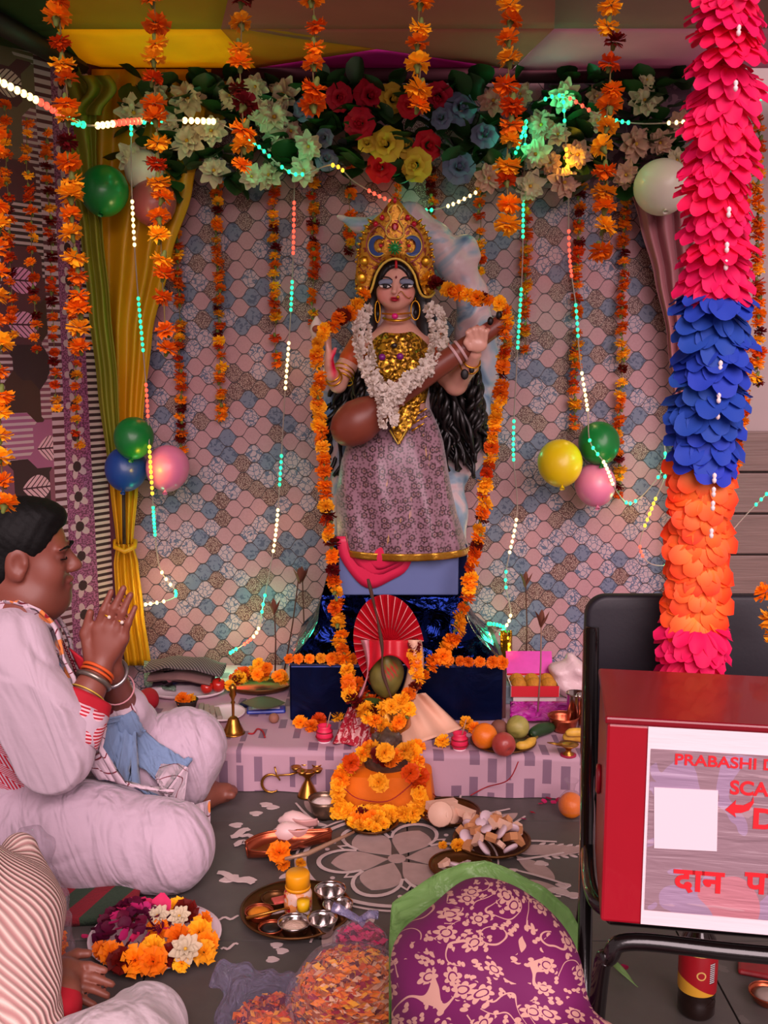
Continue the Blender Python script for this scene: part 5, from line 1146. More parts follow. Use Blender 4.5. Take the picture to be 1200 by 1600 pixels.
hand = [P(100, 1520, 1.64), P(118, 1530, 1.64)]
P2.ell(hand[0], (.038, .03, .022), k=.012)
kn_ = [((116, 1508), (140, 1509), (164, 1516)), ((122, 1523), (148, 1527), (175, 1538)), ((118, 1539), (145, 1545), (168, 1556)), ((108, 1552), (130, 1562), (148, 1571))]
for k, (a, b, c_) in enumerate(kn_):
    yy = 1.65 - .012 * k; P2.chain([P(*a, yy), P(*b, yy - .005), P(*c_, yy - .006)], [.0085, .0078, .0064], k=.002)
P2.chain([P(104, 1500, 1.66), P(120, 1490, 1.68), P(138, 1490, 1.68)], [.012, .0095, .008], k=.003)
P2.chain([(-.72, 1.35, .1), F(190, 1660, .06), F(228, 1602, .055)], [.07, .055, .045], k=.03); P2.chain([(-.72, 1.5, .09), F(20, 1480, .08)], [.07, .05], k=.03)
P2.build('body', SKINM, p2, color=skin_fn('7f4838', []))
H2 = sdf_for([h2], .15, .007); H2.ell(q2(-.016, 0, .042), (.105, .086, .09), R=R2, k=.01); H2.ell(q2(-.05, 0, -.02), (.066, .082, .07), R=R2, k=.02); H2.ell(q2(.105, 0, -.035), (.075, .13, .112), R=R2, k=.006, op='sub'); H2.build('hair', HAIRM, p2)
N = NT('cream_ribbed_knit'); o = N.obj(); x, y, z = N.xyz(o); rb = N.m_('SINE', N.add(N.mul(N.m_('ARCTAN2', N.add(y, .08), N.add(x, .17)), 165.), N.mul(N.noise(o, 6, 2), 6.0))); N.base(N.mix(N.m_('MULTIPLY_ADD', rb, .5, .5), lin('a87a76'), lin('d8c0b4'))); N.b.inputs['Roughness'].default_value = .9; N.bump(rb, .8, .002); KNIT = N.m
S2 = SDF((-1.15, 1.1, .0), (-.42, 1.95, .66), .006); f2 = lambda X, Y, Z: .006 * groove(16 * Z + 7 * X + np.sin(20 * X)) - .002
S2.chain([(-.84, 1.48, .52), (-.80, 1.49, .40), (-.76, 1.47, .22), (-.75, 1.45, .12)], [.10, .125, .135, .13], k=.05, disp=f2)
S2.chain([sh2 + Vector((.0, .0, 0)), P(0, 1440, 1.58), P(10, 1560, 1.52), P(28, 1610, 1.48)], [.08, .09, .078, .066], k=.04, disp=f2); S2.cap(P(30, 1330, 1.68), P(42, 1420, 1.64), .03, .06, k=.03, disp=f2)
S2.build('sweater', KNIT, p2)
MB().grid(lambda u, v: P(70 - 42 * v, 1556 + 66 * v, 1.50) + Vector((.012 * math.cos(u * 6.28), .012 * math.sin(u * 6.28), .008 * math.sin(u * 6.28))), 12, 10, closed=True).build('sweater_hem', KNIT, p2)
R2s = sdf_for([P(20, 1660, 1.5), wl, P(100, 1640, 1.5)], .07, .006); R2s.cap(P(30, 1640, 1.48), P(84, 1578, 1.56), .05, .04, k=.02, disp=f2); R2s.cap(P(84, 1578, 1.56), P(92, 1564, 1.575), .04, .034, k=.02); R2s.build('red_sleeve', REDC, p2)
TR = cotton('white_trouser_cotton', 'cdbcc2', 12, .45)
T2 = SDF((-1.05, 1.15, .0), (-.15, 2.0, .3), .006); lf2 = lambda X, Y, Z: .004 * groove(22 * X + 14 * Y + 20 * Z) - .002
T2.chain([(-.72, 1.33, .1), F(185, 1665, .075), F(226, 1606, .066)], [.10, .085, .072], k=.04, disp=lf2); T2.cap((-.74, 1.5, .1), F(0, 1500, .08), .1, .07, k=.04, disp=lf2); T2.cut((0, 0, .003), (0, 0, -1)); T2.build('trousers', TR, p2)

# ------------------------------------------------------------------ bowing woman under a magenta shawl
p3 = root('person', 'person with head covered by magenta floral shawl seen from behind at the bottom', 'person', (.14, 1.1, 0))
WS = SDF((-.2, .55, -.01), (.5, 1.55, .6), .008); h3 = P(763, 1520, 1.30)
q3, R3 = head_sdf(WS, h3, (.1, .95, -.55), (0, .5, .85), .8); WS.chain([q3(-.03, 0, -.08), P(790, 1760, 1.12), (.16, .9, .2)], [.055, .1, .14], k=.04); WS.chain([(.1, .9, .14), (.02, 1.25, .07)], [.09, .06], k=.03); WS.chain([(.22, .9, .14), (.3, 1.25, .07)], [.09, .06], k=.03)
WS.build('body', SKINM, p3, color=skin_fn('7f4838', []))
N = NT('magenta_paisley_shawl'); o = N.obj(); x, y, z = N.xyz(o); pu = N.vec(x, N.add(z, N.mul(y, .7)), 0.0)
pd_ = N.n('ShaderNodeVectorMath', operation='ADD'); N.put(pd_.inputs[0], pu); nv = N.noise(pu, 9, 2, 0, 'Color'); sc_ = N.n('ShaderNodeVectorMath', operation='SCALE'); N.put(sc_.inputs[0], nv); sc_.inputs['Scale'].default_value = .06; N.put(pd_.inputs[1], sc_.outputs[0])
vo = N.vor(pd_.outputs[0], 25, 'F1', '2D', .85); dd = vo.outputs['Distance']; ps = N.xyz(vo.outputs['Position']); pxy = N.xyz(pd_.outputs[0]); an = N.m_('ARCTAN2', N.sub(pxy[1], ps[1]), N.sub(pxy[0], ps[0])); rc = N.xyz(vo.outputs['Color'])
pet = N.m_('MULTIPLY_ADD', N.m_('ABSOLUTE', N.m_('COSINE', N.add(N.mul(an, 3.5), N.mul(rc[0], 6.0)))), .14, .2); fm_ = N.lt(dd, pet); rg = N.mul(N.gt(dd, .12), N.lt(dd, .17)); fm_ = N.sub(fm_, N.mul(fm_, rg))
cn = N.noise(pu, 13, 1); vine = N.mul(N.lt(N.m_('ABSOLUTE', N.sub(N.m_('FRACT', N.mul(cn, 7.0)), .5)), .045), N.gt(N.noise(pu, 17, 1), .45)); fm_ = N.mul(fm_, N.gt(rc[2], .22))
v3 = N.vor(pd_.outputs[0], 62, 'F1', '2D', 1.0); ps3 = N.xyz(v3.outputs['Position']); an3 = N.m_('ARCTAN2', N.sub(pxy[1], ps3[1]), N.sub(pxy[0], ps3[0])); lfm = N.mul(N.lt(v3.outputs['Distance'], N.m_('MULTIPLY_ADD', N.m_('ABSOLUTE', N.m_('COSINE', N.add(an3, N.mul(rc[1], 6.0)))), .36, .05)), N.gt(dd, .38)); lfm = N.mul(lfm, N.gt(N.xyz(v3.outputs['Color'])[0], .35))
mk = N.m_('MAXIMUM', N.m_('MAXIMUM', fm_, vine), lfm); N.base(N.mix(N.mul(mk, .88), N.mix(N.noise(o, 5, 2), lin('52063e'), lin('7c0860')), lin('cfa08e'))); N.b.inputs['Roughness'].default_value = .75; N.bump(N.add(mk, N.noise(o, 9, 3)), .25, .006); SHW = N.m
W2 = SDF((-.35, .45, .0), (.62, 1.6, .66), .007); f3 = lambda X, Y, Z: .004 * np.sin(40 * X + 22 * Y) + .003 * np.sin(60 * Z + 20 * X)
W2.ell(h3 + Vector((.0, -.01, -.018)), (.134, .16, .132), k=.03, disp=f3); W2.ell(h3 + Vector((.004, -.05, -.10)), (.122, .15, .14), k=.04, disp=f3); W2.chain([P(770, 1740, 1.12), (.16, .9, .2)], [.10, .2], k=.06, disp=f3); W2.chain([(.02, .98, .2), (.30, .98, .2)], [.12, .12], k=.08, disp=f3)
W2.cap(P(862, 1610, 1.22), P(925, 1670, 1.12), .04, .05, k=.04, disp=f3)
W2.cap((.06, 1.0, .08), (.06, .75, .08), .14, k=.08); W2.cap((.26, 1.0, .08), (.26, .75, .08), .14, k=.08); W2.cut((0, 0, .004), (0, 0, -1)); W2.build('shawl', SHW, p3)

# ================================================================== OFFERINGS ON THE PLATFORM AND FLOOR
BRASS = mat('brass', 'b07a34', .28, .95, var=.15, vscale=30, bump=.12, bscale=60, bdist=.002); BRASSD = mat('aged_brass', '6a4526', .4, .85, var=.3, vscale=25, bump=.25, bscale=90, bdist=.002)
COPPER = mat('copper', 'b4573a', .3, .9, var=.2, vscale=30); STEEL = mat('stainless_steel', 'b8aca8', .18, 1.0); WPLATE = mat('white_foam_plate', 'e2ccd2', .5)
POWD = mat('white_powder', 'e8d2cc', .9, bump=.5, bscale=120); TURM = mat('turmeric_paste', 'd07a10', .7, bump=.4, bscale=90); BLKP = mat('black_paste', '17100e', .5); RICE = mat('rice_grains', 'd8b8a4', .8, bump=.9, bscale=220, bdist=.004)
def plate_prof(r, h, t=.003, rim=.12):
    return [(.0, .0), (r * .72, .0), (r * .9, h * .5), (r, h), (r * 1.0 - t, h + t * .6), (r * .9 - t * .6, h * .5 + t), (r * .70, t), (.0, t)]
def dish(name, label, c, r, h, m, group=None, seg=36, sx=1, sy=1, cat='plate'):
    g = root(name, label, cat, c, group); MB().lathe(plate_prof(r, h), c, seg, sx=sx, sy=sy).build('dish', m, g); 
    x = MB().lathe([(r - .003, h - .001), (r + .0015, h), (r + .0015, h + .003), (r - .003, h + .003)], c, seg, sx=sx, sy=sy).build('rim', m, g); return g
def bowl(label, c, r, h, m, fill=None, fm=None, name='bowl', cat='bowl', group=None):
    g = root(name, label, cat, c, group); MB().lathe([(.0, .0), (r * .62, .0), (r * .8, h * .3), (r * .93, h * .8), (r, h), (r * .96, h), (r * .88, h * .75), (r * .74, h * .3), (r * .5, .004), (.0, .004)], c, 28).build('vessel', m, g)
    MB().lathe([(r * .97, h - .002), (r * 1.04, h), (r * 1.04, h + .002), (r * .97, h + .002)], c, 28).build('lip', m, g)
    if fm: MB().lathe([(.0, h * fill * .6), (r * .85, h * fill), (r * .5, h * fill + .005), (.0, h * fill + .008)], c, 24).build('filling', fm, g)
    return g
frn = random.Random(17)
def loose(px, py, key, label, z=0.0, r=.023, up=(0, -.5, 1), group='loose marigolds on the altar'):
    p = F(px, py, z + r * .5); place('marigold_flower', frn.choice(MG[key]), None, p, quat(Vector(up) + Vector((frn.uniform(-.4, .4), frn.uniform(-.3, .3), 0)), frn.uniform(0, 6)), r, label, 'flower', group)

# ---- kalash with coconut, pleated cloth fan and draped cloths
kz = PLZ; KY = 2.83
kl = root('kalash', 'pot with green coconut wrapped in red and cream cloth with a pleated red fan', 'ritual pot', (P(602, 1150, KY).x, KY, PLZ))
def kp(px, py, dy=0.0): return P(px, py, KY + dy)
FANR = mat('red_pleated_silk', 'c01426', .4, var=.15, vscale=30); FANE = mat('pink_fan_edge', 'd88a88', .5)
mbf = MB(); nfo = 44; cx, cyy = 608, 1008
fans = []
for k in range(nfo + 1):
    a = math.radians(-62 + 236 * k / nfo) ; z = (.012 if k % 2 else -.012); R_ = 62 + 14 * math.sin(math.radians(-40 + 236 * k / nfo)) ** 2
    rim = (cx - R_ * .86 * math.cos(a), cyy - R_ * 1.06 * math.sin(a)); i = len(mbf.v); mbf.v += [kp(cx - 6 * math.cos(a), cyy - 6 * math.sin(a), z * .2 - .0), kp(rim[0], rim[1], z)]
    if k: mbf._f([i - 2, i - 1, i + 1, i])
fan = mbf.build('pleated_fan', FANR, kl, smooth=False, solid=.002)
for k in range(0, nfo + 1, 2):
    a, b = mbf.v[2 * k], mbf.v[2 * k + 1]; MB().tube([a.lerp(b, .3) + Vector((0, -.002, 0)), b + Vector((0, -.002, 0))], [.0008, .0014], 4).build('pleat_line', FANE, fan)
MB().grid(lambda u, v: kp(576 + 66 * u, 1000 + 24 * v + 26 * v * (2 * u - 1) ** 2, -.05 - .035 * math.sin(math.pi * u) - .012 * v + .004 * math.sin(u * 22)), 24, 8).build('red_cloth_wrap', FANR, kl, solid=.003)
CO = sdf_for([kp(604, 1058, -.03)], .09, .005); CO.ell(kp(604, 1056, -.02), (.049, .047, .062), R=Euler((0, .15, 0)).to_matrix(), k=.01, disp=lambda X, Y, Z: .002 * np.sin(60 * X + 40 * Z)); CO.ell(kp(604, 1035, -.05), (.014, .014, .02), k=.02)
cc_ = np.array(kp(610, 1050, -.07))
def coc(V):
    C = np.tile(np.array(lin('6a6228')), (len(V), 1)); w = np.array([noise.noise(Vector(v) * 40) for v in V])[:, None]; C = C * (1 + .5 * w); d = np.linalg.norm(V - cc_, axis=1) + .012 * w[:, 0]; m = np.clip((.03 - d) * 80, 0, 1)[:, None] * (np.sin(V[:, :1] * 500 + V[:, 2:] * 300) > 0); return np.clip(C * (1 - m) + np.array(lin('a82418')) * m, 0, 1)
CO.build('coconut', vcol_mat('green_coconut_husk', .55, bump=.3, bscale=60), kl, color=coc)
MB().lathe([(.0, .0), (.055, .005), (.075, .04), (.07, .075), (.045, .1), (.055, .12), (.06, .122), (.0, .12)], (kp(602, 1150).x, KY, PLZ), 28).build('pot', BRASS, kl)
PINKB = mat('pink_striped_cloth', 'c9808a', .6, var=.15, vscale=60); CREAMC = mat('cream_cloth', 'e0b094', .7, var=.06, bump=.3, bscale=20, bdist=.01)
MB().grid(lambda u, v: kp(604 - 40 + 16 * v * 0 + 10 * math.sin(v * 3) - 8 * u + 22 * (1 - v) * u, 1000 + 90 * v, -.035 - .035 * math.sin(math.pi * u) + .02 * v), 10, 16).build('pink_border_cloth', PINKB, kl, solid=.003)
MB().grid(lambda u, v: kp(634 + 24 * u - 14 * v + 10 * math.sin(v * 3.0), 1000 + 95 * v, -.04 - .03 * math.sin(math.pi * u)), 10, 16).build('cream_wrap', CREAMC, kl, solid=.003)
N = NT('red_white_block_print'); o = N.obj(); N.base(N.mix(N.gt(N.noise(o, 55, 4, 1.5), .53), lin('a8122c'), lin('d8a8a4'))); N.b.inputs['Roughness'].default_value = .7; N.bump(N.noise(o, 25, 2), .4, .008)
def dr(tl, tr, brr, bll, m, nm, wob=8, dyt=-.05, dyb=-.12):
    def fn(u, v):
        px = (tl[0] + (tr[0] - tl[0]) * u) * (1 - v) + (bll[0] + (brr[0] - bll[0]) * u) * v; py = (tl[1] + (tr[1] - tl[1]) * u) * (1 - v) + (bll[1] + (brr[1] - bll[1]) * u) * v
        q = F(px, py, PLZ + .004 + (1 - v) ** 1.3 * .11 + .004 * math.sin(u * wob * 3)); q.y += .008 * math.sin(u * wob) * (.3 + .7 * v); return q
    MB().grid(fn, 24, 16).build(nm, m, kl, solid=.003)
dr((545, 1105), (600, 1110), (600, 1170), (520, 1162), N.m, 'red_print_drape'); dr((612, 1092), (664, 1082), (722, 1136), (632, 1172), CREAMC, 'cream_drape', 5)
LF2 = mat('mango_leaf', '3a4a1c', .4, var=.2)
lfm_ = leaf_data(LF2, 5)
for px, py, d in ((585, 1092, (-.8, -.6, -.3)), (590, 1098, (-.2, -1, -.3)), (612, 1098, (.8, -.7, -.2))): place('mango_leaf', lfm_, kl, kp(px + 8, py, -.05), Vector(d).to_track_quat('Y', 'Z'), .06)
MB().tube(spline([kp(575, 905, -.11), kp(588, 960, -.10), kp(597, 1010, -.095), kp(598, 1050, -.092), kp(612, 1092, -.10)], 20), [.003 + .0015 * math.sin(k * .9) + .001 for k in range(21)], 7).build('twig', mat('dark_twig', '4a2c20', .8), kl)
garland('marigold garland looped around the coconut pot', spline([kp(540, 1062, -.05), kp(548, 1092, -.09), kp(575, 1108, -.11), kp(605, 1105, -.12), kp(632, 1092, -.11), kp(650, 1065, -.08), kp(648, 1010, -.05)], 60), .022, .022, [('y', 5), ('o', 3), ('m', 2)], seed=51, jit=.6, face=((0, -1, .3), .5))
garland('short double marigold loop hanging below the coconut pot', spline([kp(566, 1112, -.12), kp(585, 1128, -.13), kp(605, 1135, -.13), kp(625, 1128, -.13), kp(640, 1110, -.12)], 40), .021, .02, [('y', 5), ('o', 3)], seed=52, jit=.6, face=((0, -1, .3), .5))

# ---- small pink pots
PINKPOT = mat('pink_painted_clay', 'd8234e', .5); BANDM = mat('red_braid', '8a1020', .6)
for px, py, lab in ((507, 1158, 'small pink painted clay pot with a stick, left of the red printed drape'), (718, 1170, 'small pink painted clay pot right of the cream drape')):
    c = F(px, py, PLZ); g = root('clay_pot', lab, 'pot', c, 'small pink pots')
    MB().lathe([(.0, .0), (.016, .0), (.022, .008), (.024, .022), (.021, .034), (.017, .04), (.02, .047), (.018, .047), (.015, .04), (.0, .036)], c, 20).build('vessel', PINKPOT, g)
    MB().lathe([(.018, -.0005), (.0185, .006), (.0, .006)], c, 20).build('white_foot', WPLATE, g)
    for z in (.014, .03): MB().tube([c + Vector((.0245 * math.cos(a) * (1 if z < .02 else .94), .0245 * math.sin(a) * (1 if z < .02 else .94), z)) for a in [2 * math.pi * k / 20 for k in range(20)]], .0018, 5, closed=True).build('braid_band', BANDM, g)
    MB().tube([c + Vector((.004, 0, .03)), c + Vector((.018, .002, .085))], .0016, 5).build('stick', mat('pale_stick', 'b08a70', .8), g)
for px, py, k, lab in ((470, 1130, 'o', 'orange marigold head lying leftmost before the pedestal'), (486, 1136, 'o', 'orange marigold head beside the left pink pot'), (498, 1126, 'd', 'deep orange marigold behind the left pink pot'), (528, 1120, 'y', 'yellow marigold between the pink pot and red drape'), (652, 1168, 'o', 'orange marigold at the platform edge under the cream drape'), (692, 1160, 'y', 'yellow marigold left of the right pink pot'), (728, 1132, 'y', 'yellow marigold behind the right pink pot'), (742, 1140, 'o', 'orange marigold beside the orange fruit')): loose(px, py, k, lab, PLZ)

# ---- small shrine under an orange cloth before the platform
sc_ = F(604, 1268); SY = 2.63; sh = root('cloth_covered_seat', 'small seat draped with bright orange cloth holding a dark figurine', 'seat', (sc_.x, SY, 0))
ORC = mat('orange_satin', 'e8720c', .55, var=.08, bump=.3, bscale=16, bdist=.01)
def seat(u, v):
    a = 2 * math.pi * u; w, d = .122, .058; sq = lambda t: math.copysign(abs(t) ** .55, t); r_ = 1.0 + .08 * v + .03 * v * math.sin(a * 9)
    return (sc_.x + w * sq(math.cos(a)) * r_, SY + d * sq(math.sin(a)) * r_, .105 - .103 * v + (.004 * math.sin(a * 5) if v > .2 else 0))
MB().grid(seat, 72, 10, closed=True).grid(lambda u, v: (lambda p: (sc_.x + (p[0] - sc_.x) * v, SY + (p[1] - SY) * v, .105 + .012 * (1 - v * v)))(seat(u, 0)), 72, 4, closed=True).build('orange_cloth', ORC, sh)
FG_ = sdf_for([(sc_.x, SY, .16)], .12, .005); b0 = Vector((sc_.x, SY, .108))
FG_.ell(b0 + Vector((0, 0, .02)), (.062, .045, .04), k=.02); FG_.ell(b0 + Vector((0, -.005, .05)), (.045, .036, .036), k=.02); FG_.ell(b0 + Vector((0, -.012, .082)), (.026, .026, .024), k=.015); FG_.ell(b0 + Vector((-.028, 0, .085)), (.016, .006, .018), k=.008); FG_.ell(b0 + Vector((.028, 0, .085)), (.016, .006, .018), k=.008); FG_.chain([b0 + Vector((0, -.034, .078)), b0 + Vector((.004, -.045, .06)), b0 + Vector((.014, -.042, .048))], [.011, .009, .006], k=.008)
FG_.cap(b0 + Vector((0, 0, .095)), b0 + Vector((0, 0, .112)), .016, .006, k=.01)
FG_.warp(lambda X, Y, Z: .0018 * np.sin(X * 420) * np.sin(Z * 400)); FG_.build('dark_figurine', mat('dark_carved_stone', '4a382e', .35, var=.8, vscale=90), sh)
MB().tube(spline([F(538, 1232, .09), F(560, 1248, .06), F(605, 1252, .055), F(640, 1228, .09), F(650, 1216, .11), F(682, 1245, .03)], 30), .0014, 5).build('red_thread', mat('red_thread', '9a1420', .7), sh)
garland('marigold garland piled around the dark figurine and over the orange cloth', spline([Vector((sc_.x - .125, SY - .085, .03)), Vector((sc_.x - .12, SY - .06, .1)), Vector((sc_.x - .085, SY - .02, .14)), Vector((sc_.x - .04, SY - .03, .175)), Vector((sc_.x - .02, SY - .055, .165)), Vector((sc_.x + .02, SY - .055, .155)), Vector((sc_.x + .06, SY - .02, .175)), Vector((sc_.x + .075, SY - .03, .15)), Vector((sc_.x + .085, SY - .06, .1)), Vector((sc_.x + .09, SY - .085, .04)), Vector((sc_.x + .05, SY - .10, .025)), Vector((sc_.x, SY - .105, .025)), Vector((sc_.x - .07, SY - .10, .022)), Vector((sc_.x - .12, SY - .09, .03))], 120), .0235, .0205, [('y', 6), ('o', 3), ('m', 1), ('d', .6)], seed=61, jit=.5, face=((0, -1, .4), .7))
for px, py, k, z in ((592, 1222, 'y', .12), (600, 1176, 'y', .19), (548, 1192, 'd', .14), (640, 1208, 'd', .13)): loose(px, py, k, {592: 'large yellow marigold centred on the orange cloth', 600: 'yellow marigold crowning the dark figurine', 548: 'deep red marigold at the left shoulder of the orange seat', 640: 'deep orange marigold at the right shoulder of the orange seat'}[px], z, .026, (0, -1, .4))

# ---- fruit plate and things at the right of the platform
fc = F(786, 1164, PLZ); dish('brass_plate', 'brass plate of fruit on the platform right of the cream drape', fc, .092, .012, BRASSD)
FRG = 'fruit on the platform'
N = NT('orange_peel'); N.base(N.mix(N.noise(N.obj(), 12, 3), lin('d8620c'), lin('f08418'))); N.b.inputs['Roughness'].default_value = .4; N.bump(N.noise(N.obj(), 260, 2), .35, .002); PEEL = N.m
def sphere_fruit(name, label, c, r, m, dent=.1, sx=1, stem=None, group=FRG, cat='fruit', tilt=(0, 0, 0)):
    g = root(name, label, cat, Vector(c) - Vector((0, 0, r * .95)), group); R = Euler(tilt).to_matrix()
    prof = [(max(.0005, r * math.sin(math.pi * k / 16) * (1 + .04 * math.cos(2 * math.pi * k / 16))) * sx, -r * .95 * math.cos(math.pi * k / 16) + (-dent * r * math.exp(-((k - 16) / 1.6) ** 2) + dent * r * math.exp(-(k / 1.6) ** 2))) for k in range(17)]
    MB().lathe(prof, c, 24, R=R).build('flesh', m, g)
    if stem: MB().tube([Vector(c) + R @ Vector((0, 0, r * .8)), Vector(c) + R @ Vector((.003, 0, r * 1.12))], .0022, 6).build('stem', mat('fruit_stem', '4a3a1a', .8), g)
    return g
def on(px, py, r, z): c = F(px, py, z + r); return c
sphere_fruit('orange_fruit', 'orange on the fruit plate left of the apple', on(757, 1150, .036, PLZ + .008), .037, PEEL, .08, tilt=(.5, .2, 0))
N = NT('apple_skin'); N.base(N.mix(N.noise(N.obj(), 30, 4, .6), lin('8a1a1e'), lin('b8564a'))); N.b.inputs['Roughness'].default_value = .3; APP = N.m
sphere_fruit('apple', 'red apple at the front of the fruit plate', on(787, 1163, .033, PLZ + .008), .034, APP, .22, stem=True, tilt=(-1.0, -.9, 0))
N = NT('guava_skin'); N.base(N.mix(N.noise(N.obj(), 45, 5, 1.0), lin('7a7a2e'), lin('b8a85c'))); N.b.inputs['Roughness'].default_value = .5; N.bump(N.noise(N.obj(), 60, 3), .3, .003); GUA = N.m
sphere_fruit('guava', 'yellow green guava with a dark blossom end behind the apple', on(809, 1136, .032, PLZ + .012), .034, GUA, .1, stem=True, tilt=(-.9, .6, 0))
sphere_fruit('sapodilla', 'dull brown fruit behind the orange on the fruit plate', on(780, 1138, .025, PLZ + .008), .026, mat('brown_fruit_skin', '7a4a3c', .7, var=.15), .05)
def banana(label, pts, r, z=0):
    path = spline([F(a, b, c) for a, b, c in pts], 14); g = root('banana', label, 'fruit', path[7] - Vector((0, 0, r)), FRG); MB().tube(path, [r * (.35 + .65 * min(1, 4 * min(k / 14 + .03, 1 - k / 14 + .0))) for k in range(15)], 7).build('peel', mat('banana_peel', 'd8a83c', .5, var=.3, vscale=60), g)
    MB().tube([path[-1], path[-1] + (path[-1] - path[-2]).normalized() * .016], [r * .36, r * .28], 6).build('stalk', mat('banana_stalk', '6a5a20', .7), g)
banana('speckled banana lying on the right of the fruit plate', [(806, 1165, PLZ + .02), (822, 1164, PLZ + .02), (836, 1154, PLZ + .022)], .013)
banana('ripe banana right of the small brass lamp', [(880, 1152, PLZ + .016), (900, 1151, PLZ + .016), (925, 1157, PLZ + .016)], .014)
banana('second ripe banana half hidden by the chair', [(884, 1146, PLZ + .034), (905, 1144, PLZ + .036), (928, 1150, PLZ + .03)], .013)
path = spline([F(830, 1148, PLZ + .018), F(845, 1140, PLZ + .02), F(864, 1136, PLZ + .018)], 12); g = root('cucumber', 'dark green cucumber behind the fruit plate', 'vegetable', path[6] - Vector((0, 0, .018)), FRG); MB().tube(path, [.005 + .014 * math.sin(math.pi * (k + .6) / 13.2) ** .5 for k in range(13)], 10).build('skin', mat('cucumber_skin', '1f3a1c', .5, var=.25, vscale=60), g); MB().tube([path[0] - (path[1] - path[0]) * .3, path[0]], .004, 6).build('stalk', LF2, g)
bowl('copper bowl beside the steel tumblers', F(880, 1142, PLZ), .045, .045, COPPER)
bz_ = F(880, 1142, PLZ)
for k, (px, py) in enumerate(((893, 1138), (909, 1142), (921, 1136))):
    c = F(px + 6, py - 2, PLZ); g = root('steel_tumbler', ['steel tumbler nearest the copper bowl', 'steel tumbler in the middle of the three by the chair', 'steel tumbler half hidden behind the chair edge'][k], 'tumbler', c, 'steel tumblers'); MB().lathe([(.0, .0), (.022, .0), (.024, .004), (.028, .1), (.029, .105), (.0265, .105), (.024, .01), (.0, .008)], c, 24).build('cup', STEEL, g); MB().lathe([(.0275, .1), (.0305, .102), (.0305, .106), (.0275, .106)], c, 24).build('rim', STEEL, g)
# sweets box
bx = F(836, 1104, PLZ); bg = root('sweets_box', 'open white sweets box with red edge, standing behind the fruit', 'box', bx); CARD = mat('white_card', 'd8c0c0', .7); REDK = mat('red_card_edge', 'c8182a', .6); PFO = mat('magenta_foil_print', 'b01e86', .35, .2, var=.25, vscale=30)
w, d, h = .15, .11, .035; b0 = bx + Vector((0, .06, .03))
for nm, c, s, m in (('base', (0, 0, .002), (w, d, .004), CARD), ('front_wall', (0, -d / 2, h / 2), (w, .003, h), REDK), ('back_wall', (0, d / 2, h / 2), (w, .003, h), CARD), ('side_wall', (-w / 2, 0, h / 2), (.003, d, h), CARD), ('side_wall', (w / 2, 0, h / 2), (.003, d, h), CARD)): MB().box(b0 + Vector(c), s).build(nm, m, bg, smooth=False)
MB().box(b0 + Vector((0, d / 2 + .028, h + .03)), (w, .004, .085), Euler((-.55, 0, 0)).to_matrix()).build('lid', PFO, bg, smooth=False)
MB().box(b0 + Vector((0, d / 2 + .004, h + .0)), (w, .004, .01)).build('lid_edge', REDK, bg, smooth=False)
MB().box(b0 + Vector((0, .0, -.016)), (w * .9, d * .9, .028)).build('stand', CARD, bg, smooth=False)
LAD = mat('gram_sweet', 'b8791c', .75, var=.35, vscale=140, bump=.8, bscale=160, bdist=.003)
for k, (i, j) in enumerate([(i, j) for j in range(2) for i in range(3)]):
    o_ = MB().ball((0, 0, 0), .026, 14, 10); c = b0 + Vector((-.048 + .048 * i, -.022 + .046 * j, .026)); o2 = place('sweet_ball', o_.data('sweet_ball', LAD), None, c, None, 1.0, f'golden sweet ball in the sweets box, {"front" if j == 0 else "back"} row {("left", "middle", "right")[i]}', 'sweet', 'sweets in the box')
MB().grid(lambda u, v: F(797 + 90 * u, 1096 + 30 * v, PLZ + .012 + .022 * (1 - v) + .012 * noise.noise(Vector((u * 6, v * 4, 0)))), 26, 14).build('pink_wrapper', film('magenta_cellophane', 'c020a0', .75, .2), label='crumpled magenta cellophane wrapper in front of the sweets box', cat='wrapper', solid=.002)
WB = sdf_for([F(895, 1085, PLZ)], .16, .007); wbp = F(898, 1075, PLZ + .06); WB.ell(wbp + Vector((0, .1, .0)), (.065, .05, .075), k=.03, disp=lambda X, Y, Z: .007 * np.sin(70 * X + 50 * Z) + .005 * np.sin(110 * Z)); WB.cut((0, 0, PLZ + .002), (0, 0, -1)); WB.build('crumpled_white_bag', mat('white_polythene', 'cfb2b4', .35, bump=.6, bscale=30, bdist=.01), label='crumpled white bag behind the steel tumblers', cat='bag')
c = F(888, 1180, PLZ); g = root('oil_lamp', 'small brass oil lamp with spout at the right of the platform', 'lamp', c); MB().lathe([(.0, .0), (.018, .0), (.014, .006), (.007, .012), (.009, .02), (.026, .03), (.028, .033), (.02, .03), (.0, .026)], c, 20).build('cup', BRASS, g); MB().tube([c + Vector((-.02, 0, .03)), c + Vector((-.045, -.004, .036)), c + Vector((-.06, -.004, .038))], [.008, .006, .002], 8, flat=.5).build('spout', BRASS, g); MB().lathe([(.0, -.001), (.022, -.001), (.022, .003), (.0, .003)], c, 16).build('red_foot', mat('lamp_red_foot', 'a01840', .6), g)
bxg = MB().box(F(797, 1090, PLZ + .03) + Vector((.0, .05, 0)), (.055, .05, .06)).build('carton', mat('grey_teal_card', '6f7f86', .7), label='small grey blue carton beside the right side of the pedestal', cat='carton', bevel=.003, smooth=False)
MB().grid(lambda u, v: P(782 + 18 * u, 985 + 66 * v, 3.3 + .02 * math.sin(u * 5 + v * 3)), 8, 12).build('gold_foil_strip', mat('gold_foil', 'b8912a', .25, .9, bump=.8, bscale=30, bdist=.02), label='crinkled gold foil strip at the right end of the pedestal', cat='foil', solid=.002)

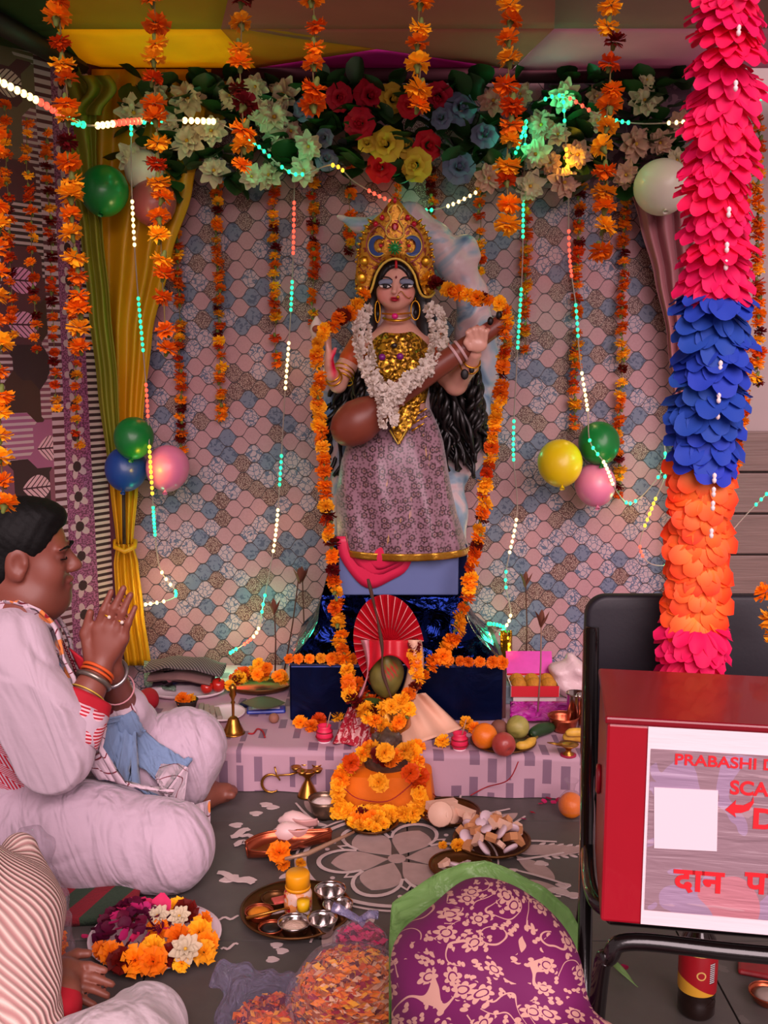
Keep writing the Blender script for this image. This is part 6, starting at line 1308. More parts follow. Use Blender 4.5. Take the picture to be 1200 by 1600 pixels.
# ---- feathered reeds standing behind
REED = mat('reed_stalk', '8a6a58', .8); REEDD = mat('dark_reed', '4a241c', .8); DRYL = mat('dried_reed_leaf', '6a3a28', .8)
for (x0, y0, x1, y1, Y, m, lab, z) in ((472, 890, 474, 1055, 3.42, REEDD, 'dark arrow-tipped reed standing left of the pedestal', 0), (468, 892, 440, 1075, 3.40, REEDD, 'dark reed leaning across beside the upright reed', 0), (428, 940, 430, 1075, 3.38, REEDD, 'short dark reed behind the marigold tray', 0), (821, 898, 822, 1085, 3.45, REEDD, 'dark arrow-tipped reed on the right of the backdrop', 0), (846, 958, 840, 1112, 2.98, REED, 'pale reed with leaf tuft standing before the sweets box', 0)):
    a, b = P(x0, y0, Y), P(x1, y1, Y); 
    b = a + (b - a) * ((a.z - PLZ - .002) / (a.z - b.z)); g = root('reed', lab, 'reed', b, 'feathered reeds'); MB().tube([b, a.lerp(b, .5) + Vector((.004, 0, 0)), a], [.0028, .0024, .002], 6).build('stalk', m, g)
    for s in (-1, 0, 1): place('reed_leaf', leaf_data(DRYL, s + 3), g, a + Vector((0, 0, -.045)), Vector((s * .45, -.2, 1)).to_track_quat('Y', 'Z'), (.022, .06, .03))

# ---- left of the platform: tray, bell, bags and packets
tr_ = F(404, 1078, PLZ); g = dish('gold_tray', 'gilt tray of marigolds left of the pedestal', tr_, .11, .02, BRASSD, sx=1.0, sy=.7)
for k in range(22):
    t = frn.random() * 6.28; r_ = .085 * frn.random() ** .5; p = tr_ + Vector((r_ * math.cos(t), r_ * .6 * math.sin(t) - .005, .03 + .05 * (1 - r_ / .085) + frn.uniform(0, .012))); key = frn.choice('ooyydm'); place('marigold_flower', frn.choice(MG[key]), None, p, quat((frn.uniform(-.5, .5), -.8, .7), frn.uniform(0, 6)), .022, 'marigold heaped on the gilt tray left of the pedestal', 'flower', 'marigolds heaped on the gilt tray')
loose(360, 1072, 'y', 'yellow marigold beside the bell handle', PLZ + .02, .02); loose(371, 1064, 'm', 'dark maroon marigold above the bell handle', PLZ + .03, .02)
c = F(365, 1146, PLZ); g = root('bell', 'brass hand bell with a tall slim handle at the platform edge', 'bell', c); MB().lathe([(.03, .0), (.032, .002), (.028, .012), (.02, .03), (.015, .045), (.008, .052), (.0, .053)], c, 24).build('body', BRASS, g); MB().lathe([(.004, .05), (.0045, .09), (.007, .094), (.004, .1), (.006, .108), (.011, .118), (.008, .13), (.012, .138), (.003, .15), (.0, .15)], c, 14).build('handle', BRASS, g); MB().lathe([(.03, .002), (.034, .0), (.034, .003), (.03, .005)], c, 24).build('lip', BRASS, g)
sphere_fruit('areca_nut', 'brown betel nut beside the blue packet', on(428, 1122, .014, PLZ), .016, mat('nut_brown', '8a5a48', .7, var=.2), .05, cat='nut', group=None)
def packet(label, px, py, w, d, h, rz, m, z=PLZ, name='packet', bev=.006, tilt=0.0, m2=None):
    c = F(px, py, z) + Vector((0, 0, h / 2)); R = Euler((tilt, 0, rz)).to_matrix(); g = root(name, label, 'packet', c - Vector((0, 0, h / 2))); MB().box(c, (w, d, h), R).build('body', m, g, smooth=False, bevel=bev)
    if m2: MB().box(c + R @ Vector((0, -.0, h / 2)), (w * .7, d * .35, .002), R).build('label_strip', m2, g, smooth=False)
    return g
BLUEP = mat('blue_packet_print', '2a3a9a', .35, var=.3, vscale=40); WSTR = mat('white_strip', 'd8ccd8', .4)
packet('blue and white packet lying below the marigold tray', 416, 1112, .12, .05, .012, .1, BLUEP, m2=WSTR); packet('dark blue packet under the leaf by the bell', 398, 1104, .09, .05, .014, -.3, mat('navy_packet', '101638', .35), PLZ + .0, m2=WSTR)
MB().grid(lambda u, v: F(378 + 68 * u, 1098 - 10 * math.sin(math.pi * u) * (1 - 2 * v), PLZ + .03 + .006 * math.sin(u * 5)), 14, 6).build('betel_leaf', mat('dull_betel_leaf', '4a4a34', .6), label='dull green leaf over the dark blue packet', cat='leaf', solid=.001)
N = NT('striped_bag_cloth'); x, y, z = N.xyz(N.obj()); N.base(N.mix(N.gt(N.m_('SINE', N.mul(N.add(x, N.mul(y, .6)), 620.)), .2), lin('3a2e34'), lin('7a6a6e'))); N.b.inputs['Roughness'].default_value = .8
def slab(px0, py0, px1, py1, z0, th, m, name, label, cat, d=.1, arch=.01):
    a, b = F(px0, py0, z0), F(px1, py1, z0); n_ = Vector((0, 1, 0)); 
    def fn(u, v):
        t = v * 2 * math.pi; e = a.lerp(b, u) + Vector((0, d * (.5 - .5 * math.cos(t)) - d * .2, th * (.5 + .5 * math.sin(t)) + arch * math.sin(math.pi * u) + .006 * noise.noise(Vector((u * 5, v * 3, z0 * 50))))); return e
    MB().grid(fn, 18, 14).build(name, m, label=label, cat=cat)
slab(226, 1052, 346, 1058, PLZ + .062, .02, N.m, 'folded_bag', 'dark striped folded bag on top of the pile behind the man', 'bag', .14, .02); slab(232, 1066, 330, 1072, PLZ + .036, .025, mat('brown_folded_paper', '7a5a58', .8, var=.3), 'folded_paper', 'brown folded papers in the pile behind the man', 'paper', .12); slab(240, 1074, 318, 1074, PLZ + .01, .022, mat('plum_cloth', '3a2634', .8), 'folded_cloth', 'dark plum cloth at the bottom of the pile', 'cloth', .12)
c = F(266, 1052, PLZ + .045); Rb = Euler((math.radians(90), 0, .2)).to_matrix(); g = root('black_roll', 'black roll with a pink label on its end, in the pile behind the man', 'roll', c - Vector((0, 0, .028))); MB().lathe([(.0, -.06), (.028, -.06), (.03, -.05), (.03, .05), (.028, .06), (.0, .06)], c, 24, R=Rb).build('roll', mat('black_plastic_roll', '120e10', .35), g); MB().lathe([(.0, .0605), (.012, .0605), (.012, .062), (.0, .062)], c, 18, R=Rb).build('pink_label', mat('pink_round_label', 'd88a94', .5), g)
packet('navy printed packet leaning in the pile', 283, 1062, .08, .05, .016, .7, mat('navy_print', '1a1e4a', .4, var=.4, vscale=50), PLZ + .03, tilt=.5)
GF = film('pale_green_film', '8aa890', .45)
MB().grid(lambda u, v: F(225 + 50 * u, 1072 - 40 * v + 8 * u, PLZ + .01 + .05 * v * (1 - .4 * u) + .01 * noise.noise(Vector((u * 5, v * 5, 2)))), 12, 12).build('plastic_sheet', GF, label='pale green plastic film at the left of the pile', cat='plastic', solid=.001)
pc_ = F(290, 1086, PLZ); dish('foam_plate', 'white foam plate under the tomatoes in the pile', pc_, .125, .014, WPLATE, sy=.55)
TOM = mat('tomato_skin', 'b8241a', .25, coat=.3)
for px, py, lab in ((323, 1074, 'tomato at the left on the foam plate'), (341, 1070, 'larger tomato at the right on the foam plate')): sphere_fruit('tomato', lab, on(px, py, .02, PLZ + .012), .021 if px < 330 else .024, TOM, .1, stem=True, group='tomatoes', cat='tomato', tilt=(.6, .3, 0))
c = F(292, 1108, PLZ); bowl('dark small pot with an orange flower behind the raised knee', c, .035, .03, mat('dark_clay', '2a1c16', .6), name='clay_bowl'); loose(286, 1094, 'o', 'orange marigold on the dark small pot behind the knee', PLZ + .02, .024); loose(299, 1092, 'y', 'yellow marigold on the dark small pot behind the knee', PLZ + .02, .018)
for k in range(4): packet(['pale wrapped sticks nearest the dark pot', 'second pale wrapped stick bundle from the dark pot', 'third pale wrapped stick bundle from the dark pot', 'last pale wrapped stick bundle beside the paper plate'][k], 314 + 9 * k, 1112 + 2 * k, .016, .09, .014, .12 + .05 * k, mat('pale_paper_wrap', '9a8a80', .7), name='wrapped_sticks', bev=.003)
pp = F(352, 1118, PLZ); dish('paper_plate', 'white paper plate behind the brass bell', pp, .075, .01, WPLATE, sx=.8)
RC = sdf_for([F(222, 1095, PLZ + .03)], .14, .008); RC.ell(F(215, 1098, PLZ + .028), (.05, .06, .03), k=.03, disp=lambda X, Y, Z: .008 * np.sin(60 * X + 50 * Y)); RC.ell(F(232, 1092, PLZ + .026), (.03, .04, .03), k=.03); RC.build('red_cloth', REDC, label='crumpled dark red cloth between the man and the pile', cat='cloth')
MB().tube(spline([F(388, 1146, PLZ + .004), F(396, 1146, PLZ + .004), F(402, 1139, PLZ + .004), F(410, 1142, PLZ + .004), F(414, 1152, PLZ + .004)], 16), .0025, 6).build('red_string', mat('red_thread', '9a1420', .7), label='short red string on the platform cloth beside the bell', cat='string')
MB().tube(spline([F(810, 1190, PLZ + .002), F(790, 1205, PLZ - .05) + Vector((0, -.06, 0)), F(760, 1230, .03), F(735, 1243, .01)], 20), .0016, 6).build('red_string', mat('red_thread', '9a1420', .7), label='long red thread slanting down the platform front at right', cat='string')

# ================================================================== FLOOR
# ---- brass stand lamp, bowl, shells, copper vessel
c = F(481, 1243); g = root('stand_lamp', 'brass five-wick lamp on a conical foot at the platform front', 'lamp', c); MB().lathe([(.0, .0), (.03, .0), (.028, .004), (.016, .03), (.008, .045), (.008, .052), (.02, .062), (.03, .074), (.031, .078), (.02, .072), (.0, .066)], c, 24).build('foot', BRASS, g)
for k in range(5): a = 1.2 * k - .5; cc2 = c + Vector((.032 * math.cos(a), .03 * math.sin(a), .08)); MB().lathe([(.0, -.008), (.01, -.006), (.015, .004), (.013, .004), (.0, -.004)], cc2, 12).build('wick_cup', BRASS, g)
MB().tube([c + Vector((-.02, 0, .07)), c + Vector((-.05, -.002, .062)), c + Vector((-.085, -.004, .06)), c + Vector((-.09, -.004, .085))], .003, 6).build('hook_handle', BRASS, g)
cr_ = F(424, 1240, .0); g2 = MB().tube([cr_ + Vector((.026 * math.cos(a), 0, .03 + .026 * math.sin(a))) for a in [math.radians(20 + 290 * k / 20) for k in range(21)]], [.002 + .0022 * math.sin(math.pi * k / 20) for k in range(21)], 8).build('brass_hook', BRASS, label='open brass ring hook left of the brass lamp', cat='hook')
bowl('steel bowl of white powder left of the orange cloth', F(507, 1276), .042, .05, mat('dull_steel', '8a7260', .3, .85), .82, POWD)
SHELL = mat('conch_white', 'e0bcb8', .4, var=.08)
def conch(px, py, ang, label):
    c = F(px, py, .026); R = Euler((0, 0, ang)).to_matrix(); g = root('conch_shell', label, 'shell', c - Vector((0, 0, .026)), 'conch shells')
    prof = [(.0005, -.05), (.008, -.045), (.012, -.038), (.02, -.032), (.023, -.024), (.027, -.012), (.024, .006), (.016, .024), (.009, .042), (.004, .056), (.0005, .058)]
    MB().lathe(prof, c, 20, R=R @ Euler((0, math.radians(90), 0)).to_matrix()).build('shell', SHELL, g); MB().grid(lambda u, v: c + R @ Vector((-.02 + .075 * u, -.022 * math.sin(math.pi * (u * .8 + .1)) - .006 * v, -.006 + .022 * v)), 12, 4).build('lip', mat('conch_lip_pink', 'd09a94', .35), g, solid=.003)
conch(455, 1300, .12, 'white conch shell lying nearest the copper vessel'); conch(464, 1283, -.1, 'white conch shell lying behind the other one')
c = F(434, 1346); g = root('copper_vessel', 'boat-shaped copper ritual vessel with a long spout', 'vessel', c); CB = MB(); ax_ = (F(515, 1322) - F(384, 1340)); Lc = ax_.length; axn = ax_.normalized(); sd = Vector((-axn.y, axn.x, 0))
def boat(u, v, inn=0.0):
    w = .052 * (math.sin(math.pi * min(1, u * 1.35 + .08)) ** .6 if u < .62 else .052 / .052 * (.62 - .5 * (u - .62) / .38)) ; w = max(.008, w - inn); t = math.pi * (v - .5); z0 = .03 + .012 * u; return F(386, 1340) + axn * (Lc * u) + sd * (w * math.sin(t)) + Vector((0, 0, z0 - (.028 - inn) * math.cos(t) + inn))
CB.grid(lambda u, v: boat(u, v), 24, 12); CB.build('hull', COPPER, g, solid=.003)
MB().tube([boat(k / 24, 0) for k in range(25)] + [boat(1 - k / 24, 1) for k in range(25)], .003, 6, closed=True).build('rim', COPPER, g)
o_ = MB().tube([F(445, 1342, .05), F(480, 1334, .055), F(540, 1306, .03), F(553, 1300, .03)], [.004, .006, .004, .003], 8).build('copper_spoon', mat('pale_spoon', 'b08a70', .5, .4), label='slim spoon laid across the copper vessel toward the flower plate', cat='spoon')
loose(437, 1334, 'o', 'orange marigold resting in the copper vessel', .03, .03, group='marigolds on the floor'); loose(444, 1352, 'o', 'crushed orange marigold below the copper vessel', 0, .016, group='marigolds on the floor'); loose(470, 1350, 'y', 'small yellow marigold petals right below the copper vessel', 0, .014, group='marigolds on the floor')
# ---- plates of flowers and cut fruit
def heap(c, r, h, n, fn):
    for k in range(n):
        t = k * 2.399; q = math.sqrt((k + .5) / n); fn(k, Vector(c) + Vector((r * q * math.cos(t), r * q * math.sin(t), h * (1 - q * q))))
cpl = F(581, 1292); dish('brass_plate', 'brass plate heaped with small flowers before the orange cloth', cpl, .068, .014, BRASSD)
heap(cpl, .052, .022, 26, lambda k, p: place('marigold_flower', frn.choice(MG['yyoym'[k % 5]]), None, p + Vector((0, 0, .016)), quat((frn.uniform(-.6, .6), -.6, .8), frn.uniform(0, 6)), .017, 'small flower heaped on the brass plate before the orange cloth', 'flower', 'flowers heaped on the brass plate'))
PALEF = mat('coconut_flesh', 'e0b49c', .5, var=.12, vscale=30); TANF = mat('cut_fruit_tan', 'c98a5c', .55, var=.25, vscale=30); WHF = mat('radish_white', 'dcc0c8', .5)
def chunk(seed, kind):
    r = random.Random(seed); mb = MB()
    if kind == 0: mb.box((0, 0, 0), (1.0 * r.uniform(.8, 1.3), .7, .6))
    elif kind == 1: mb.lathe([(.0, -.12), (.62, -.12), (.66, 0), (.62, .12), (.0, .12)], seg=14)
    else: mb.prism([(-.7, -.4, -.25), (.7, -.3, -.25), (.5, .3, -.25), (0, .6, -.25), (-.5, .4, -.25)], (0, 0, .5))
    o = mb.data('fruit_piece', [PALEF, WHF, TANF][kind if r.random() < .35 else r.choice((0, 2, 0))], kind == 1); return o
CH = [chunk(i, i % 3) for i in range(9)]
p1 = F(701, 1278); dish('brass_plate', 'dark brass plate with coconut halves beside the orange cloth', p1, .082, .02, BRASSD)
def half(px, py, z, r, rot, lab):
    o_ = MB().lathe([(.0, -r * .75), (r * .6, -r * .6), (r * .95, -r * .15), (r, .0), (r * .92, .006), (.0, .006)], (0, 0, 0), 16); place('coconut_piece', o_.data('coconut_piece', PALEF), None, F(px, py, z), Euler(rot), 1.0, lab, 'fruit', 'coconut pieces on the dark brass plate')
half(688, 1272, .05, .033, (1.1, -.3, 0), 'rounded cut coconut piece facing the viewer on the dark plate'); half(706, 1273, .045, .024, (.9, .8, .3), 'small coconut wedge in the middle of the dark plate'); half(733, 1278, .042, .018, (.9, .3, 0), 'small round slice at the right of the dark plate')
for px, py, z, rz, lab in ((690, 1257, .055, .5, 'long pale fruit slice at the back of the dark plate'), (718, 1266, .05, -.6, 'long pale fruit slice leaning right on the dark plate')): 
    o_ = MB().box((0, 0, 0), (.085, .022, .02)); place('fruit_slice', o_.data('fruit_slice', PALEF, False), None, F(px, py, z), Euler((0, .1, rz)), 1.0, lab, 'fruit', 'coconut pieces on the dark brass plate')
p2_ = F(768, 1322); dish('brass_plate', 'brass plate piled with chopped fruit and radish slices', p2_, .096, .018, BRASSD)
heap(p2_, .078, .05, 34, lambda k, p: place('fruit_piece', CH[k % 9], None, p + Vector((0, 0, .022)), Euler((frn.uniform(-.9, .9), frn.uniform(-.9, .9), frn.uniform(0, 6))), .026 * frn.uniform(.8, 1.25), 'chopped fruit piece piled on the brass plate at right', 'fruit', 'chopped fruit on the brass plate'))
loose(716, 1322, 'y', 'yellow marigold tucked at the left of the chopped fruit', .012, .018, group='marigolds on the floor'); loose(692, 1322, 'y', 'bit of yellow marigold on the floor drawing', 0, .012, group='marigolds on the floor')
p3_ = F(720, 1362); dish('brass_plate', 'brass plate half hidden behind the green plastic', p3_, .075, .016, BRASSD)
for px, py in ((695, 1348), (712, 1350), (730, 1352)): place('fruit_piece', CH[px % 9], None, F(px, py, .03), Euler((.3, .2, px)), .022, 'chopped fruit piece on the plate behind the green plastic', 'fruit', 'fruit behind the green plastic')
sphere_fruit('orange_fruit', 'orange standing alone on the floor beside the chair leg', on(892, 1258, .033, 0.0), .0345, PEEL, .08, tilt=(.5, .2, 0)); oc = on(892, 1258, .033, 0.0)
MB().lathe([(.036, -.01), (.034, .015), (.02, .034), (.008, .04), (.012, .06), (.02, .07)], oc, 20).build('plastic_wrap', film('clear_film', 'c8b0b8', .03), label='clear plastic twist around the lone orange', cat='wrap')
PETR = petal_mat('rose_petal_red', 'a01038', rn=.2); 
def petal_data(m, seed):
    r = random.Random(seed); return MB().grid(lambda u, v: ((u - .5) * 1.5 * math.sin(math.pi * (v * .85 + .1)), v * 1.5 - .7, .5 * ((u - .5) ** 2) + .3 * (v - .5) ** 2 + .05 * math.sin(9 * u + seed)), 3, 3).data('petal', m)
PD = {'r': [petal_data(PETR, i) for i in range(3)], 'd': [petal_data(petal_mat('rose_petal_dark', '5a0a30', rn=.2), i) for i in range(3)], 'p': [petal_data(petal_mat('rose_petal_pink', 'd02a6a', rn=.2), i) for i in range(3)], 'o': [petal_data(MO, i) for i in range(3)], 'y': [petal_data(MY, i) for i in range(3)]}
for k, (px, py) in enumerate(((850, 1252), (857, 1248), (865, 1254), (873, 1250), (845, 1256), (832, 1270), (818, 1280), (975, 1512))): place('rose_petal', PD['r' if k % 2 else 'p'][k % 3], None, F(px, py, .007), Euler((frn.uniform(-.4, .4), frn.uniform(-.4, .4), frn.uniform(0, 6))), .012, 'fallen red rose petal on the floor near the lone orange' if px < 900 else 'red petal on the floor under the chair', 'petal', 'fallen petals near the lone orange' if px < 900 else None)

# ---- rangoli drawing, thin powder on the floor
RP = mat('floor_powder_pink', 'a88e88', .95, var=.2, vscale=30); RWt = mat('floor_powder_white', 'c4aeaa', .95, var=.15, vscale=40)
rc_ = F(620, 1342); rg_ = root('rangoli', 'white and blush powder flower drawing on the floor in front of the platform', 'floor drawing', rc_)
FZ = [0]
def flat(pts, m, nm, z=.0012):
    FZ[0] += 1; z += FZ[0] * .000012; MB().prism([(p[0], p[1], .0002) for p in pts], (0, 0, z)).build(nm, m, rg_, smooth=False)
def lens(c, a, l, w, pw=1.0, n=18, cut=0.0):
    d = Vector((math.cos(a), math.sin(a))); s = Vector((-d.y, d.x)); c = Vector((c[0], c[1])); up = [(t, math.sin(math.pi * t ** pw) ** .8 * w / 2) for t in [k / n for k in range(n + 1)]]
    return [c + d * (l * (cut + (1 - cut) * t)) + s * y for t, y in up] + [c + d * (l * (cut + (1 - cut) * t)) - s * y for t, y in up[-2:0:-1]]
def stroke(pts, w, m=RWt, nm='powder_line'):
    pts = [Vector((p[0], p[1], 0)) for p in pts]; L = []; R_ = []
    for i, p in enumerate(pts):
        d = (pts[min(i + 1, len(pts) - 1)] - pts[max(i - 1, 0)]); d.normalize(); s = Vector((-d.y, d.x, 0)); ww = w * (.55 + .45 * math.sin(math.pi * min(1, max(0, .1 + .8 * i / (len(pts) - 1))))); L.append(p + s * ww / 2); R_.append(p - s * ww / 2)
    mb = MB(); n = len(pts); FZ[0] += 1
    for i in range(n): mb.v += [Vector((L[i].x, L[i].y, .0035 + FZ[0] * .000012)), Vector((R_[i].x, R_[i].y, .0035 + FZ[0] * .000012))]
    for i in range(n - 1): mb._f([2 * i, 2 * i + 1, 2 * i + 3, 2 * i + 2])
    mb.build(nm, m, rg_, smooth=False, solid=.0012)
c2 = Vector((rc_.x, rc_.y)); PL = .16
def pol(r, a): return (c2.x + r * math.cos(a), c2.y + r * math.sin(a))
flat([pol(.022, 2 * math.pi * k / 16) for k in range(16)], RP, 'flower_centre')
for k in range(6):
    a = math.radians(8 + 60 * k); flat(lens(c2, a, PL, .1, 1.35, cut=.13), RP, 'powder_petal')
    arc = [pol(.105 + .085 * math.sin(math.pi * t) ** .7, a - .5 + 1.0 * t) for t in [j / 16 for j in range(17)]]; stroke(arc, .011)
    am = a + math.radians(30); stroke([pol(.135, am - .09), pol(.155, am), pol(.135, am + .09)], .008); 
    for q in (-.11, 0, .11): flat([(pol(.178 + (.012 if q == 0 else 0), am + q)[0] + .006 * math.cos(t), pol(.178 + (.012 if q == 0 else 0), am + q)[1] + .006 * math.sin(t)) for t in [2 * math.pi * j / 8 for j in range(8)]], RWt, 'powder_dot')
stroke([pol(.225, 2 * math.pi * j / 64) for j in range(65)], .012); stroke([pol(.245, 2 * math.pi * j / 64) for j in range(65)], .006)
for k in range(24):
    a = 2 * math.pi * k / 24; flat(lens(pol(.252, a), a + .5, .045, .016, 1.2), RWt if k % 2 else RP, 'powder_leaf')
for k in range(12):
    a = 2 * math.pi * k / 12 + .13
    if -2.2 < a - math.pi * 1.5 < -1.0: continue
    flat(lens(pol(.295, a), a, .115, .05, .8), RP, 'outer_leaf'); stroke([pol(.29 + .12 * t, a + .17 - .1 * t) for t in (0, .3, .6, 1)], .007); stroke([pol(.29 + .12 * t, a - .17 + .1 * t) for t in (0, .3, .6, 1)], .007)
lc = F(826, 1330); la = .05
flat(lens((lc.x, lc.y), la, .15, .055, .75), RP, 'outer_leaf')
for k in range(6):
    for s in (-1, 1): flat(lens((lc.x + .03 + .022 * k, lc.y + s * (.03 - .003 * k)), s * .55, .022, .008), RWt, 'powder_dash')
lc = F(806, 1338); flat(lens((lc.x, lc.y), -1.0, .14, .05, 1.2), RP, 'outer_leaf')
for k, (px, py) in enumerate(((432, 1478), (440, 1487), (425, 1500), (355, 1375), (365, 1372), (370, 1290), (400, 1272), (415, 1258), (425, 1262), (845, 1350), (880, 1395), (868, 1392), (895, 1400), (880, 1385))): q = F(px, py); rr3 = .012 if k < 3 else .016; flat([(q.x + rr3 * (1 + .3 * math.sin(3 * t + k)) * math.cos(t), q.y + rr3 * .8 * math.sin(t)) for t in [2 * math.pi * j / 12 for j in range(12)]], RWt, 'powder_blot')
for k, (x0, y0, x1, y1, w) in enumerate(((340, 1366, 395, 1384, .02), (352, 1372, 400, 1378, .012), (360, 1312, 390, 1296, .022), (372, 1306, 402, 1312, .014), (366, 1322, 392, 1316, .02), (340, 1440, 372, 1436, .006), (300, 1440, 330, 1452, .008), (345, 1488, 372, 1478, .006))):
    a, b = F(x0, y0), F(x1, y1); stroke([a.lerp(b, t) + Vector((0, .006 * math.sin(t * 9 + k), 0)) for t in [j / 8 for j in range(9)]], w, nm='powder_smear')

# ---- thali with bowls, jar and bottle
tc = F(463, 1433); TR_ = .12; dish('brass_thali', 'large dark brass thali with small bowls and a yellow-lidded jar', tc, TR_, .02, BRASSD, seg=48, cat='tray')
def tz(px, py): return F(px, py, .004)
bowl('steel cup at the back of the thali', tz(516, 1416), .034, .04, STEEL); bowl('steel cup near the right rim of the thali', tz(528, 1437), .032, .036, STEEL); bowl('empty steel cup at the front right of the thali', tz(504, 1460), .031, .036, STEEL)
bowl('wide steel bowl of rice at the front of the thali', tz(460, 1460), .034, .028, STEEL, .6, RICE); bowl('little copper dish of black paste on the thali', tz(424, 1458), .027, .014, COPPER, .8, BLKP); bowl('little dish of orange turmeric paste at the left of the thali', tz(405, 1436), .03, .018, COPPER, .9, TURM); bowl('shallow brass dish at the back left of the thali', tz(430, 1412), .03, .014, BRASSD)
MB().tube([tz(385, 1450) + Vector((0, 0, .022)), tz(445, 1436) + Vector((0, 0, .024)), tz(455, 1432) + Vector((0, 0, .02))], [.004, .002, .005], 8).build('small_spoon', BRASS, label='thin brass spoon lying across the left of the thali', cat='spoon')
jc = tz(466, 1424); g = root('spice_jar', 'jar with a bright yellow lid standing on the thali', 'jar', jc); N = NT('jar_label_print'); x, y, z = N.xyz(N.obj()); c = N.mix(N.gt(N.noise(N.obj(), 45, 3, 1), .5), lin('d88a4c'), lin('d8b4a4')); c = N.mix(N.gt(N.noise(N.obj(), 60, 2), .62), c, lin('b01c20')); N.base(c); N.b.inputs['Roughness'].default_value = .4
MB().lathe([(.0, .0), (.029, .0), (.031, .006), (.031, .045), (.026, .055), (.0, .055)], jc, 24).build('body', N.m, g); MB().lathe([(.0, .054), (.0265, .054), (.0265, .088), (.024, .092), (.0, .092)], jc, 24).build('lid', mat('yellow_lid', 'e89a0c', .4), g); MB().lathe([(.0267, .056), (.028, .057), (.028, .061), (.0267, .062)], jc, 24).build('lid_ring', MATS['yellow_lid'], g)
jc = tz(474, 1442); g = root('small_bottle', 'tiny clear bottle with a yellow cap before the jar', 'bottle', jc); MB().lathe([(.0, .0), (.014, .0), (.015, .004), (.015, .026), (.01, .032), (.0, .032)], jc, 18).build('glass', mat('cloudy_glass', 'b8a4a4', .15, alpha=.7), g); MB().lathe([(.0, .031), (.0135, .031), (.0135, .052), (.0, .053)], jc, 18).build('cap', mat('yellow_cap', 'e0b00c', .4), g)
packet('red and white printed sachet on the thali behind the jar', 438, 1408, .035, .025, .006, .4, mat('red_sachet', 'c05048', .4, var=.6, vscale=60), .022, bev=.002)

# ---- big white plate of flowers
wp_ = F(243, 1475); WR = .135; dish('foam_plate', 'big oval white plate piled with rose petals and marigolds in front of the man', wp_, WR, .02, WPLATE, sy=.93, seg=48)
fg = 'flowers on the big white plate'
for k, (px, py, key, r_, lab) in enumerate([(175, 1492, 'o', .026, 'orange marigold at the left end of the white plate'), (160, 1485, 'o', .02, 'small orange marigold at the far left of the white plate'), (212, 1502, 'o', .03, 'orange marigold at the front centre left of the white plate'), (240, 1503, 'o', .03, 'orange marigold at the front centre right of the white plate'), (242, 1482, 'y', .028, 'yellow marigold behind the two front orange ones'), (190, 1502, 'm', .028, 'dark red marigold at the front left of the white plate'), (268, 1494, 'm', .024, 'dark maroon marigold beside the white blossom'), (285, 1506, 'y', .018, 'little yellow marigold under the white blossom'), (248, 1452, 'o', .024, 'orange marigold below the jasmine cluster'), (280, 1466, 'o', .028, 'orange marigold right of the plate centre'), (312, 1458, 'y', .03, 'yellow marigold at the right end of the white plate'), (325, 1474, 'o', .026, 'orange marigold at the far right of the white plate'), (318, 1490, 'y', .026, 'yellow marigold at the lower right of the white plate'), (320, 1438, 'o', .018, 'small orange marigold on the back right rim'), (275, 1418, 'y', .022, 'yellow marigold at the back of the white plate'), (290, 1424, 'm', .026, 'maroon marigold at the back right of the white plate')]): loose(px, py, key, lab, .022, r_, (0, -.8, .8), fg)
for px, py, r_, lab in ((246, 1432, .024, 'white jasmine cluster on the rose petals'), (280, 1432, .022, 'white jasmine cluster right of the petal heap'), (290, 1484, .03, 'large white blossom at the right front of the white plate')): place('white_blossom', LI['c'][0], None, F(px, py, .055), quat((.1, -.7, .8), 1.0), r_, lab, 'flower', fg)
for k in range(70):
    t = k * 2.4; q = math.sqrt((k + .5) / 70); c = F(207, 1450, .03) + Vector((.075 * q * math.cos(t), .085 * q * math.sin(t), .045 * (1 - q * q))); place('rose_petal', PD['d' if k % 4 else 'p'][k % 3], None, c, Euler((frn.uniform(-1, 1), frn.uniform(-1, 1), frn.uniform(0, 6))), .019, 'dark crimson rose petal heaped on the big white plate', 'petal', 'rose petals heaped on the white plate')
place('rose_petal', PD['p'][1], None, F(252, 1414, .06), Euler((.9, .1, .1)), .03, 'large bright pink petal at the back of the white plate', 'petal'); place('rose_petal', PD['p'][0], None, F(133, 1464, .006), Euler((.1, .1, 1.2)), .012, 'pink petal on the floor left of the white plate', 'petal')
# ---- striped mat
N = NT('red_green_knit'); x, y, z = N.xyz(N.obj()); N.base(N.mix(N.gt(N.m_('SINE', N.mul(N.add(x, N.mul(y, -.45)), 68.)), 0.0), lin('7a1420'), lin('2c3e2c'))); N.b.inputs['Roughness'].default_value = .95; N.bump(N.noise(N.obj(), 180, 3), .8, .004); KN = N.m
m0, m1, m2, m3 = F(40, 1378), F(225, 1378), F(212, 1444), F(20, 1455)
def matf(u, v): q = m0.lerp(m1, u).lerp(m3.lerp(m2, u), v); return q + Vector((0, 0, .012 + .014 * (1 - v) + .006 * math.sin(u * 8 + v * 3) * (1 - abs(2 * v - 1))))
mr2 = root('knitted_mat', 'red and green striped knitted mat under the praying man', 'mat', F(130, 1445)); MB().grid(matf, 30, 14).build('fabric', KN, mr2, solid=.02)
tas = MB()
for k in range(16): a = F(196 + k * 1.6, 1405 + k * 1.2, .02); MB().tube([a, a + Vector((-.012 + .003 * frn.uniform(-1, 1), -.03, -.008)), a + Vector((-.018 + .006 * frn.uniform(-1, 1), -.055, -.014))], [.003, .003, .0015], 5).build('tassel', mat('red_tassel', '6a1018', .95), mr2)

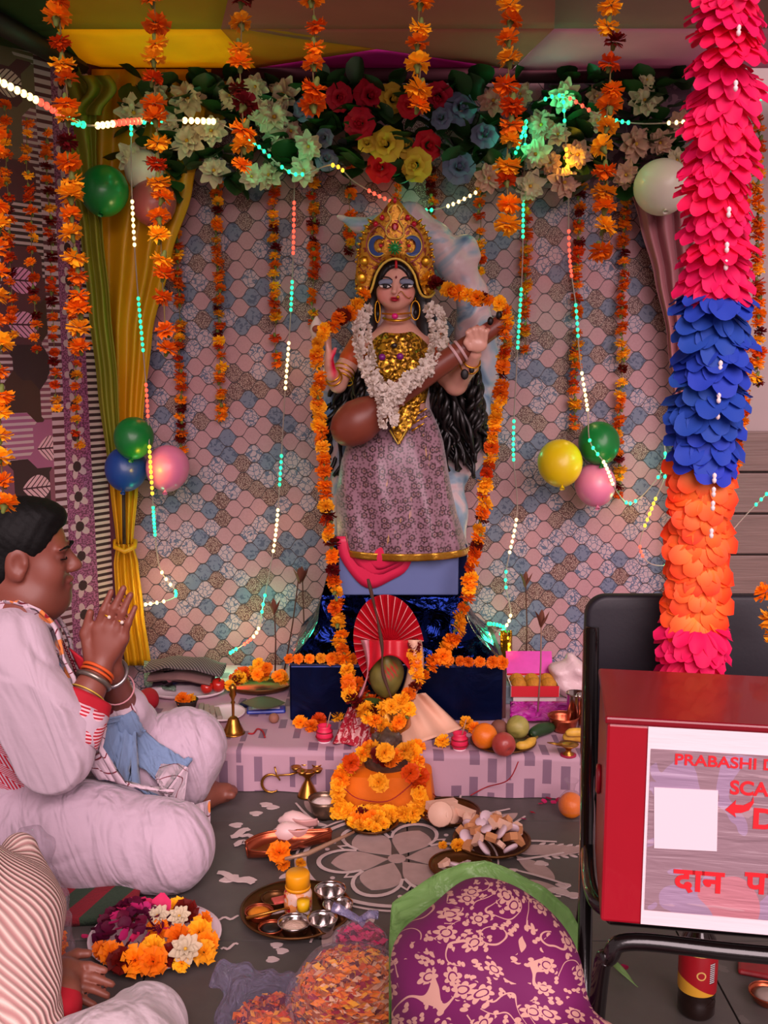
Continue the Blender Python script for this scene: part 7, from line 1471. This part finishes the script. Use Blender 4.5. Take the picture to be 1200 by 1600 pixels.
# ---- petal-filled plastic bags
def petal_stuff(name, label, c, r, n, keys, seed, hmin=.004):
    rn = random.Random(seed); mb = MB(); ms = [MO, MY, MD, PETR, MATS['rose_petal_pink'], MATS['rose_petal_dark'], MM, mat('pale_petal', 'e8b890', .6)]; kmap = {'o': 0, 'y': 1, 'd': 2, 'r': 3, 'p': 4, 'k': 5, 'm': 6, 'w': 7}
    for k in range(n):
        d = Vector((rn.gauss(0, 1), rn.gauss(0, 1), rn.gauss(0, 1))).normalized(); p = Vector(c) + Vector((d.x * r[0], d.y * r[1], d.z * r[2])) * rn.uniform(.8, .97)
        if p.z < hmin: p.z = hmin + rn.uniform(0, .01)
        x, y, _ = frame_from((d + Vector((rn.uniform(-.8, .8), rn.uniform(-.8, .8), rn.uniform(-.8, .8)))).normalized()); s = rn.uniform(.006, .013); i = len(mb.v); mb.v += [p - x * s, p - y * s * .4, p + x * s, p + y * s * .45 + d * s * .3]; mb._f([i, i + 1, i + 2, i + 3], kmap[rn.choice(keys)])
    return mb.build(name, ms, label=label, cat='petals', kind='stuff', smooth=False)
CF = film('clear_bag_film', 'c4b4c4', .07, .12)
bc = F(548, 1560, .085); petal_stuff('loose_petals', 'loose orange and yellow petals filling the big clear bag', bc, (.105, .095, .085), 2600, 'oooyyyddowwwmr', 3)
cs = MB().ball(bc, (.09, .08, .07), 20, 12).build('petal_core', mat('packed_petals', 'b8641c', .8, var=.6, vscale=90), label='packed mass of marigold petals inside the big clear bag', cat='petals', kind='stuff')
BG = sdf_for([bc], .16, .007); BG.ell(bc, (.112, .102, .092), k=.02, disp=lambda X, Y, Z: .003 * np.sin(70 * X + 40 * Z) + .002 * np.sin(120 * Z)); BG.cut((0, 0, .002), (0, 0, -1)); BG.build('plastic_bag', CF, label='big round clear bag full of orange petals at the bottom centre', cat='bag')
b2 = F(563, 1478, .13) ; petal_stuff('loose_petals', 'pink rose petals filling the knotted clear bag', b2, (.048, .044, .042), 500, 'ppprk', 4); MB().ball(b2, (.04, .036, .034), 16, 10).build('petal_core', mat('packed_pink_petals', '9a1a48', .8, var=.5, vscale=80), label='packed pink petals inside the knotted clear bag', cat='petals', kind='stuff')
g = root('plastic_bag', 'small knotted clear bag of pink petals lying on the big petal bag', 'bag', b2 - Vector((0, 0, .05)))
BG = sdf_for([b2], .09, .005); BG.ell(b2, (.053, .049, .048), k=.02, disp=lambda X, Y, Z: .003 * np.sin(120 * X + 60 * Z)); BG.build('film', CF, g)
kn2 = b2 + Vector((-.002, .008, .047)); MB().tube([kn2 + Vector((.006, 0, -.006)), kn2, kn2 + Vector((-.03, .006, .014)), kn2 + Vector((-.05, .008, .022))], [.016, .008, .012, .014], 10, flat=.6).build('knot', film('violet_film', '9a94c0', .4), g); MB().tube([kn2, kn2 + Vector((.02, 0, .012)), kn2 + Vector((.035, 0, .01))], [.008, .012, .013], 10, flat=.5).build('knot_end', MATS['violet_film'], g)
b3 = F(420, 1592, .05); petal_stuff('loose_petals', 'marigold petals in the crumpled bag at the bottom edge', b3 + Vector((.01, 0, -.01)), (.075, .06, .045), 700, 'oooydm', 6); MB().ball(b3 + Vector((.01, 0, -.012)), (.06, .05, .036), 16, 10).build('petal_core', MATS['packed_petals'], label='packed marigold petals inside the crumpled bag', cat='petals', kind='stuff')
BG = sdf_for([b3, F(350, 1520, .09)], .12, .006); dsp = lambda X, Y, Z: .006 * np.sin(60 * X + 70 * Z + 30 * Y) + .004 * np.sin(140 * X - 90 * Z); BG.ell(b3, (.09, .07, .06), k=.03, disp=dsp); BG.cap(b3 + Vector((-.02, .02, .03)), F(385, 1520, .11), .055, .02, k=.04, disp=dsp); BG.cap(F(385, 1525, .10), F(350, 1530, .09), .018, .026, k=.02, disp=dsp); BG.cut((0, 0, .002), (0, 0, -1)); BG.build('plastic_bag', film('lilac_bag_film', 'a8a0c8', .06, .12), label='crumpled lilac clear bag of marigold petals at the bottom edge', cat='bag')
b4 = P(62, 1400, 1.86); BG = SDF((b4.x - .12, b4.y - .12, -.0), (b4.x + .12, b4.y + .12, .42), .006); BG.ell((b4.x, b4.y, .075), (.055, .06, .085), k=.03, disp=dsp); BG.cap((b4.x, b4.y, .12), P(45, 1330, 1.86), .05, .045, k=.04, disp=dsp); BG.cut((0, 0, .002), (0, 0, -1)); BG.build('plastic_bag', MATS['clear_bag_film'], label='clear bag with orange petals beside the cream sweater', cat='bag'); petal_stuff('loose_petals', 'orange petals at the bottom of the bag beside the cream sweater', (b4.x, b4.y, .06), (.045, .05, .055), 500, 'oood', 9)
# ---- green plastic behind the bowing head
N = NT('green_polythene'); N.base(lin('9cc67c') + (1,)); N.b.inputs['Roughness'].default_value = .3; N.bump(N.noise(N.obj(), 16, 4, 1.0), .8, .02); tr = N.n('ShaderNodeBsdfTransparent'); tr.inputs[0].default_value = (.75, .92, .62, 1); tl_ = N.n('ShaderNodeBsdfTranslucent'); tl_.inputs[0].default_value = (.45, .72, .28, 1)
m1_ = N.n('ShaderNodeMixShader'); m1_.inputs[0].default_value = .35; N.t.links.new(N.b.outputs[0], m1_.inputs[1]); N.t.links.new(tl_.outputs[0], m1_.inputs[2]); m2_ = N.n('ShaderNodeMixShader'); m2_.inputs[0].default_value = .62; N.t.links.new(tr.outputs[0], m2_.inputs[1]); N.t.links.new(m1_.outputs[0], m2_.inputs[2]); N.t.links.new(m2_.outputs[0], N.out.inputs[0]); GP = N.m
edge = [(640, 1590), (612, 1540), (608, 1470), (612, 1412), (640, 1390), (690, 1365), (722, 1348), (760, 1344), (800, 1362), (850, 1386), (890, 1420), (910, 1460), (918, 1510), (925, 1560)]
def gbag(u, v):
    t = u * (len(edge) - 1); i = min(int(t), len(edge) - 2); f = t - i; ex = edge[i][0] + (edge[i + 1][0] - edge[i][0]) * f; ey = edge[i][1] + (edge[i + 1][1] - edge[i][1]) * f
    top = P(ex, ey, 1.5); ins = P(762 + (ex - 762) * .8, 1500 + (ey - 1500) * .75 + 16, 1.475); q = top.lerp(ins, v); q += Vector((0, 1, .3)) * .012 * noise.noise(Vector((u * 9, v * 3, 0))); return q
def gbag2(u, v): a = gbag(u, 0); b = Vector((a.x * 1.02, a.y + .10, .01)); q = a.lerp(b, v); return q + Vector((0, 1, 0)) * (.02 * math.sin(math.pi * v) + .012 * noise.noise(Vector((u * 9, v * 4, 5))))
MB().grid(gbag, 60, 8).grid(gbag2, 60, 12).build('green_plastic_bag', GP, label='open green plastic bag standing behind the magenta shawl', cat='bag', solid=.0012)
MB().grid(lambda u, v: F(945 + 48 * u + 4 * v, 1494 + 46 * u - 10 * math.sin(math.pi * u) + 16 * v * math.sin(math.pi * (.15 + .8 * u)), .012 + .01 * math.sin(u * 4)), 14, 6).build('plastic_scrap', GP, label='green plastic scrap on the floor under the chair', cat='plastic', solid=.001)
# ---- bottle, bowl and packet under the chair
oc = F(1087, 1580); g = root('oil_bottle', 'dark oil bottle with a red and yellow label under the chair', 'bottle', oc)
MB().lathe([(.0, .0), (.03, .0), (.034, .006), (.034, .03), (.0325, .034), (.034, .04), (.0345, .13), (.03, .15), (.016, .175), (.014, .19), (.0, .19)], oc, 28).build('body', mat('dark_oil_glass', '1c0e0a', .12, coat=.5), g); MB().lathe([(.0, .19), (.017, .19), (.017, .208), (.0, .208)], oc, 20).build('cap', mat('black_cap', '1a1412', .5), g)
N = NT('oil_label_print'); x, y, z = N.xyz(N.obj()); c = N.mix(N.lt(N.add(z, N.mul(x, .5)), .062), lin('a01420'), lin('d8a030')); c = N.mix(N.gt(z, .128), c, lin('d8b060')); bar = N.mul(N.mul(N.gt(x, .012), N.lt(x, .022)), N.mul(N.gt(z, .075), N.lt(z, .115))); c = N.mix(bar, c, N.mix(N.gt(N.m_('SINE', N.mul(z, 1600.)), 0.0), lin('d8c8c8'), lin('201010'))); rd = N.m_('SQRT', N.add(N.m_('POWER', N.add(x, .004), 2.0), N.m_('POWER', N.sub(z, .092), 2.0))); c = N.mix(N.mul(N.gt(rd, .006), N.lt(rd, .0085)), c, lin('d8b060')); N.base(c); N.b.inputs['Roughness'].default_value = .35
MB().lathe([(.0349, .05), (.0352, .051), (.0354, .134), (.0351, .135)], oc, 32).build('label', N.m, g)
bowl('small copper dish at the lower right corner', F(1200, 1566), .035, .02, COPPER, .7, mat('ash', 'a08a80', .9))
packet('red printed packet on the floor behind the copper dish', 1190, 1520, .09, .05, .012, -.35, mat('red_packet', '8a1c22', .4, var=.5, vscale=40), 0)

# ================================================================== CHAIR, DONATION BOX, PAPER GARLAND
BT = mat('black_tube_paint', '100c0c', .22, coat=.5, bump=.08, bscale=80); BV = mat('black_vinyl', '15101a', .55, bump=.15, bscale=160, bdist=.001)
ch = root('chair', 'black tubular steel chair with a padded black back holding the donation box', 'chair', (.58, 1.5, 0))
yaw = math.radians(9.5)
# backrest panel
bY = 1.66; bl_ = P(918, 932, bY); zt = bl_.z; w = .52
def rrect(x0, x1, z0, z1, r, n=8):
    pts = []
    for cx, cz, a0 in ((x1 - r, z1 - r, 0), (x0 + r, z1 - r, 90), (x0 + r, z0 + r, 180), (x1 - r, z0 + r, 270)):
        for k in range(n + 1): a = math.radians(a0 + 90 * k / n); pts.append((cx + r * math.cos(a), cz + r * math.sin(a)))
    return pts
MB().prism([Vector((x, bY, z)) for x, z in rrect(bl_.x, bl_.x + w, .5, zt, .035)], (0, .03, 0)).build('backrest', BV, ch, bevel=.006)
x0, x1 = bl_.x + .008, bl_.x + w - .008
for x in (x0, x1):
    MB().tube(spline([Vector((x, bY - .008, zt - .05)), Vector((x, bY - .03, .5)), Vector((x, 1.60, .4)), Vector((x, 1.76, .012))], 20), .0115, 12).build('rear_leg', BT, ch)
    a_ = P(921, 985, 1.645); b_ = P(912, 1620, 1.30); d_ = (b_ - a_) / (a_.z - b_.z); sx_ = Vector((x - x0, 0, 0)); MB().tube([a_ + sx_, b_ + sx_, a_ + d_ * (a_.z - .012) + sx_], .0105, 12).build('front_leg', BT, ch)
ft = P(1000, 1475, 1.24); fy = 1.24; fz = P(1000, 1470, fy).z
xl_ = P(944, 1480, fy).x; xr_ = xl_ + .46
MB().tube(spline([Vector((xl_ - .005, fy + .06, .012)), Vector((xl_ - .002, fy + .01, fz - .07)), Vector((xl_ + .008, fy, fz - .022)), Vector((xl_ + .035, fy - .002, fz)), Vector((xl_ + .16, fy - .025, fz)), Vector((xr_ - .15, fy - .05, fz)), Vector((xr_ - .03, fy - .06, fz)), Vector((xr_, fy - .05, fz - .04)), Vector((xr_ + .005, fy, .012))], 60), .0115, 12).build('front_frame', BT, ch)
sz = fz + .024
MB().tube(spline([Vector((x0, bY - .02, sz)), Vector((xl_ + .002, 1.35, sz)), Vector((xl_ + .012, fy + .03, sz)), Vector((xl_ + .05, fy + .012, sz)), Vector((xr_ - .1, fy - .03, sz)), Vector((xr_, fy + .02, sz)), Vector((x1, bY - .02, sz))], 60), .011, 12).build('seat_rail', BT, ch)
MB().prism([Vector((xl_ + .01, fy + .02, sz + .008)), Vector((xr_ - .02, fy - .03, sz + .008)), Vector((x1 - .02, bY - .04, sz + .008)), Vector((x0 + .02, bY - .04, sz + .008))], (0, 0, .006)).build('seat', BV, ch, smooth=False)
MB().tube([Vector((xl_ + .0, fy + .05, .16)), Vector((x0, bY - .02, .16))], .008, 10).build('side_stretcher', BT, ch); MB().tube([Vector((xr_, fy + .02, .16)), Vector((x1, bY - .02, .16))], .008, 10).build('side_stretcher', BT, ch)
# ---- donation box
bz0 = sz + .0145; A0 = F(938, 1440, bz0); Rz = Euler((0, 0, -yaw)).to_matrix(); ux = Rz @ Vector((1, 0, 0)); uy = Rz @ Vector((0, 1, 0))
BW, BD = .44, .2; BH = P(948, 1120, A0.y).z - bz0
db = root('donation_box', 'dark red donation box with a white printed poster, standing on the chair', 'donation box', A0)
REDB = mat('red_box_paint', '9a0c20', .35, var=.06, bump=.05, bscale=30, coat=.2); REDT = mat('red_lid_paint', '7a0a1a', .3, var=.1, coat=.2)
def bp(a, b, c): return A0 + ux * a + uy * b + Vector((0, 0, c))
body = MB().box(bp(BW / 2, BD / 2, BH / 2 - .004), (BW, BD, BH - .008), Rz).build('body', REDB, db, smooth=False, bevel=.004)
MB().box(bp(BW / 2, BD / 2, BH - .004), (BW + .006, BD + .006, .01), Rz).build('lid', REDT, db, smooth=False, bevel=.003)
MB().tube([bp(-.003, BD * .5 + .012 * math.cos(a), BH * .55 + .018 * math.sin(a)) for a in [2 * math.pi * k / 16 for k in range(16)]], .0035, 6, closed=True).build('hasp', REDB, db)
# poster (flat print)
pw0 = .050; pW = BW - pw0 - .01
N = NT('pink_white_paper'); N.base(N.mix(N.noise(N.obj(), 4, 2), lin('e4d0d6'), lin('ecdade'))); N.b.inputs['Roughness'].default_value = .5; wv = N.noise(N.vec(N.mul(N.xyz(N.obj())[0], .8), 0.0, N.mul(N.xyz(N.obj())[2], 6.0)), 9, 3); N.bump(wv, .25, .006); PAP = N.m
MB().box(bp(pw0 + pW / 2, -.0012, BH / 2 - .003), (pW, .002, BH - .012), Rz).build('poster', PAP, db, smooth=False); poster = bpy.data.objects['poster']
N = NT('grey_lilac_print'); o = N.obj(); x, y, z = N.xyz(o); n_ = N.noise(o, 13, 2, .8); c = N.mix(N.gt(n_, .56), lin('8f7680'), lin('a08aac')); c = N.mix(N.gt(N.noise(o, 9, 1, .5), .63), c, lin('c87884')); c = N.mix(.35, c, lin('95797f')); wv = N.noise(N.vec(N.mul(x, .8), 0.0, N.mul(z, 7.0)), 11, 3, .5); c = N.mix(N.mul(N.gt(wv, .66), .35), c, lin('c8aab0')); N.base(c); N.b.inputs['Roughness'].default_value = .35; N.bump(wv, .5, .008)
gx0 = pw0 + .004; gz0, gz1 = BH * .085, BH * .865
MB().box(bp(gx0 + (pW - .006) / 2, -.0028, (gz0 + gz1) / 2), (pW - .006, .0014, gz1 - gz0), Rz).build('printed_panel', N.m, poster, smooth=False)
def spot(px, py):
    """point on the poster plane for a measured spot"""
    d = P(px, py, 1.0) - Vector((0, 0, CAMZ)); n = -uy; t = (A0 - uy * .004 - Vector((0, 0, CAMZ))).dot(n) / d.dot(n); return Vector((0, 0, CAMZ)) + d * t
TXT = mat('red_lettering', 'd8202a', .5); 
def text(s, px, py, h, sx=1.0, bold=.0, font=None, nm='lettering'):
    cu = bpy.data.curves.new(nm, 'FONT'); cu.body = s; cu.size = h; cu.extrude = .0004; cu.offset = bold
    if font: cu.font = font
    t = bpy.data.objects.new(nm, cu); COL.objects.link(t); bpy.context.view_layer.update(); me = bpy.data.meshes.new_from_object(t.evaluated_get(bpy.context.evaluated_depsgraph_get())); bpy.data.objects.remove(t); bpy.data.curves.remove(cu)
    o0 = spot(px, py); V = [o0 + ux * (v.co.x * sx) + Vector((0, 0, v.co.y)) - uy * v.co.z for v in me.vertices]; Fc = [list(p.vertices) for p in me.polygons]; bpy.data.meshes.remove(me)
    return make(nm, V, Fc, TXT, poster, smooth=False)
k_ = 1.3 / FPX
text('PRABASHI DURGA', 1053, 1194, 24 * k_, 1.13, .0004); text('SCAN', 1140, 1240, 30 * k_, 1.0, .0007); text('D', 1174, 1293, 44 * k_, 1.1, .0012); text('\u0926\u093e\u0928', 1053, 1389, 50 * k_, 1.08, .0012); text('\u092a\u093e\u0924\u094d\u0930', 1164, 1394, 50 * k_, 1.08, .0012)
sqw = MB().poly([spot(1022, 1230), spot(1022, 1325), spot(1120, 1330), spot(1122, 1235)]); sqw.build('white_square', mat('white_print', 'e0d0d8', .5), poster, smooth=False, solid=.0012)
ar = [(1133, 1265), (1150, 1250), (1149, 1257), (1162, 1258), (1174, 1252), (1177, 1244), (1178, 1254), (1170, 1266), (1158, 1270), (1148, 1270), (1150, 1277)]
MB().prism([spot(*q) for q in ar], -uy * .0006).build('arrow', TXT, poster, smooth=False)

# ---- hanging paper flower garland
def paper_flower(m, mc, seed, n=11, layers=2, droop=.45, narrow=1.0):
    r = random.Random(seed); mb = MB()
    for L in range(layers):
        for k in range(n):
            a = 2 * math.pi * (k + .5 * L) / n + r.uniform(-.08, .08); l = (1 - .16 * L) * r.uniform(.9, 1.06); w = 2 * math.pi / n * .62 * narrow; up = r.uniform(-.1, .1) + .18 * L
            def fn(u, v):
                ww = w * (.5 + .5 * math.sin(math.pi * min(1, .1 + v * .6))) * (1 if v < .62 else math.sqrt(max(.25, 1 - ((v - .62) / .39) ** 2))); q = .12 + l * .88 * v; z = up * v - droop * v * v + .08 * (2 * u - 1) ** 2 * v; tt = a + (u - .5) * 2 * ww
                return (q * math.cos(tt), q * math.sin(tt), z)
            mb.grid(fn, 4, 8)
    mb.lathe([(.0, -.02), (.16, -.02), (.16, .05), (.0, .06)], seg=8, m=1)
    return mb.data('paper_flower', [m, mc])
PKP = petal_mat('pink_crepe', 'f01a60', rn=.08, tl=.35); BLP = petal_mat('blue_crepe', '2848b0', rn=.15, tl=.25)
N = NT('orange_crepe'); x, y, z = N.xyz(N.obj()); rr5 = N.m_('SQRT', N.add(N.mul(x, x), N.mul(y, y))); col = N.mix(N.m_('SMOOTH_MIN' if False else 'MULTIPLY', N.m_('MINIMUM', rr5, 1.0), 1.0), lin('f8b040'), lin('ff3a0c')); N.base(col); N.b.inputs['Roughness'].default_value = .6; tr = N.n('ShaderNodeBsdfTranslucent'); N.put(tr.inputs[0], col); mx = N.n('ShaderNodeMixShader'); mx.inputs[0].default_value = .35; N.t.links.new(N.b.outputs[0], mx.inputs[1]); N.t.links.new(tr.outputs[0], mx.inputs[2]); N.t.links.new(mx.outputs[0], N.out.inputs[0]); ORP = N.m
BEAD = mat('white_bead', 'e8d0d0', .4)
PF = {'p': [paper_flower(PKP, PKP, i, 12) for i in (1, 2, 3)], 'b': [paper_flower(BLP, BLP, i, 9) for i in (4, 5)], 'o': [paper_flower(ORP, ORP, i, 9) for i in (6, 7)]}
pg = root('paper_flower_garland', 'hanging garland of pink, blue, orange and pink paper flowers above the donation box', 'garland', P(1085, 1050, 1.56))
gt = P(1144, -60, 1.56); gb_ = P(1084, 1075, 1.56); MB().tube([gt, gb_], .0015, 5).build('string', BEAD, pg)
rn = random.Random(4)
def gy(py): t = (py + 60) / 1135; return gt.lerp(gb_, t)
zz = -40; 
while zz < 1070:
    key = 'p' if zz < 405 else 'b' if zz < 700 else 'o' if zz < 955 else 'p'; p = gy(zz); ax = Vector((rn.uniform(-.25, .25), (-.95 if key == 'o' else -.45) + rn.uniform(-.3, .2), 1 if key != 'o' else .75))
    r_ = {'p': .06, 'b': .063, 'o': .056}[key]; place('paper_flower', rn.choice(PF[key]), pg, p + Vector((rn.uniform(-.004, .004), rn.uniform(-.004, .004), 0)), quat(ax, rn.uniform(0, 6)), r_ * rn.uniform(.93, 1.05))
    if rn.random() < .3: place('bead', MB().lathe([(.0005, -.008), (.003, -.006), (.0035, -.002), (.002, 0), (.0035, .003), (.003, .006), (.0005, .008)], seg=8).data('bead', BEAD), pg, gy(zz + 14) + Vector((0, -.045, .0)))
    zz += {'p': 26, 'b': 25, 'o': 22}[key]
